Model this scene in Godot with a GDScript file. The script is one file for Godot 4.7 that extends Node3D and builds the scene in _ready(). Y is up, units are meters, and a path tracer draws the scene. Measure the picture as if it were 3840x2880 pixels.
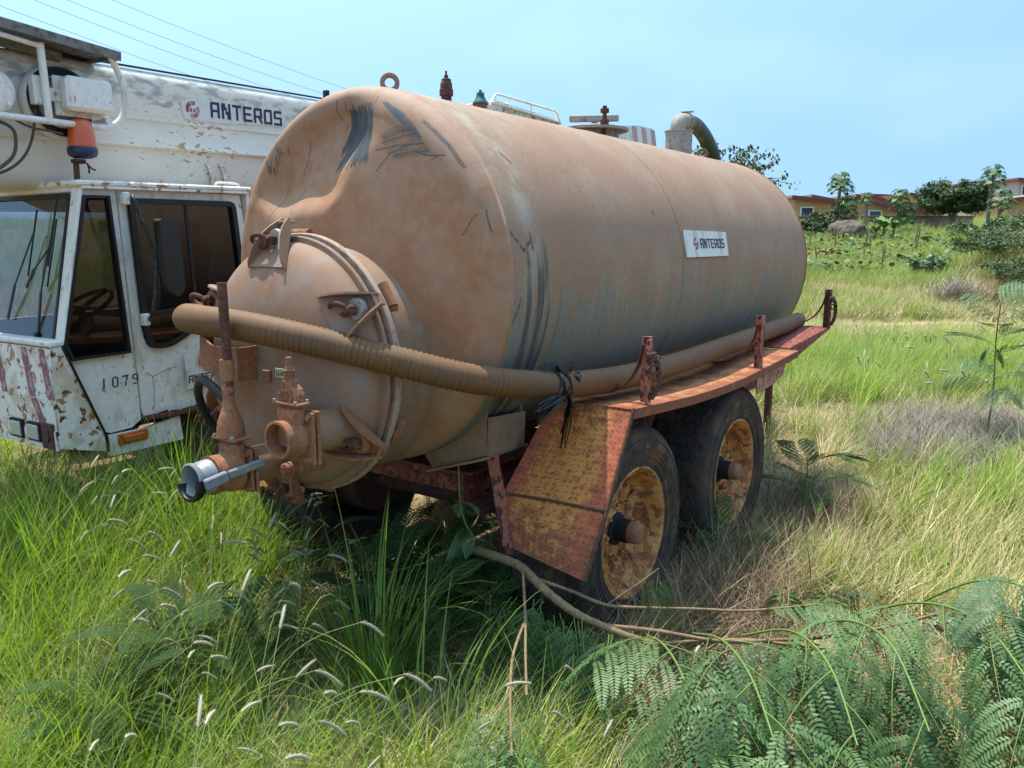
extends Node3D
# A vacuum tanker trailer left in tall grass beside a white mobile crane, hillside houses beyond.
# World: x runs along the tanker, away from its hatch; z towards the near wheels; y up; metres.

const CAM := Vector3(-3.160, 1.761, 2.617)
const LOOK := Vector3(0.80082, -0.16928, -0.57448)
const SUN := Vector3(0.08, 0.90, -0.29)
const FWD := Vector2(0.8126, -0.5829)     # level view direction (x, z)
const RGT := Vector2(0.5829, 0.8126)

var M := {}
var used := {}
var rng := RandomNumberGenerator.new()

# ---------------------------------------------------------------- mesh building
class MB:
	var v := PackedVector3Array()
	var n := PackedVector3Array()
	var t := PackedVector2Array()
	var c := PackedColorArray()
	var i := PackedInt32Array()
	var col := Color(1, 1, 1)
	func vert(p: Vector3, nn: Vector3, uv := Vector2.ZERO) -> int:
		v.append(p); n.append(nn); t.append(uv); c.append(col)
		return v.size() - 1
	func tri(a: int, b: int, d: int) -> void:
		var f := (v[b] - v[a]).cross(v[d] - v[a])
		if f.dot(n[a] + n[b] + n[d]) > 0.0:
			i.append(a); i.append(d); i.append(b)
		else:
			i.append(a); i.append(b); i.append(d)
	func quad(a: Vector3, b: Vector3, d: Vector3, e: Vector3, out := Vector3.ZERO, uvs := []) -> void:
		var nn := (b - a).cross(d - a)
		if nn.length_squared() < 1e-16: nn = (d - a).cross(e - a)
		nn = nn.normalized()
		if out != Vector3.ZERO and nn.dot(out) < 0.0: nn = -nn
		var u = uvs if uvs.size() == 4 else [Vector2(0, 0), Vector2(1, 0), Vector2(1, 1), Vector2(0, 1)]
		var k := vert(a, nn, u[0]); vert(b, nn, u[1]); vert(d, nn, u[2]); vert(e, nn, u[3])
		tri(k, k + 1, k + 2); tri(k, k + 2, k + 3)
	func face(a: Vector3, b: Vector3, d: Vector3, out: Vector3) -> void:
		var nn := (b - a).cross(d - a).normalized()
		if nn.dot(out) < 0.0: nn = -nn
		var k := vert(a, nn); vert(b, nn, Vector2(1, 0)); vert(d, nn, Vector2(1, 1))
		tri(k, k + 1, k + 2)
	# a box with chamfered edges
	func box(at: Vector3, size: Vector3, bev := 0.004, bs := Basis.IDENTITY) -> void:
		var h := size * 0.5
		var b: float = min(bev, min(h.x, min(h.y, h.z)) * 0.6)
		var ax := [Vector3(1, 0, 0), Vector3(0, 1, 0), Vector3(0, 0, 1)]
		for k in 3:
			var o: int = (k + 1) % 3
			var w: int = (k + 2) % 3
			for s in [-1.0, 1.0]:
				var m: Vector3 = ax[k] * h[k] * s
				var p: Vector3 = ax[o] * (h[o] - b)
				var q: Vector3 = ax[w] * (h[w] - b)
				quad(at + bs * (m - p - q), at + bs * (m + p - q), at + bs * (m + p + q), at + bs * (m - p + q), bs * (ax[k] * s))
		if b <= 0.0: return
		for k in 3:
			var o: int = (k + 1) % 3
			var w: int = (k + 2) % 3
			var e: Vector3 = ax[k] * (h[k] - b)
			for s in [-1.0, 1.0]:
				for r in [-1.0, 1.0]:
					var p1: Vector3 = ax[o] * h[o] * s + ax[w] * (h[w] - b) * r
					var p2: Vector3 = ax[o] * (h[o] - b) * s + ax[w] * h[w] * r
					quad(at + bs * (p1 - e), at + bs * (p1 + e), at + bs * (p2 + e), at + bs * (p2 - e), bs * (ax[o] * s + ax[w] * r))
		for sx in [-1.0, 1.0]:
			for sy in [-1.0, 1.0]:
				for sz in [-1.0, 1.0]:
					face(at + bs * Vector3(h.x * sx, (h.y - b) * sy, (h.z - b) * sz), at + bs * Vector3((h.x - b) * sx, h.y * sy, (h.z - b) * sz), at + bs * Vector3((h.x - b) * sx, (h.y - b) * sy, h.z * sz), bs * Vector3(sx, sy, sz))
	# a bar of rectangular section between two points
	func bar(a: Vector3, b: Vector3, w: float, d: float, side := Vector3(0, 0, 1), bev := 0.003) -> void:
		var y := (b - a).normalized()
		var z := (side - y * side.dot(y)).normalized()
		box((a + b) * 0.5, Vector3(w, a.distance_to(b), d), bev, Basis(y.cross(z), y, z))
	# profile of (along axis, radius), turned round an axis from o
	func lathe(prof: Array, o := Vector3.ZERO, axis := Vector3(0, 1, 0), seg := 24, smooth := 0.7, a0 := 0.0, a1 := TAU) -> void:
		axis = axis.normalized()
		var p := axis.cross(Vector3(0.31, 0.17, 0.93) if absf(axis.z) < 0.9 else Vector3(1, 0, 0)).normalized()
		if absf(axis.x) > 0.99: p = Vector3(0, 0, 1)
		if absf(axis.y) > 0.99: p = Vector3(1, 0, 0)
		if absf(axis.z) > 0.99: p = Vector3(1, 0, 0)
		var q := axis.cross(p)
		var fn := []
		for k in prof.size() - 1:
			var d: Vector2 = prof[k + 1] - prof[k]
			fn.append(Vector2(-d.y, d.x).normalized())
		var run := 0.0
		for k in prof.size() - 1:
			var na: Vector2 = fn[k]
			var nb: Vector2 = fn[k]
			if k > 0 and fn[k].dot(fn[k - 1]) > smooth: na = (fn[k] + fn[k - 1]).normalized()
			if k < fn.size() - 1 and fn[k].dot(fn[k + 1]) > smooth: nb = (fn[k] + fn[k + 1]).normalized()
			var l: float = (prof[k + 1] - prof[k]).length()
			var first := v.size()
			for s in seg + 1:
				var a: float = a0 + (a1 - a0) * s / seg
				var r := p * cos(a) + q * sin(a)
				vert(o + axis * prof[k].x + r * prof[k].y, (r * na.y + axis * na.x), Vector2(float(s) / seg, run))
				vert(o + axis * prof[k + 1].x + r * prof[k + 1].y, (r * nb.y + axis * nb.x), Vector2(float(s) / seg, run + l))
			for s in seg:
				var b := first + s * 2
				if prof[k + 1].y > 1e-6: tri(b, b + 1, b + 3)
				if prof[k].y > 1e-6: tri(b, b + 3, b + 2)
			run += l
	func rod(a: Vector3, b: Vector3, r: float, seg := 12, r2 := -1.0) -> void:
		var l := a.distance_to(b)
		var e: float = r if r2 < 0.0 else r2
		# from the far end back, so that the profile's normals point outwards
		lathe([Vector2(0, 0), Vector2(0, r), Vector2(l, e), Vector2(l, 0)], a, b - a, seg)
	# a tube along a path; radius may be a number or one per point
	func tube(path: PackedVector3Array, rad, seg := 10, capped := true, ell := 1.0) -> void:
		var count := path.size()
		var up := Vector3(0, 1, 0)
		var first := v.size()
		var run := 0.0
		var d0 := (path[1] - path[0]).normalized()
		if absf(d0.y) > 0.9: up = Vector3(1, 0, 0)
		var nrm := (up - d0 * up.dot(d0)).normalized()
		for k in count:
			var d := (path[mini(k + 1, count - 1)] - path[maxi(k - 1, 0)]).normalized()
			nrm = (nrm - d * nrm.dot(d)).normalized()
			var bi := d.cross(nrm)
			var r: float = rad if (rad is float or rad is int) else rad[k]
			if k > 0: run += path[k].distance_to(path[k - 1])
			for s in seg + 1:
				var a := TAU * s / seg
				var w := nrm * cos(a) + bi * sin(a) * ell
				vert(path[k] + w * r, w.normalized(), Vector2(float(s) / seg, run))
		for k in count - 1:
			for s in seg:
				var b := first + k * (seg + 1) + s
				tri(b, b + 1, b + seg + 2); tri(b, b + seg + 2, b + seg + 1)
		if capped:
			for e in [0, count - 1]:
				var d := (path[1] - path[0]) if e == 0 else (path[count - 1] - path[count - 2])
				d = d.normalized() * (-1.0 if e == 0 else 1.0)
				var m := vert(path[e], d)
				var k0 := v.size()
				for s in seg + 1: vert(v[first + e * (seg + 1) + s], d)
				for s in seg: tri(m, k0 + s, k0 + s + 1)
	# a flat outline (x, y) given a thickness along local z
	func prism(poly: PackedVector2Array, d: float, xf := Transform3D.IDENTITY) -> void:
		var ids := Geometry2D.triangulate_polygon(poly)
		var lo := poly[0]
		var hi := poly[0]
		for p in poly:
			lo = lo.min(p); hi = hi.max(p)
		var sz := (hi - lo).max(Vector2(1e-5, 1e-5))
		for s in [-1.0, 1.0]:
			var k := v.size()
			for p in poly: vert(xf * Vector3(p.x, p.y, d * 0.5 * s), xf.basis * Vector3(0, 0, s), (p - lo) / sz)
			for j in range(0, ids.size(), 3): tri(k + ids[j], k + ids[j + 1], k + ids[j + 2])
		var area := 0.0
		for j in poly.size():
			var a := poly[j]
			var b := poly[(j + 1) % poly.size()]
			area += a.cross(b)
		for j in poly.size():
			var a := poly[j]
			var b := poly[(j + 1) % poly.size()]
			var o := Vector2((b - a).y, -(b - a).x) * signf(area)
			quad(xf * Vector3(a.x, a.y, -d * 0.5), xf * Vector3(b.x, b.y, -d * 0.5), xf * Vector3(b.x, b.y, d * 0.5), xf * Vector3(a.x, a.y, d * 0.5), xf.basis * Vector3(o.x, o.y, 0))
	# a thin plate between four corners
	func plate(a: Vector3, b: Vector3, d: Vector3, e: Vector3, th: float) -> void:
		var nn := ((b - a).cross(d - a) + (d - a).cross(e - a)).normalized()
		var h := nn * th * 0.5
		quad(a + h, b + h, d + h, e + h, nn)
		quad(a - h, b - h, d - h, e - h, -nn)
		var mid := (a + b + d + e) * 0.25
		for pr in [[a, b], [b, d], [d, e], [e, a]]:
			quad(pr[0] - h, pr[1] - h, pr[1] + h, pr[0] + h, (pr[0] + pr[1]) * 0.5 - mid)
	func done() -> ArrayMesh:
		var arr := []
		arr.resize(Mesh.ARRAY_MAX)
		arr[Mesh.ARRAY_VERTEX] = v
		arr[Mesh.ARRAY_NORMAL] = n
		arr[Mesh.ARRAY_TEX_UV] = t
		arr[Mesh.ARRAY_COLOR] = c
		arr[Mesh.ARRAY_INDEX] = i
		var m := ArrayMesh.new()
		m.add_surface_from_arrays(Mesh.PRIMITIVE_TRIANGLES, arr)
		return m

func numbered(called: String) -> String:
	if not used.has(called):
		used[called] = 0
		return called
	used[called] += 1
	return "%s_%03d" % [called, used[called]]

func thing(called: String, label: String, category: String, at := Vector3.ZERO, group := "") -> Node3D:
	var o := Node3D.new()
	o.name = numbered(called)
	add_child(o, true)
	o.position = at
	tag(o, label, category, group)
	return o

func tag(o: Node, label: String, category: String, group := "") -> void:
	o.set_meta("label", label)
	o.set_meta("category", category)
	if group != "": o.set_meta("group", group)

func obj(called: String, m: Mesh, mat: Material, parent: Node = null) -> MeshInstance3D:
	var o := MeshInstance3D.new()
	o.mesh = m
	o.material_override = mat
	if parent == null:
		o.name = numbered(called)
		add_child(o, true)
	else:
		o.name = called
		parent.add_child(o, true)
	return o

func struct(called: String, m: Mesh, mat: Material) -> MeshInstance3D:
	var o := obj(called, m, mat)
	o.set_meta("kind", "structure")
	return o

func pts(a: Array) -> PackedVector3Array:
	return PackedVector3Array(a)

# a smooth curve through given points
func curve(a: Array, per := 8) -> PackedVector3Array:
	var r := PackedVector3Array()
	for k in a.size() - 1:
		var p0: Vector3 = a[maxi(k - 1, 0)]
		var p1: Vector3 = a[k]
		var p2: Vector3 = a[k + 1]
		var p3: Vector3 = a[mini(k + 2, a.size() - 1)]
		for s in per: r.append(p1.cubic_interpolate(p2, p0, p3, float(s) / per))
	r.append(a[a.size() - 1])
	return r

# the lie of the land: flat where the vehicles stand, rising past the track, a bank on the right
func height(x: float, z: float) -> float:
	var q := Vector2(x - CAM.x, z - CAM.z)
	var d := q.dot(FWD)
	var l := q.dot(RGT)
	var h := 0.0
	var up := maxf(0.0, d - 18.6)
	h += 0.098 * up * up / (up + 2.0) if up < 27.0 else 2.46 + 0.05 * minf(up - 27.0, 40.0)
	h += 1.75 * smoothstep(-0.8, 3.2, l - 0.53 * d) * smoothstep(19.0, 23.0, d) * (1.0 - smoothstep(26.0, 36.0, d))
	h += 0.03 * sin(x * 1.7 + z * 0.6) * sin(z * 1.3 - x * 0.4)
	return h

func at_polar(d: float, l: float) -> Vector3:
	var q := Vector2(CAM.x, CAM.z) + FWD * d + RGT * l
	return Vector3(q.x, height(q.x, q.y), q.y)

# ---------------------------------------------------------------- computed textures
func noise_bytes(size: int, freq: float, seed_: int, oct := 4, kind := 0, h := 0, stretch := 1.0) -> PackedByteArray:
	var f := FastNoiseLite.new()
	f.seed = seed_
	f.frequency = freq
	f.noise_type = [FastNoiseLite.TYPE_SIMPLEX_SMOOTH, FastNoiseLite.TYPE_CELLULAR, FastNoiseLite.TYPE_PERLIN, FastNoiseLite.TYPE_VALUE][kind]
	f.fractal_octaves = oct
	f.fractal_gain = 0.55
	var hh := h if h > 0 else size
	if stretch == 1.0:
		return f.get_seamless_image(size, hh).get_data()
	var im := f.get_seamless_image(size, maxi(8, int(hh / stretch)))
	im.resize(size, hh, Image.INTERPOLATE_CUBIC)
	return im.get_data()

# base colour with fine variation, then layers of matter: [colour, frequency, threshold 0-1, softness, strength, stretch]
func patch_tex(size: int, base: Color, vary: float, layers: Array, seed_: int) -> ImageTexture:
	var fine := noise_bytes(size, 0.035, seed_, 5)
	var grain := noise_bytes(size, 0.25, seed_ + 1, 2)
	var px := size * size
	var out := PackedByteArray()
	out.resize(px * 3)
	var r := PackedFloat32Array(); r.resize(px)
	var g := PackedFloat32Array(); g.resize(px)
	var b := PackedFloat32Array(); b.resize(px)
	for k in px:
		var f := 1.0 + vary * ((fine[k] - 128) / 128.0 + 0.5 * (grain[k] - 128) / 128.0)
		r[k] = base.r * f; g[k] = base.g * f; b[k] = base.b * f
	var num := 7
	for l in layers:
		var nb := noise_bytes(size, l[1], seed_ + num, 5, 0, 0, l[5] if l.size() > 5 else 1.0)
		num += 3
		var c: Color = l[0]
		var th: float = l[2] * 255.0
		var so: float = maxf(l[3] * 255.0, 1.0)
		var st: float = l[4]
		for k in px:
			var a: float = (nb[k] - th) / so
			if a > 0.0:
				a = (1.0 if a > 1.0 else a) * st
				var f := 1.0 + vary * (grain[k] - 128) / 160.0
				r[k] += (c.r * f - r[k]) * a; g[k] += (c.g * f - g[k]) * a; b[k] += (c.b * f - b[k]) * a
	for k in px:
		out[k * 3] = clampi(int(r[k] * 255.0), 0, 255)
		out[k * 3 + 1] = clampi(int(g[k] * 255.0), 0, 255)
		out[k * 3 + 2] = clampi(int(b[k] * 255.0), 0, 255)
	return ImageTexture.create_from_image(Image.create_from_data(size, size, false, Image.FORMAT_RGB8, out))

func tri_mat(tex: Texture2D, scale: float, rough := 0.85, metal := 0.0, bump: Texture2D = null, depth := 0.2) -> StandardMaterial3D:
	var m := StandardMaterial3D.new()
	m.albedo_texture = tex
	m.uv1_triplanar = true
	m.uv1_scale = Vector3.ONE * scale
	m.roughness = rough
	m.metallic = metal
	if bump != null:
		m.heightmap_enabled = true
		m.heightmap_texture = bump
		m.heightmap_scale = depth
	return m

func uv_mat(tex: Texture2D, rough := 0.85, bump: Texture2D = null, depth := 0.2) -> StandardMaterial3D:
	var m := StandardMaterial3D.new()
	m.albedo_texture = tex
	m.roughness = rough
	m.texture_repeat = true
	if bump != null:
		m.heightmap_enabled = true
		m.heightmap_texture = bump
		m.heightmap_scale = depth
	return m

func flat_mat(c: Color, rough := 0.7, metal := 0.0) -> StandardMaterial3D:
	var m := StandardMaterial3D.new()
	m.albedo_color = c
	m.roughness = rough
	m.metallic = metal
	return m

func leaf_mat(rough: float, back: Color) -> StandardMaterial3D:
	var m := StandardMaterial3D.new()
	m.vertex_color_use_as_albedo = true
	m.roughness = rough
	m.metallic_specular = 0.4
	m.backlight_enabled = true
	m.backlight = back
	return m

func bump_tex(size: int, freq: float, seed_: int) -> ImageTexture:
	var nb := noise_bytes(size, freq, seed_, 5)
	return ImageTexture.create_from_image(Image.create_from_data(size, size, false, Image.FORMAT_L8, nb))

# a stroke of scraped or smeared paint on an RGB picture held as bytes
func stroke(a: PackedByteArray, w: int, h: int, path: Array, width: float, c: Color, al: float, dry: float, nb: PackedByteArray) -> void:
	for k in path.size() - 1:
		var p: Vector2 = path[k]
		var q: Vector2 = path[k + 1]
		var steps := maxi(1, int(p.distance_to(q) / maxf(0.6, width * 0.3)))
		for s in steps + 1:
			var m := p.lerp(q, float(s) / steps)
			var rr := int(ceil(width))
			for dy in range(-rr, rr + 1):
				for dx in range(-rr, rr + 1):
					var x := int(m.x) + dx
					var y := int(m.y) + dy
					if x < 0 or y < 0 or x >= w or y >= h: continue
					var d := Vector2(m.x - x, m.y - y).length() / width
					if d > 1.0: continue
					var e := (y * w + x)
					var f := al * 0.35 * (1.0 - d * d * 0.7)
					if nb[e] < dry * 255.0: f *= 0.08
					a[e * 3] = int(lerpf(a[e * 3], c.r * 255.0, f))
					a[e * 3 + 1] = int(lerpf(a[e * 3 + 1], c.g * 255.0, f))
					a[e * 3 + 2] = int(lerpf(a[e * 3 + 2], c.b * 255.0, f))

func sm(a: float, b: float, x: float) -> float:
	return smoothstep(a, b, x)

# dust, washed streaks and bare grey paint on the tank's shell: u along the tank, v round it (v 0.5 faces the near side)
func shell_tex() -> ImageTexture:
	var w := 1024
	var h := 1024
	var n1 := noise_bytes(w, 0.006, 11, 5, 0, h)
	var n2 := noise_bytes(w, 0.02, 12, 5, 0, h)
	var n3 := noise_bytes(w, 0.16, 13, 3, 0, h)
	var st := noise_bytes(w, 0.07, 14, 4, 0, h, 14.0)
	var st2 := noise_bytes(w, 0.02, 15, 4, 0, h, 5.0)
	var a := PackedByteArray()
	a.resize(w * h * 3)
	var dust := Color(0.59, 0.45, 0.345)
	var pale := Color(0.60, 0.50, 0.405)
	var rose := Color(0.55, 0.41, 0.325)
	var grey := Color(0.445, 0.45, 0.415)
	var olive := Color(0.55, 0.475, 0.365)
	for y in h:
		var ang := (float(y) / h - 0.5) * 360.0          # degrees up from the near side
		var low := sm(16.0, -20.0, ang) * sm(-90.0, -60.0, ang) + sm(168.0, 195.0, ang)
		var topz := sm(50.0, 75.0, ang) * sm(130.0, 105.0, ang)
		for x in w:
			var k := y * w + x
			var u := float(x) / w
			var f1 := n1[k] / 255.0
			var f2 := n2[k] / 255.0
			var f3 := n3[k] / 255.0
			var s1 := st[k] / 255.0
			var s2 := st2[k] / 255.0
			var c := dust.lerp(pale, sm(0.3, 0.9, f1 * 0.7 + f2 * 0.3 + 0.12 * topz))
			c = c.lerp(rose, 0.6 * sm(0.42, 0.78, f2 * 0.6 + (1.0 - f1) * 0.4))
			c = c.lerp(olive, 0.85 * sm(0.35, 0.62, s2 * 0.5 + low * 0.40))
			# washed, bare grey paint in runs on the lower half
			var e := s1 * 0.55 + s2 * 0.3 + f2 * 0.25 + low * 0.42 + 0.1 * sm(0.2, 0.0, u)
			c = c.lerp(grey, 0.85 * sm(0.72, 1.05, e))
			# dirt caught along the two girth welds
			var wd: float = minf(absf(u - 0.4078), absf(u - 0.5655) + 0.0006)
			c = c.lerp(Color(0.36, 0.28, 0.23), 0.55 * sm(0.0019, 0.0009, wd) * sm(0.2, 0.5, f2 + 0.2))
			# the scuffed band behind the rear weld
			var band := sm(0.0, 0.03, u) * sm(0.13, 0.05, u) * sm(30.0, -5.0, ang) * sm(-75.0, -40.0, ang)
			c = c.lerp(Color(0.24, 0.245, 0.24), 0.85 * sm(0.74, 1.0, s1 * 0.9 + f3 * 0.15 + band * 0.5 - 0.12) * band)
			var ring := sm(0.012, 0.03, u) * sm(0.06, 0.035, u) * sm(-10.0, 10.0, ang)
			c = c.lerp(Color(0.66, 0.625, 0.56), 0.6 * ring * sm(0.3, 0.6, f2))
			var g := 1.0 + 0.16 * (f3 - 0.5) + 0.1 * (f2 - 0.5)
			a[k * 3] = clampi(int(c.r * g * 255.0), 0, 255)
			a[k * 3 + 1] = clampi(int(c.g * g * 255.0), 0, 255)
			a[k * 3 + 2] = clampi(int(c.b * g * 255.0), 0, 255)
	var ink := Color(0.2, 0.19, 0.18)
	for s in [[[0.002, 14.0], [0.02, 9.0], [0.035, 12.0]], [[0.035, 14.0], [0.037, 9.0]], [[0.34, 24.0], [0.341, 21.0]], [[0.04, 40.0], [0.05, 36.0]], [[0.12, 62.0], [0.126, 58.0]], [[0.0, -12.0], [0.012, -4.0]], [[0.4, -22.0], [0.392, -48.0]], [[0.62, -18.0], [0.61, -44.0]], [[0.74, -12.0], [0.735, -30.0]]]:
		var path := []
		for p in s: path.append(Vector2(p[0] * w, (p[1] / 360.0 + 0.5) * h))
		stroke(a, w, h, path, 1.7, ink, 0.9, 0.4, n3)
	return ImageTexture.create_from_image(Image.create_from_data(w, h, false, Image.FORMAT_RGB8, a))

# the dished rear end, looked at square on: u from z -0.85 to 0.85, v from the top down
func head_tex() -> ImageTexture:
	var w := 1024
	var n1 := noise_bytes(w, 0.005, 21, 4)
	var n2 := noise_bytes(w, 0.022, 22, 5)
	var n3 := noise_bytes(w, 0.2, 23, 3)
	var st := noise_bytes(w, 0.05, 24, 4, 0, 0, 10.0)
	var a := PackedByteArray()
	a.resize(w * w * 3)
	var dust := Color(0.65, 0.49, 0.375)
	var deep := Color(0.635, 0.445, 0.31)
	var grey := Color(0.60, 0.50, 0.44)
	for y in w:
		for x in w:
			var k := y * w + x
			var f1 := n1[k] / 255.0
			var f2 := n2[k] / 255.0
			var f3 := n3[k] / 255.0
			var rad := Vector2(x - 512, y - 512).length() / 486.0
			var c := dust.lerp(deep, sm(0.3, 0.8, f1))
			c = c.lerp(grey, 0.7 * sm(0.42, 0.9, f2 * 0.5 + st[k] / 255.0 * 0.25 + 0.26 * sm(600.0, 60.0, y) + 0.16 * sm(0.8, 1.0, rad)))
			var g := 1.0 + 0.13 * (f3 - 0.5) + 0.12 * (f2 - 0.5)
			a[k * 3] = clampi(int(c.r * g * 255.0), 0, 255)
			a[k * 3 + 1] = clampi(int(c.g * g * 255.0), 0, 255)
			a[k * 3 + 2] = clampi(int(c.b * g * 255.0), 0, 255)
	var ink := Color(0.17, 0.18, 0.19)
	var slate := Color(0.33, 0.36, 0.38)
	rng.seed = 77
	# the broad black scrape: many dry strokes side by side
	for s in 190:
		var q := rng.randf()
		var z0 := lerpf(0.0, 0.172, q)
		var y0 := rng.randf_range(2.2, 2.33)
		var y1 := y0 - rng.randf_range(0.06, 0.16)
		if y1 < 2.07: y1 = 2.06 + rng.randf() * 0.04
		var lean := lerpf(-0.085, 0.0, q) * sm(2.3, 2.08, y1)
		stroke(a, w, w, [hp(z0, y0), hp(z0 + lean * 0.35, lerpf(y0, y1, 0.6)), hp(z0 + lean, y1)], rng.randf_range(2.0, 5.5), ink.lerp(slate, 0.2 + rng.randf() * 0.8), 0.75, rng.randf_range(0.2, 0.5), n3)
	# the bluish smear under the knuckle and its fan of strokes
	for s in 12:
		var q := s / 11.0
		stroke(a, w, w, [hp(0.22 + q * 0.06, 2.33 - q * 0.05), hp(0.33 + q * 0.03, 2.27 - q * 0.05), hp(0.39 + q * 0.05, 2.22 - q * 0.06)], 5.0, slate, 0.5, 0.45, n2)
	for s in 17:
		var q := s / 16.0
		var e := Vector2(lerpf(0.36, 0.5, q), lerpf(2.225, 2.105, q))
		stroke(a, w, w, [hp(e.x - 0.13 - 0.1 * q * rng.randf(), e.y - 0.03 + 0.02 * q), hp(e.x - 0.06, e.y - 0.005), hp(e.x, e.y)], rng.randf_range(1.0, 2.6), ink.lerp(slate, rng.randf()), 0.9, 0.4, n3)
	for s in [[[0.22, 2.051], [0.29, 2.12], [0.40, 2.15]], [[0.21, 2.135], [0.3, 2.145], [0.45, 2.148]], [[0.40, 2.125], [0.47, 2.10], [0.55, 2.098]], [[0.49, 2.085], [0.53, 2.10]], [[0.188, 2.352], [0.18, 2.325]], [[-0.055, 2.362], [-0.07, 2.31], [-0.06, 2.28]], [[-0.01, 2.35], [-0.02, 2.31]],
			[[-0.267, 2.203], [-0.29, 2.13], [-0.32, 2.068]], [[-0.284, 2.005], [-0.327, 1.902]], [[-0.42, 2.02], [-0.43, 1.95], [-0.471, 1.884]], [[-0.03, 2.27], [-0.05, 2.23]], [[0.695, 1.875], [0.67, 1.84], [0.642, 1.796]], [[0.724, 1.892], [0.735, 1.85], [0.751, 1.808]]]:
		var path := []
		for p in s: path.append(hp(p[0], p[1]))
		stroke(a, w, w, path, 1.9, ink.lerp(slate, 0.35), 0.8, 0.35, n3)
	stroke(a, w, w, [hp(0.43, 2.235), hp(0.49, 2.19), hp(0.56, 2.13), hp(0.61, 2.07), hp(0.63, 2.05)], 5.0, ink.lerp(slate, 0.3), 0.7, 0.42, n3)
	for s in 60:
		var g := rng.randf_range(0.0, 1.0)
		var b := 2.15 + g * 0.9
		var rr := rng.randf_range(0.70, 0.775)
		var p := Vector2(cos(b) * rr, 1.609 + sin(b) * rr)
		if p.y < 2.1: continue
		stroke(a, w, w, [hp(p.x, p.y), hp(p.x + rng.randf_range(-0.01, 0.01), p.y - rng.randf_range(0.01, 0.05))], rng.randf_range(2.0, 5.0), ink.lerp(slate, rng.randf()), 0.7, 0.5, n3)
	return ImageTexture.create_from_image(Image.create_from_data(w, w, false, Image.FORMAT_RGB8, a))

func hp(z: float, y: float) -> Vector2:
	return Vector2((z + 0.85) / 1.7 * 1024.0, (2.459 - y) / 1.7 * 1024.0)

# chequer plate: albedo and relief in one go. border: red margin as a share of the width
func chequer(wd: int, ht: int, border: float, seed_: int, rusty: float, yellow: Color) -> Array:
	var n1 := noise_bytes(wd, 0.012, seed_, 5, 0, ht)
	var n2 := noise_bytes(wd, 0.035, seed_ + 1, 5, 0, ht)
	var n3 := noise_bytes(wd, 0.25, seed_ + 2, 2, 0, ht)
	var a := PackedByteArray()
	a.resize(wd * ht * 3)
	var b := PackedByteArray()
	b.resize(wd * ht)
	var red := Color(0.70, 0.36, 0.235)
	var rust := Color(0.49, 0.265, 0.155)
	var cell := 34.0
	for y in ht:
		for x in wd:
			var k := y * wd + x
			var f1 := n1[k] / 255.0
			var f2 := n2[k] / 255.0
			var f3 := n3[k] / 255.0
			# raised lozenges, turned a quarter from one to the next
			var gx := floori(x / cell)
			var gy := floori(y / cell)
			var lx := x / cell - gx - 0.5
			var ly := y / cell - gy - 0.5
			var s := 0.7071 * (lx + ly)
			var t := 0.7071 * (lx - ly)
			if (gx + gy) % 2 == 0:
				var q := s; s = t; t = q
			var loz := sm(0.42, 0.3, absf(s) + absf(t) * 3.4)
			b[k] = clampi(int(70 + 150 * loz + 30 * (f3 - 0.5)), 0, 255)
			var u := float(x) / wd
			var v := float(y) / ht
			var edge: float = min(min(u * 1.0, (1.0 - u) * 0.75), 1.0) / maxf(border, 0.01)
			var c := yellow.lerp(red, sm(0.85, 0.55, edge + (f2 - 0.5) * 0.9))
			var e := f1 * 0.40 + f2 * 0.28 + f3 * 0.34 + rusty + 0.10 * loz + 0.12 * sm(0.2, 0.0, v) + 0.20 * sm(0.62, 0.95, v)
			c = c.lerp(c.lerp(rust, 0.55), sm(0.48, 0.60, e))
			c = c.lerp(rust, 0.9 * sm(0.58, 0.66, e))
			var g := 1.0 + 0.25 * (f3 - 0.5) + 0.15 * (f2 - 0.5)
			a[k * 3] = clampi(int(c.r * g * 255.0), 0, 255)
			a[k * 3 + 1] = clampi(int(c.g * g * 255.0), 0, 255)
			a[k * 3 + 2] = clampi(int(c.b * g * 255.0), 0, 255)
	return [ImageTexture.create_from_image(Image.create_from_data(wd, ht, false, Image.FORMAT_RGB8, a)), ImageTexture.create_from_image(Image.create_from_data(wd, ht, false, Image.FORMAT_L8, b))]

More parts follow.
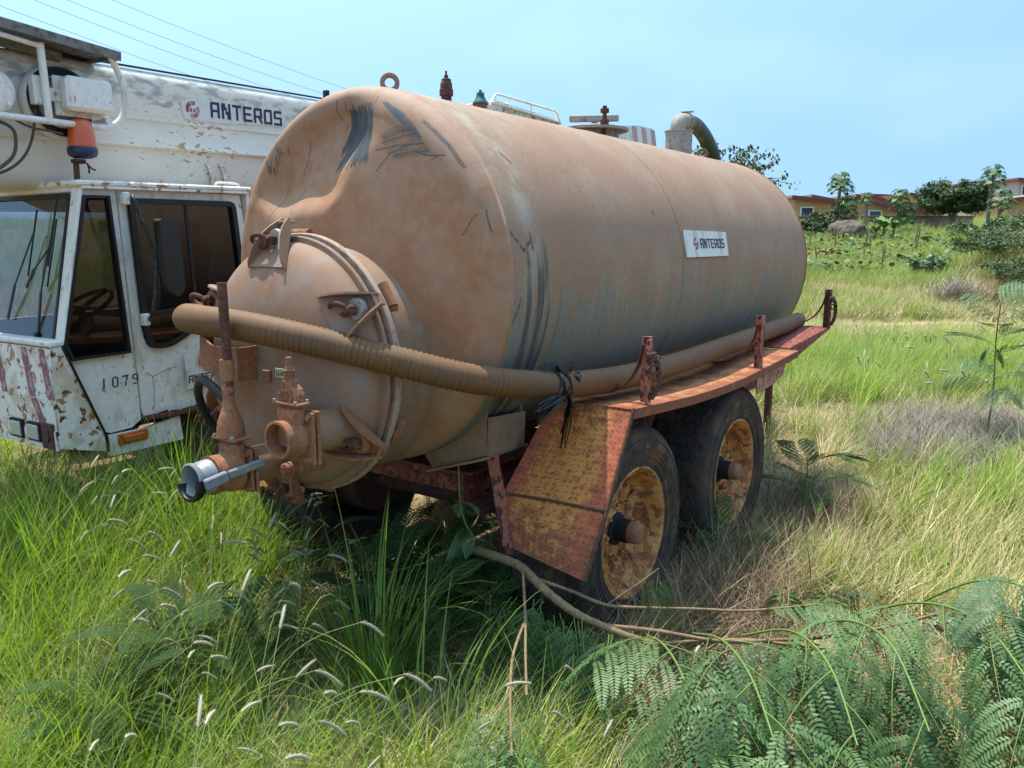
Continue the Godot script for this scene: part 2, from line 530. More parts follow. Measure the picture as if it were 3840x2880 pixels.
# weathered white boom paint: lichen-grey staining by the top edge, peeled tan spots
func boom_tex() -> ImageTexture:
	var w := 1024
	var h := 256
	var n1 := noise_bytes(w, 0.012, 31, 5, 0, h)
	var n2 := noise_bytes(w, 0.04, 32, 5, 0, h)
	var n3 := noise_bytes(w, 0.25, 33, 2, 0, h)
	var cl := noise_bytes(w, 0.09, 34, 2, 0, h)
	var a := PackedByteArray()
	a.resize(w * h * 3)
	var white := Color(0.87, 0.835, 0.765)
	for y in h:
		for x in w:
			var k := y * w + x
			var f1 := n1[k] / 255.0
			var f2 := n2[k] / 255.0
			var f3 := n3[k] / 255.0
			var u := float(x) / w * 8.0 - 2.5      # metres along the boom
			var v := float(y) / h
			var c := white
			c = c.lerp(Color(0.50, 0.51, 0.48), 0.7 * sm(0.68, 0.92, f2 * 0.55 + f1 * 0.35 + 0.3 * sm(0.3, 0.05, absf(v - 0.17))) * 0.94)
			var spot := sm(0.55, 0.0, absf(u - 1.05)) * sm(0.12, 0.3, v) + 0.7 * sm(0.5, 0.0, absf(u - 2.0)) * sm(0.5, 0.7, v)
			c = c.lerp(Color(0.69, 0.56, 0.35), sm(0.80, 0.84, cl[k] / 255.0 * 0.75 + f1 * 0.25 + spot * 0.17))
			c = c.lerp(Color(0.5, 0.44, 0.36), 0.5 * sm(0.72, 0.85, f2 * 0.4 + f3 * 0.3 + 0.25 * sm(0.04, 0.0, absf(v - 0.585))))
			var g := 1.0 + 0.07 * (f3 - 0.5) + 0.08 * (f1 - 0.5)
			a[k * 3] = clampi(int(c.r * g * 255.0), 0, 255)
			a[k * 3 + 1] = clampi(int(c.g * g * 255.0), 0, 255)
			a[k * 3 + 2] = clampi(int(c.b * g * 255.0), 0, 255)
	return ImageTexture.create_from_image(Image.create_from_data(w, h, false, Image.FORMAT_RGB8, a))

func make_materials() -> void:
	var bump := bump_tex(256, 0.05, 5)
	M.shell = uv_mat(shell_tex(), 0.72)
	M.head = uv_mat(head_tex(), 0.72)
	M.dust = tri_mat(patch_tex(256, Color(0.58, 0.37, 0.245), 0.10, [[Color(0.52, 0.40, 0.31), 0.02, 0.55, 0.2, 0.7], [Color(0.38, 0.29, 0.24), 0.045, 0.70, 0.06, 0.7], [Color(0.66, 0.49, 0.36), 0.05, 0.62, 0.1, 0.6]], 41), 2.2, 0.88, 0.0, bump, 0.25)
	M.door = tri_mat(patch_tex(512, Color(0.56, 0.43, 0.34), 0.05, [[Color(0.56, 0.49, 0.46), 0.008, 0.5, 0.25, 0.8], [Color(0.56, 0.385, 0.27), 0.010, 0.55, 0.2, 0.85], [Color(0.46, 0.44, 0.39), 0.03, 0.74, 0.1, 0.5]], 43), 1.1, 0.75)
	M.neck = tri_mat(patch_tex(512, Color(0.57, 0.45, 0.355), 0.06, [[Color(0.56, 0.495, 0.44), 0.01, 0.5, 0.25, 0.8], [Color(0.54, 0.38, 0.27), 0.014, 0.58, 0.2, 0.8]], 45), 1.2, 0.8)
	M.olive = tri_mat(patch_tex(512, Color(0.68, 0.52, 0.36), 0.1, [[Color(0.60, 0.54, 0.38), 0.012, 0.45, 0.25, 0.85], [Color(0.46, 0.44, 0.36), 0.02, 0.66, 0.12, 0.7, 4.0], [Color(0.30, 0.26, 0.22), 0.1, 0.8, 0.04, 0.8]], 44), 1.2, 0.8)
	M.palering = tri_mat(patch_tex(256, Color(0.66, 0.56, 0.48), 0.08, [[Color(0.52, 0.41, 0.33), 0.04, 0.6, 0.1, 0.7]], 46), 2.0, 0.7)
	M.rust = tri_mat(patch_tex(256, Color(0.34, 0.21, 0.165), 0.22, [[Color(0.46, 0.29, 0.2), 0.04, 0.55, 0.15, 0.7], [Color(0.2, 0.13, 0.12), 0.06, 0.62, 0.1, 0.7]], 47), 3.0, 0.9, 0.0, bump, 0.3)
	M.rustbrown = tri_mat(patch_tex(256, Color(0.55, 0.35, 0.24), 0.18, [[Color(0.66, 0.47, 0.33), 0.04, 0.55, 0.15, 0.7], [Color(0.3, 0.19, 0.15), 0.06, 0.66, 0.1, 0.7]], 48), 3.0, 0.9, 0.0, bump, 0.3)
	M.hose = tri_mat(patch_tex(256, Color(0.43, 0.295, 0.17), 0.08, [[Color(0.38, 0.28, 0.185), 0.008, 0.5, 0.25, 0.8], [Color(0.31, 0.23, 0.155), 0.05, 0.75, 0.08, 0.5]], 49), 2.2, 0.7)
	M.tyre = tri_mat(patch_tex(256, Color(0.25, 0.215, 0.185), 0.10, [[Color(0.46, 0.32, 0.21), 0.010, 0.46, 0.3, 0.85], [Color(0.13, 0.135, 0.135), 0.02, 0.6, 0.15, 0.7]], 50), 1.6, 0.92)
	M.yellow = tri_mat(patch_tex(512, Color(0.82, 0.56, 0.30), 0.06, [[Color(0.88, 0.70, 0.46), 0.008, 0.54, 0.2, 0.8], [Color(0.66, 0.36, 0.16), 0.010, 0.54, 0.10, 0.8], [Color(0.42, 0.215, 0.12), 0.016, 0.58, 0.02, 0.95], [Color(0.38, 0.23, 0.15), 0.05, 0.74, 0.02, 0.9]], 51), 1.7, 0.7)
	var cq := chequer(512, 1024, 0.22, 61, -0.03, Color(0.78, 0.50, 0.235))
	M.flap = uv_mat(cq[0], 0.75, cq[1], 0.6)
	var c2 := chequer(1024, 256, 0.001, 65, 0.05, Color(0.70, 0.46, 0.28))
	M.tread = uv_mat(c2[0], 0.8, c2[1], 0.3)
	M.red = tri_mat(patch_tex(256, Color(0.52, 0.23, 0.185), 0.14, [[Color(0.66, 0.40, 0.34), 0.02, 0.55, 0.2, 0.6], [Color(0.27, 0.15, 0.12), 0.05, 0.60, 0.05, 0.9]], 52), 2.0, 0.8)
	M.pink = tri_mat(patch_tex(256, Color(0.66, 0.43, 0.35), 0.1, [[Color(0.72, 0.53, 0.43), 0.03, 0.55, 0.15, 0.7], [Color(0.40, 0.24, 0.18), 0.03, 0.66, 0.05, 0.8]], 53), 2.0, 0.8)
	M.postpaint = tri_mat(patch_tex(256, Color(0.68, 0.40, 0.33), 0.1, [[Color(0.30, 0.17, 0.14), 0.03, 0.52, 0.03, 0.95, 2.0]], 54), 3.0, 0.8)
	M.white = tri_mat(patch_tex(512, Color(0.895, 0.88, 0.845), 0.04, [[Color(0.70, 0.67, 0.60), 0.01, 0.6, 0.25, 0.6, 3.0], [Color(0.55, 0.42, 0.30), 0.05, 0.80, 0.03, 0.7, 2.0]], 55), 0.9, 0.45)
	M.rustwhite = tri_mat(patch_tex(512, Color(0.88, 0.86, 0.82), 0.05, [[Color(0.78, 0.70, 0.60), 0.010, 0.55, 0.2, 0.8], [Color(0.62, 0.40, 0.25), 0.016, 0.66, 0.06, 0.9], [Color(0.36, 0.21, 0.14), 0.022, 0.72, 0.03, 0.95]], 56), 0.9, 0.55)
	M.boom = uv_mat(boom_tex(), 0.5)
	M.faded = tri_mat(patch_tex(256, Color(0.52, 0.30, 0.34), 0.08, [[Color(0.70, 0.60, 0.60), 0.03, 0.55, 0.08, 0.85]], 57), 2.0, 0.6)
	M.sticker = tri_mat(patch_tex(256, Color(0.84, 0.83, 0.80), 0.04, [[Color(0.74, 0.66, 0.55), 0.02, 0.62, 0.1, 0.7, 3.0]], 58), 1.6, 0.5)
	M.canopy = tri_mat(patch_tex(256, Color(0.46, 0.45, 0.43), 0.1, [[Color(0.3, 0.29, 0.27), 0.03, 0.55, 0.2, 0.7]], 59), 1.5, 0.8)
	M.chipped = tri_mat(patch_tex(256, Color(0.06, 0.06, 0.065), 0.1, [[Color(0.6, 0.55, 0.5), 0.07, 0.72, 0.02, 0.9]], 60), 4.0, 0.5)
	M.stone = tri_mat(patch_tex(256, Color(0.43, 0.385, 0.33), 0.2, [[Color(0.27, 0.24, 0.21), 0.02, 0.52, 0.15, 0.7]], 66), 0.35, 0.95, 0.0, bump, 2.0)
	M.bark = tri_mat(patch_tex(256, Color(0.52, 0.415, 0.29), 0.14, [[Color(0.40, 0.31, 0.22), 0.03, 0.55, 0.15, 0.7, 3.0], [Color(0.62, 0.52, 0.38), 0.06, 0.62, 0.1, 0.6]], 67), 4.0, 0.8)
	M.trunk = tri_mat(patch_tex(256, Color(0.50, 0.46, 0.40), 0.14, [[Color(0.36, 0.32, 0.27), 0.04, 0.55, 0.15, 0.7]], 68), 1.0, 0.9)
	M.ground = tri_mat(patch_tex(512, Color(0.50, 0.40, 0.29), 0.18, [[Color(0.36, 0.27, 0.19), 0.012, 0.5, 0.2, 0.7], [Color(0.58, 0.49, 0.36), 0.03, 0.55, 0.12, 0.7], [Color(0.42, 0.43, 0.22), 0.02, 0.6, 0.15, 0.7]], 69), 0.7, 0.95, 0.0, bump, 2.0)
	M.ground.uv1_world_triplanar = true
	M.rubber = flat_mat(Color(0.055, 0.057, 0.06), 0.55)
	M.blackpaint = flat_mat(Color(0.05, 0.052, 0.055), 0.5)
	M.dark = flat_mat(Color(0.10, 0.095, 0.09), 0.85)
	M.navy = flat_mat(Color(0.09, 0.13, 0.24), 0.5)
	M.navyplastic = flat_mat(Color(0.10, 0.17, 0.30), 0.4)
	M.inkgrey = flat_mat(Color(0.20, 0.20, 0.21), 0.6)
	M.teal = tri_mat(patch_tex(256, Color(0.13, 0.33, 0.33), 0.12, [[Color(0.55, 0.42, 0.30), 0.02, 0.66, 0.15, 0.7]], 70), 2.0, 0.6)
	M.greenhose = tri_mat(patch_tex(256, Color(0.12, 0.25, 0.22), 0.12, [[Color(0.47, 0.34, 0.24), 0.012, 0.5, 0.2, 0.85]], 71), 1.6, 0.5)
	M.alu = tri_mat(patch_tex(256, Color(0.56, 0.57, 0.585), 0.08, [[Color(0.5, 0.42, 0.35), 0.03, 0.6, 0.1, 0.7]], 74), 4.0, 0.5, 0.2)
	M.steelgrey = tri_mat(patch_tex(256, Color(0.47, 0.49, 0.51), 0.1, [[Color(0.6, 0.55, 0.48), 0.04, 0.6, 0.1, 0.6]], 72), 3.0, 0.5)
	M.greymetal = tri_mat(patch_tex(256, Color(0.60, 0.575, 0.53), 0.1, [[Color(0.42, 0.33, 0.26), 0.04, 0.66, 0.08, 0.7]], 73), 2.0, 0.7)
	M.plastic = flat_mat(Color(0.045, 0.047, 0.05), 0.35)
	M.orange = flat_mat(Color(0.80, 0.34, 0.08), 0.25)
	M.orange.clearcoat_enabled = true
	M.orange.clearcoat = 0.6
	M.amber = flat_mat(Color(0.72, 0.33, 0.06), 0.3)
	M.glass = flat_mat(Color(0.045, 0.055, 0.052, 0.74), 0.04)
	M.glass.transparency = BaseMaterial3D.TRANSPARENCY_ALPHA
	M.screen = flat_mat(Color(0.05, 0.15, 0.20, 0.5), 0.04)
	M.screen.transparency = BaseMaterial3D.TRANSPARENCY_ALPHA
	M.lens = flat_mat(Color(0.66, 0.68, 0.66), 0.15, 0.2)
	M.seat = flat_mat(Color(0.12, 0.115, 0.11), 0.85)
	M.trim = flat_mat(Color(0.30, 0.285, 0.26), 0.8)
	M.wire = flat_mat(Color(0.42, 0.43, 0.45), 0.5)
	M.grass = leaf_mat(0.55, Color(0.84, 0.90, 0.36))
	M.straw = leaf_mat(0.75, Color(0.50, 0.46, 0.32))
	M.seedling = leaf_mat(0.7, Color(0.12, 0.18, 0.05))
	M.seedling.metallic_specular = 0.2
	M.frond = leaf_mat(0.5, Color(0.14, 0.2, 0.06))
	M.foliage = leaf_mat(0.5, Color(0.2, 0.28, 0.07))
	M.spike = leaf_mat(0.9, Color(0.5, 0.48, 0.38))

# ---------------------------------------------------------------- the vacuum tanker
const TR := 0.807       # tank radius
const TY := 1.609       # height of the tank's axis

func ring_pt(x: float, r: float, deg: float, cy := 1.28, cz := 0.0) -> Vector3:
	return Vector3(x, cy + r * sin(deg_to_rad(deg)), cz + r * cos(deg_to_rad(deg)))

func make_shell() -> ArrayMesh:
	var b := MB.new()
	var segs := 128
	var xs := [-0.62, -0.3, 0.3, 0.93, 0.934, 0.938, 0.944, 0.95, 1.5, 2.2, 2.9, 3.2]
	var lift := [0, 0, 0, 0, 0.002, 0.0035, 0.002, 0, 0, 0, 0, 0]
	for k in xs.size():
		for s in segs + 1:
			var a := (float(s) / segs - 0.5) * TAU
			var nn := Vector3(0, sin(a), cos(a))
			var r: float = TR + lift[k]
			b.vert(Vector3(xs[k], TY, 0) + nn * r, nn, Vector2((xs[k] + 0.62) / 3.82, float(s) / segs))
	for k in xs.size() - 1:
		for s in segs:
			var e := k * (segs + 1) + s
			b.tri(e, e + 1, e + segs + 2)
			b.tri(e, e + segs + 2, e + segs + 1)
	return b.done()

func head_x(r: float) -> float:
	# knuckle of radius 0.13, then a shallow dish
	var rk := TR - 0.12
	if r > rk:
		var q := (r - rk) / 0.12
		return -0.62 - 0.105 * sqrt(maxf(0.0, 1.0 - q * q))
	return -0.725 - 0.065 * (1.0 - (r / rk) * (r / rk))

func dent(y: float, z: float) -> float:
	var r := Vector2(y - TY, z).length()
	var rho := Vector2(z + 0.32, y - 2.42).length()
	var wob := 0.018 * sin(z * 19.0) + 0.012 * sin(y * 31.0)
	var d := 0.078 * (1.0 - smoothstep(0.37, 0.58, rho + wob)) * smoothstep(0.80, 0.60, r)
	d += 0.012 * smoothstep(0.10, 0.0, Vector2(z - 0.02, y - 2.30).length()) + 0.01 * smoothstep(0.07, 0.0, Vector2(z + 0.07, y - 2.28).length())
	return d

func make_head() -> ArrayMesh:
	var b := MB.new()
	var rings := 72
	var segs := 160
	var e := 0.004
	for k in rings + 1:
		var q := float(k) / rings
		var r := TR * (1.0 - pow(1.0 - q, 1.6))
		for s in segs + 1:
			var a := TAU * s / segs
			var y := TY + r * sin(a)
			var z := r * cos(a)
			var f := func(yy: float, zz: float) -> float: return head_x(minf(Vector2(yy - TY, zz).length(), TR)) + dent(yy, zz)
			var nn := Vector3(-1, (f.call(y + e, z) - f.call(y - e, z)) / (2 * e), (f.call(y, z + e) - f.call(y, z - e)) / (2 * e)).normalized()
			if k == rings: nn = Vector3(-0.05, sin(a), cos(a)).normalized()
			b.vert(Vector3(f.call(y, z), y, z), nn, Vector2((z + 0.85) / 1.7, (2.459 - y) / 1.7))
	for k in rings:
		for s in segs:
			var g := k * (segs + 1) + s
			if k > 0: b.tri(g, g + 1, g + segs + 2)
			b.tri(g, g + segs + 2, g + segs + 1)
	return b.done()

func door_x(r: float) -> float:
	return -1.02 - 0.2 * sqrt(maxf(0.0, 1.0 - (r / 0.492) * (r / 0.492)))

func make_hatch(t: Node3D) -> void:
	var c := Vector3(0, 1.28, 0)
	var ax := Vector3(-1, 0, 0)
	var b := MB.new()
	b.lathe([Vector2(0.70, 0.488), Vector2(0.765, 0.482), Vector2(0.785, 0.476), Vector2(0.80, 0.47), Vector2(0.955, 0.468)], c, ax, 72, 0.3)
	obj("hatch_neck", b.done(), M.neck, t)
	b = MB.new()
	b.lathe([Vector2(0.952, 0.44), Vector2(0.952, 0.524), Vector2(0.956, 0.528), Vector2(0.976, 0.528), Vector2(0.980, 0.524), Vector2(0.980, 0.44)], c, ax, 96, 0.95)
	obj("hatch_flange", b.done(), M.palering, t)
	b = MB.new()
	b.lathe([Vector2(0.978, 0.44), Vector2(0.980, 0.498), Vector2(0.9985, 0.498), Vector2(1.0, 0.44)], c, ax, 96, 0.95)
	obj("hatch_gasket", b.done(), M.rust, t)
	b = MB.new()
	var prof := [Vector2(0.998, 0.45), Vector2(0.999, 0.513), Vector2(1.003, 0.517), Vector2(1.014, 0.517), Vector2(1.018, 0.513), Vector2(1.02, 0.4925)]
	for k in 25:
		var a := k / 24.0 * PI / 2.0
		prof.append(Vector2(1.022 + 0.198 * sin(a), 0.492 * cos(a)))
	b.lathe(prof, c, ax, 96, 0.85)
	var door := obj("hatch_door", b.done(), M.door, t)
	# six clamps round the rim: a bent plate, a washer, a swing bolt with its ring nut
	for k in 6:
		var deg := 90.0 + 60.0 * k
		var u := Vector3(0, sin(deg_to_rad(deg)), cos(deg_to_rad(deg)))
		var w := Vector3(0, cos(deg_to_rad(deg)), -sin(deg_to_rad(deg)))
		# a tilted web with its point on the rim, a narrow rib standing on either edge
		b = MB.new()
		var pa := c + u * 0.565 + Vector3(-1.03, 0, 0)
		var pb := c + u * 0.395 + Vector3(-1.142, 0, 0)
		b.plate(pa - w * 0.024, pa + w * 0.024, pb + w * 0.105, pb - w * 0.105, 0.008)
		b.bar(pa + u * 0.004 + Vector3(0.02, 0, 0), pa + u * 0.004 - Vector3(0.028, 0, 0), 0.05, 0.012, u, 0.003)
		for s in [-1.0, 1.0]:
			var A: Vector3 = pa + w * 0.022 * s
			var B: Vector3 = pb + w * 0.108 * s
			var leg := B - A
			var L := leg.length()
			var d := leg / L
			var sidev: Vector3 = (w * s - d * d.dot(w * s)).normalized()
			var up := d.cross(sidev).normalized()
			if up.x > 0.0: up = -up
			var poly := PackedVector2Array([Vector2(-0.01, -0.004), Vector2(-0.01, 0.022), Vector2(L * 0.2, 0.042), Vector2(L * 0.45, 0.05), Vector2(L * 0.72, 0.042), Vector2(L * 0.93, 0.02), Vector2(L * 1.03, -0.004)])
			b.prism(poly, 0.008, Transform3D(Basis(d, up, d.cross(up)), A))
		var lug := obj("hatch_clamp", b.done(), M.door if k in [0, 1, 5] else M.dust, t)
		b = MB.new()
		b.lathe([Vector2(0, 0), Vector2(0, 0.04), Vector2(0.012, 0.044), Vector2(0.026, 0.04), Vector2(0.026, 0)], c + u * 0.50 + Vector3(-1.07, 0, 0), ax, 20)
		obj("washer", b.done(), M.greymetal if k in [0, 5] else M.dust, lug)
		b = MB.new()
		var at := c + u * 0.50 + Vector3(-1.096, 0, 0)
		b.rod(at + Vector3(0.16, 0, 0), at + Vector3(-0.045, 0, 0), 0.011, 10)
		b.box(at + Vector3(-0.018, 0, 0), Vector3(0.032, 0.04, 0.04), 0.008)
		# ring nut, its ring lying out to one side
		var side: Vector3 = [Vector3(0, -0.05, -1), Vector3(0, 0.0, -1), Vector3(0, -0.3, -0.9), Vector3(0, -0.35, -0.8), Vector3(0, -0.1, -1), Vector3(0, 0.0, -1)][k].normalized()
		var loop := PackedVector3Array()
		for s in 19:
			var a := TAU * s / 18.0
			var out: Vector3 = side * (0.043 + 0.043 * cos(a)) + Vector3(-0.55, 0.82, 0).normalized() * 0.027 * sin(a)
			loop.append(at + Vector3(-0.028, 0, 0) + side * 0.012 + out)
		b.tube(loop, 0.0095, 8, false)
		obj("ring_nut", b.done(), M.rust, lug)
		b = MB.new()
		var pv := c + u * 0.525 + Vector3(-0.93, 0, 0)
		b.rod(pv - w * 0.012, pv + w * 0.085, 0.02, 12)
		b.box(pv + Vector3(0.02, 0, 0) - u * 0.03, Vector3(0.05, 0.035, 0.05), 0.006)
		obj("pivot", b.done(), M.rustbrown if k % 2 == 0 else M.dust, lug)
	# a scrape and a run of grey on the door: the small square plate and the print plate
	b = MB.new()
	b.box(Vector3(-1.224, 1.268, 0.075), Vector3(0.012, 0.046, 0.042), 0.003)
	obj("door_pad", b.done(), M.dust, t)
	b = MB.new()
	b.box(Vector3(-1.2215, 1.285, 0.152), Vector3(0.004, 0.036, 0.05), 0.001)
	var pl := obj("print_plate", b.done(), flat_mat(Color(0.72, 0.70, 0.50), 0.6), t)
	b = MB.new()
	b.box(Vector3(-1.224, 1.284, 0.136), Vector3(0.001, 0.02, 0.003), 0.0)
	b.box(Vector3(-1.224, 1.2755, 0.1425), Vector3(0.001, 0.003, 0.010), 0.0)
	b.box(Vector3(-1.224, 1.284, 0.149), Vector3(0.001, 0.02, 0.003), 0.0)
	b.box(Vector3(-1.224, 1.283, 0.157), Vector3(0.001, 0.006, 0.006), 0.0)
	b.bar(Vector3(-1.224, 1.276, 0.162), Vector3(-1.224, 1.296, 0.168), 0.001, 0.003, Vector3(0, 0, 1), 0.0)
	b.bar(Vector3(-1.224, 1.276, 0.168), Vector3(-1.224, 1.292, 0.174), 0.001, 0.003, Vector3(0, 0, 1), 0.0)
	obj("print", b.done(), M.inkgrey, pl)

# one gate valve standing on a stub pipe: flange plate, slab body, bonnet and outlet
func gate_valve(t: Node3D, y: float, z: float, xr: float, xp: float, rp: float, half: float) -> MeshInstance3D:
	var b := MB.new()
	var ax := Vector3(-1, 0, 0)
	b.lathe([Vector2(-xr - 0.05, rp + 0.03), Vector2(-xr, rp + 0.012), Vector2(-xr + 0.04, rp), Vector2(-xp, rp)], Vector3(0, y, z), ax, 32, 0.3)
	obj("stub_pipe", b.done(), M.door, t)
	b = MB.new()
	b.box(Vector3(xp - 0.007, y, z), Vector3(0.014, half * 2, half * 2), 0.004)
	b.box(Vector3(xp - 0.028, y, z), Vector3(0.012, half * 1.92, half * 1.96), 0.004)
	var fl := obj("valve_flange", b.done(), M.dust, t)
	b = MB.new()
	for sy in [-1.0, 1.0]:
		for sz in [-1.0, 1.0]:
			b.lathe([Vector2(0, 0), Vector2(0, 0.011), Vector2(0.012, 0.011), Vector2(0.012, 0)], Vector3(xp - 0.034, y + sy * half * 0.78, z + sz * half * 0.78), ax, 6)
	obj("bolts", b.done(), M.rustbrown, fl).set_meta("kind", "stuff")
	return fl

func make_valves(t: Node3D) -> void:
	var ax := Vector3(-1, 0, 0)
	# the middle valve, open, facing the camera's side
	var y := 1.085
	var z := 0.335
	gate_valve(t, y, z, -1.10, -1.275, 0.076, 0.098)
	var b := MB.new()
	b.box(Vector3(-1.325, y + 0.035, z), Vector3(0.046, 0.16, 0.122), 0.016)
	b.lathe([Vector2(1.30, 0.075), Vector2(1.335, 0.078), Vector2(1.35, 0.066), Vector2(1.375, 0.0645), Vector2(1.381, 0.0685), Vector2(1.392, 0.0685), Vector2(1.394, 0.064), Vector2(1.394, 0.0585), Vector2(1.36, 0.057), Vector2(1.325, 0.0565), Vector2(1.325, 0.0)], Vector3(0, y, z), ax, 40, 0.6)
	b.rod(Vector3(-1.345, y + 0.05, z + 0.02), Vector3(-1.345, y + 0.11, z + 0.02), 0.004, 6)
	var body := obj("gate_valve", b.done(), M.dust, t)
	b = MB.new()
	b.box(Vector3(-1.325, y + 0.124, z), Vector3(0.06, 0.012, 0.142), 0.005)
	obj("bonnet_flange", b.done(), M.dust, body)
	b = MB.new()
	for s in [-1.0, 1.0]:
		for r in [-1.0, 1.0]:
			b.lathe([Vector2(0, 0), Vector2(0, 0.007), Vector2(0.007, 0.007), Vector2(0.007, 0)], Vector3(-1.325 + r * 0.025, y + 0.1305, z + s * 0.056), Vector3(0, 1, 0), 6)
	obj("bolts", b.done(), M.greymetal, body).set_meta("kind", "stuff")
	b = MB.new()
	var poly := PackedVector2Array([Vector2(-0.056, 0), Vector2(-0.053, 0.024), Vector2(-0.042, 0.045), Vector2(-0.021, 0.060), Vector2(-0.017, 0.075), Vector2(0.017, 0.075), Vector2(0.021, 0.060), Vector2(0.042, 0.045), Vector2(0.053, 0.024), Vector2(0.056, 0)])
	b.prism(poly, 0.042, Transform3D(Basis(Vector3(0, 0, 1), Vector3(0, 1, 0), Vector3(-1, 0, 0)), Vector3(-1.325, y + 0.131, z)))
	# cast lettering, worn to rows of ridges
	for row in 3:
		for k in 4 + row:
			b.box(Vector3(-1.3475, y + 0.140 + 0.013 * (2 - row), z - 0.034 + k * 0.011 + (2 - row) * 0.004), Vector3(0.004, 0.009, 0.0065), 0.001)
	var bon := obj("bonnet", b.done(), M.rustbrown, body)
	b = MB.new()
	b.lathe([Vector2(0, 0.019), Vector2(0.028, 0.019), Vector2(0.03, 0.0205), Vector2(0.036, 0.0205), Vector2(0.038, 0.015), Vector2(0.052, 0.0115), Vector2(0.082, 0.0105), Vector2(0.082, 0)], Vector3(-1.325, y + 0.205, z), Vector3(0, 1, 0), 14, 0.6)
	obj("spindle_cap", b.done(), M.rustbrown, bon)
	# the left valve on its wide pipe, with a coupling and a tall spindle tube
	y = 0.942
	z = 0.09
	gate_valve(t, y, z, -1.12, -1.35, 0.068, 0.084)
	b = MB.new()
	b.box(Vector3(-1.405, y + 0.03, z), Vector3(0.052, 0.16, 0.118), 0.018)
	b.lathe([Vector2(1.40, 0.078), Vector2(1.43, 0.078), Vector2(1.445, 0.067), Vector2(1.465, 0.067)], Vector3(0, y, z), ax, 32, 0.5)
	var v2 := obj("gate_valve", b.done(), M.dust, t)
	b = MB.new()
	b.box(Vector3(-1.405, y + 0.122, z), Vector3(0.075, 0.012, 0.135), 0.005)
	obj("bonnet_flange", b.done(), M.dust, v2)
	b = MB.new()
	for s in [-1.0, 0.0, 1.0]:
		b.lathe([Vector2(0, 0), Vector2(0, 0.008), Vector2(0.008, 0.008), Vector2(0.008, 0)], Vector3(-1.437, y + 0.1285, z + s * 0.052), Vector3(0, 1, 0), 6)
	obj("bolts", b.done(), M.greymetal, v2).set_meta("kind", "stuff")
	b = MB.new()
	b.lathe([Vector2(0, 0.050), Vector2(0.03, 0.049), Vector2(0.06, 0.043), Vector2(0.09, 0.032), Vector2(0.115, 0.023), Vector2(0.155, 0.02), Vector2(0.165, 0.0235), Vector2(0.18, 0.0235), Vector2(0.186, 0.019), Vector2(0.205, 0.019)], Vector3(-1.405, y + 0.129, z), Vector3(0, 1, 0), 24, 0.4)
	obj("bonnet", b.done(), M.dust, v2)
	b = MB.new()
	b.lathe([Vector2(0.205, 0.015), Vector2(0.205, 0.0245), Vector2(0.262, 0.026), Vector2(0.282, 0.025), Vector2(0.282, 0.012)], Vector3(-1.405, y + 0.129, z), Vector3(0, 1, 0), 8)
	obj("hex_nut", b.done(), M.dust, v2)
	b = MB.new()
	b.lathe([Vector2(0, 0.0165), Vector2(0.31, 0.0175), Vector2(0.40, 0.0175), Vector2(0.403, 0.0155), Vector2(0.403, 0.0)], Vector3(-1.405, 1.226, z + 0.006), Vector3(-0.005, 1, -0.012), 20, 0.7)
	obj("spindle_tube", b.done(), M.rust, v2)
	b = MB.new()
	b.lathe([Vector2(1.463, 0.05), Vector2(1.463, 0.069), Vector2(1.497, 0.069), Vector2(1.497, 0.05)], Vector3(0, y, z), ax, 28)
	b.lathe([Vector2(1.497, 0.05), Vector2(1.499, 0.072), Vector2(1.504, 0.072), Vector2(1.506, 0.05)], Vector3(0, y, z), ax, 28)
	obj("pipe_collar", b.done(), M.rustbrown, v2)
	b = MB.new()
	b.lathe([Vector2(1.504, 0.05), Vector2(1.506, 0.062), Vector2(1.54, 0.060), Vector2(1.548, 0.052), Vector2(1.556, 0.051), Vector2(1.564, 0.060), Vector2(1.578, 0.062), Vector2(1.582, 0.056), Vector2(1.565, 0.047), Vector2(1.515, 0.045)], Vector3(0, y, z), ax, 28, 0.6)
	obj("hose_coupling", b.done(), M.alu, v2)
	b = MB.new()
	b.lathe([Vector2(1.512, 0.045), Vector2(1.515, 0.0)], Vector3(0, y, z), ax, 24)
	obj("pipe_bore", b.done(), M.dark, v2)
	b = MB.new()
	b.lathe([Vector2(1.562, 0.042), Vector2(1.562, 0.062), Vector2(1.585, 0.066), Vector2(1.594, 0.063), Vector2(1.596, 0.052), Vector2(1.58, 0.045), Vector2(1.562, 0.044)], Vector3(0, y - 0.012, z), ax, 28, 0.5, PI * 1.05, PI * 2.1)
	obj("rubber_seal", b.done(), M.rubber, v2)
	b = MB.new()
	b.bar(Vector3(-1.575, y - 0.005, z + 0.078), Vector3(-1.49, y + 0.012, z + 0.088), 0.038, 0.022, Vector3(0, 0, 1), 0.004)
	b.bar(Vector3(-1.486, y + 0.013, z + 0.088), Vector3(-1.345, y + 0.035, z + 0.108), 0.03, 0.016, Vector3(0, 0, 1), 0.004)
	obj("coupling_lever", b.done(), M.steelgrey, v2)
	# drain plug low on the door
	b = MB.new()
	b.lathe([Vector2(1.02, 0.036), Vector2(1.20, 0.034), Vector2(1.22, 0.032), Vector2(1.222, 0.024), Vector2(1.245, 0.024), Vector2(1.247, 0.026), Vector2(1.262, 0.026), Vector2(1.262, 0)], Vector3(0, 0.935, 0.225), ax, 20, 0.6)
	var dp := obj("drain_stub", b.done(), M.dust, t)
	b = MB.new()
	b.lathe([Vector2(1.262, 0), Vector2(1.262, 0.0235), Vector2(1.282, 0.0235), Vector2(1.286, 0.016), Vector2(1.286, 0)], Vector3(0, 0.935, 0.225), ax, 6)
	obj("hex_plug", b.done(), M.rustbrown, dp)
	# open cradle box for the hose on the door's left
	b = MB.new()
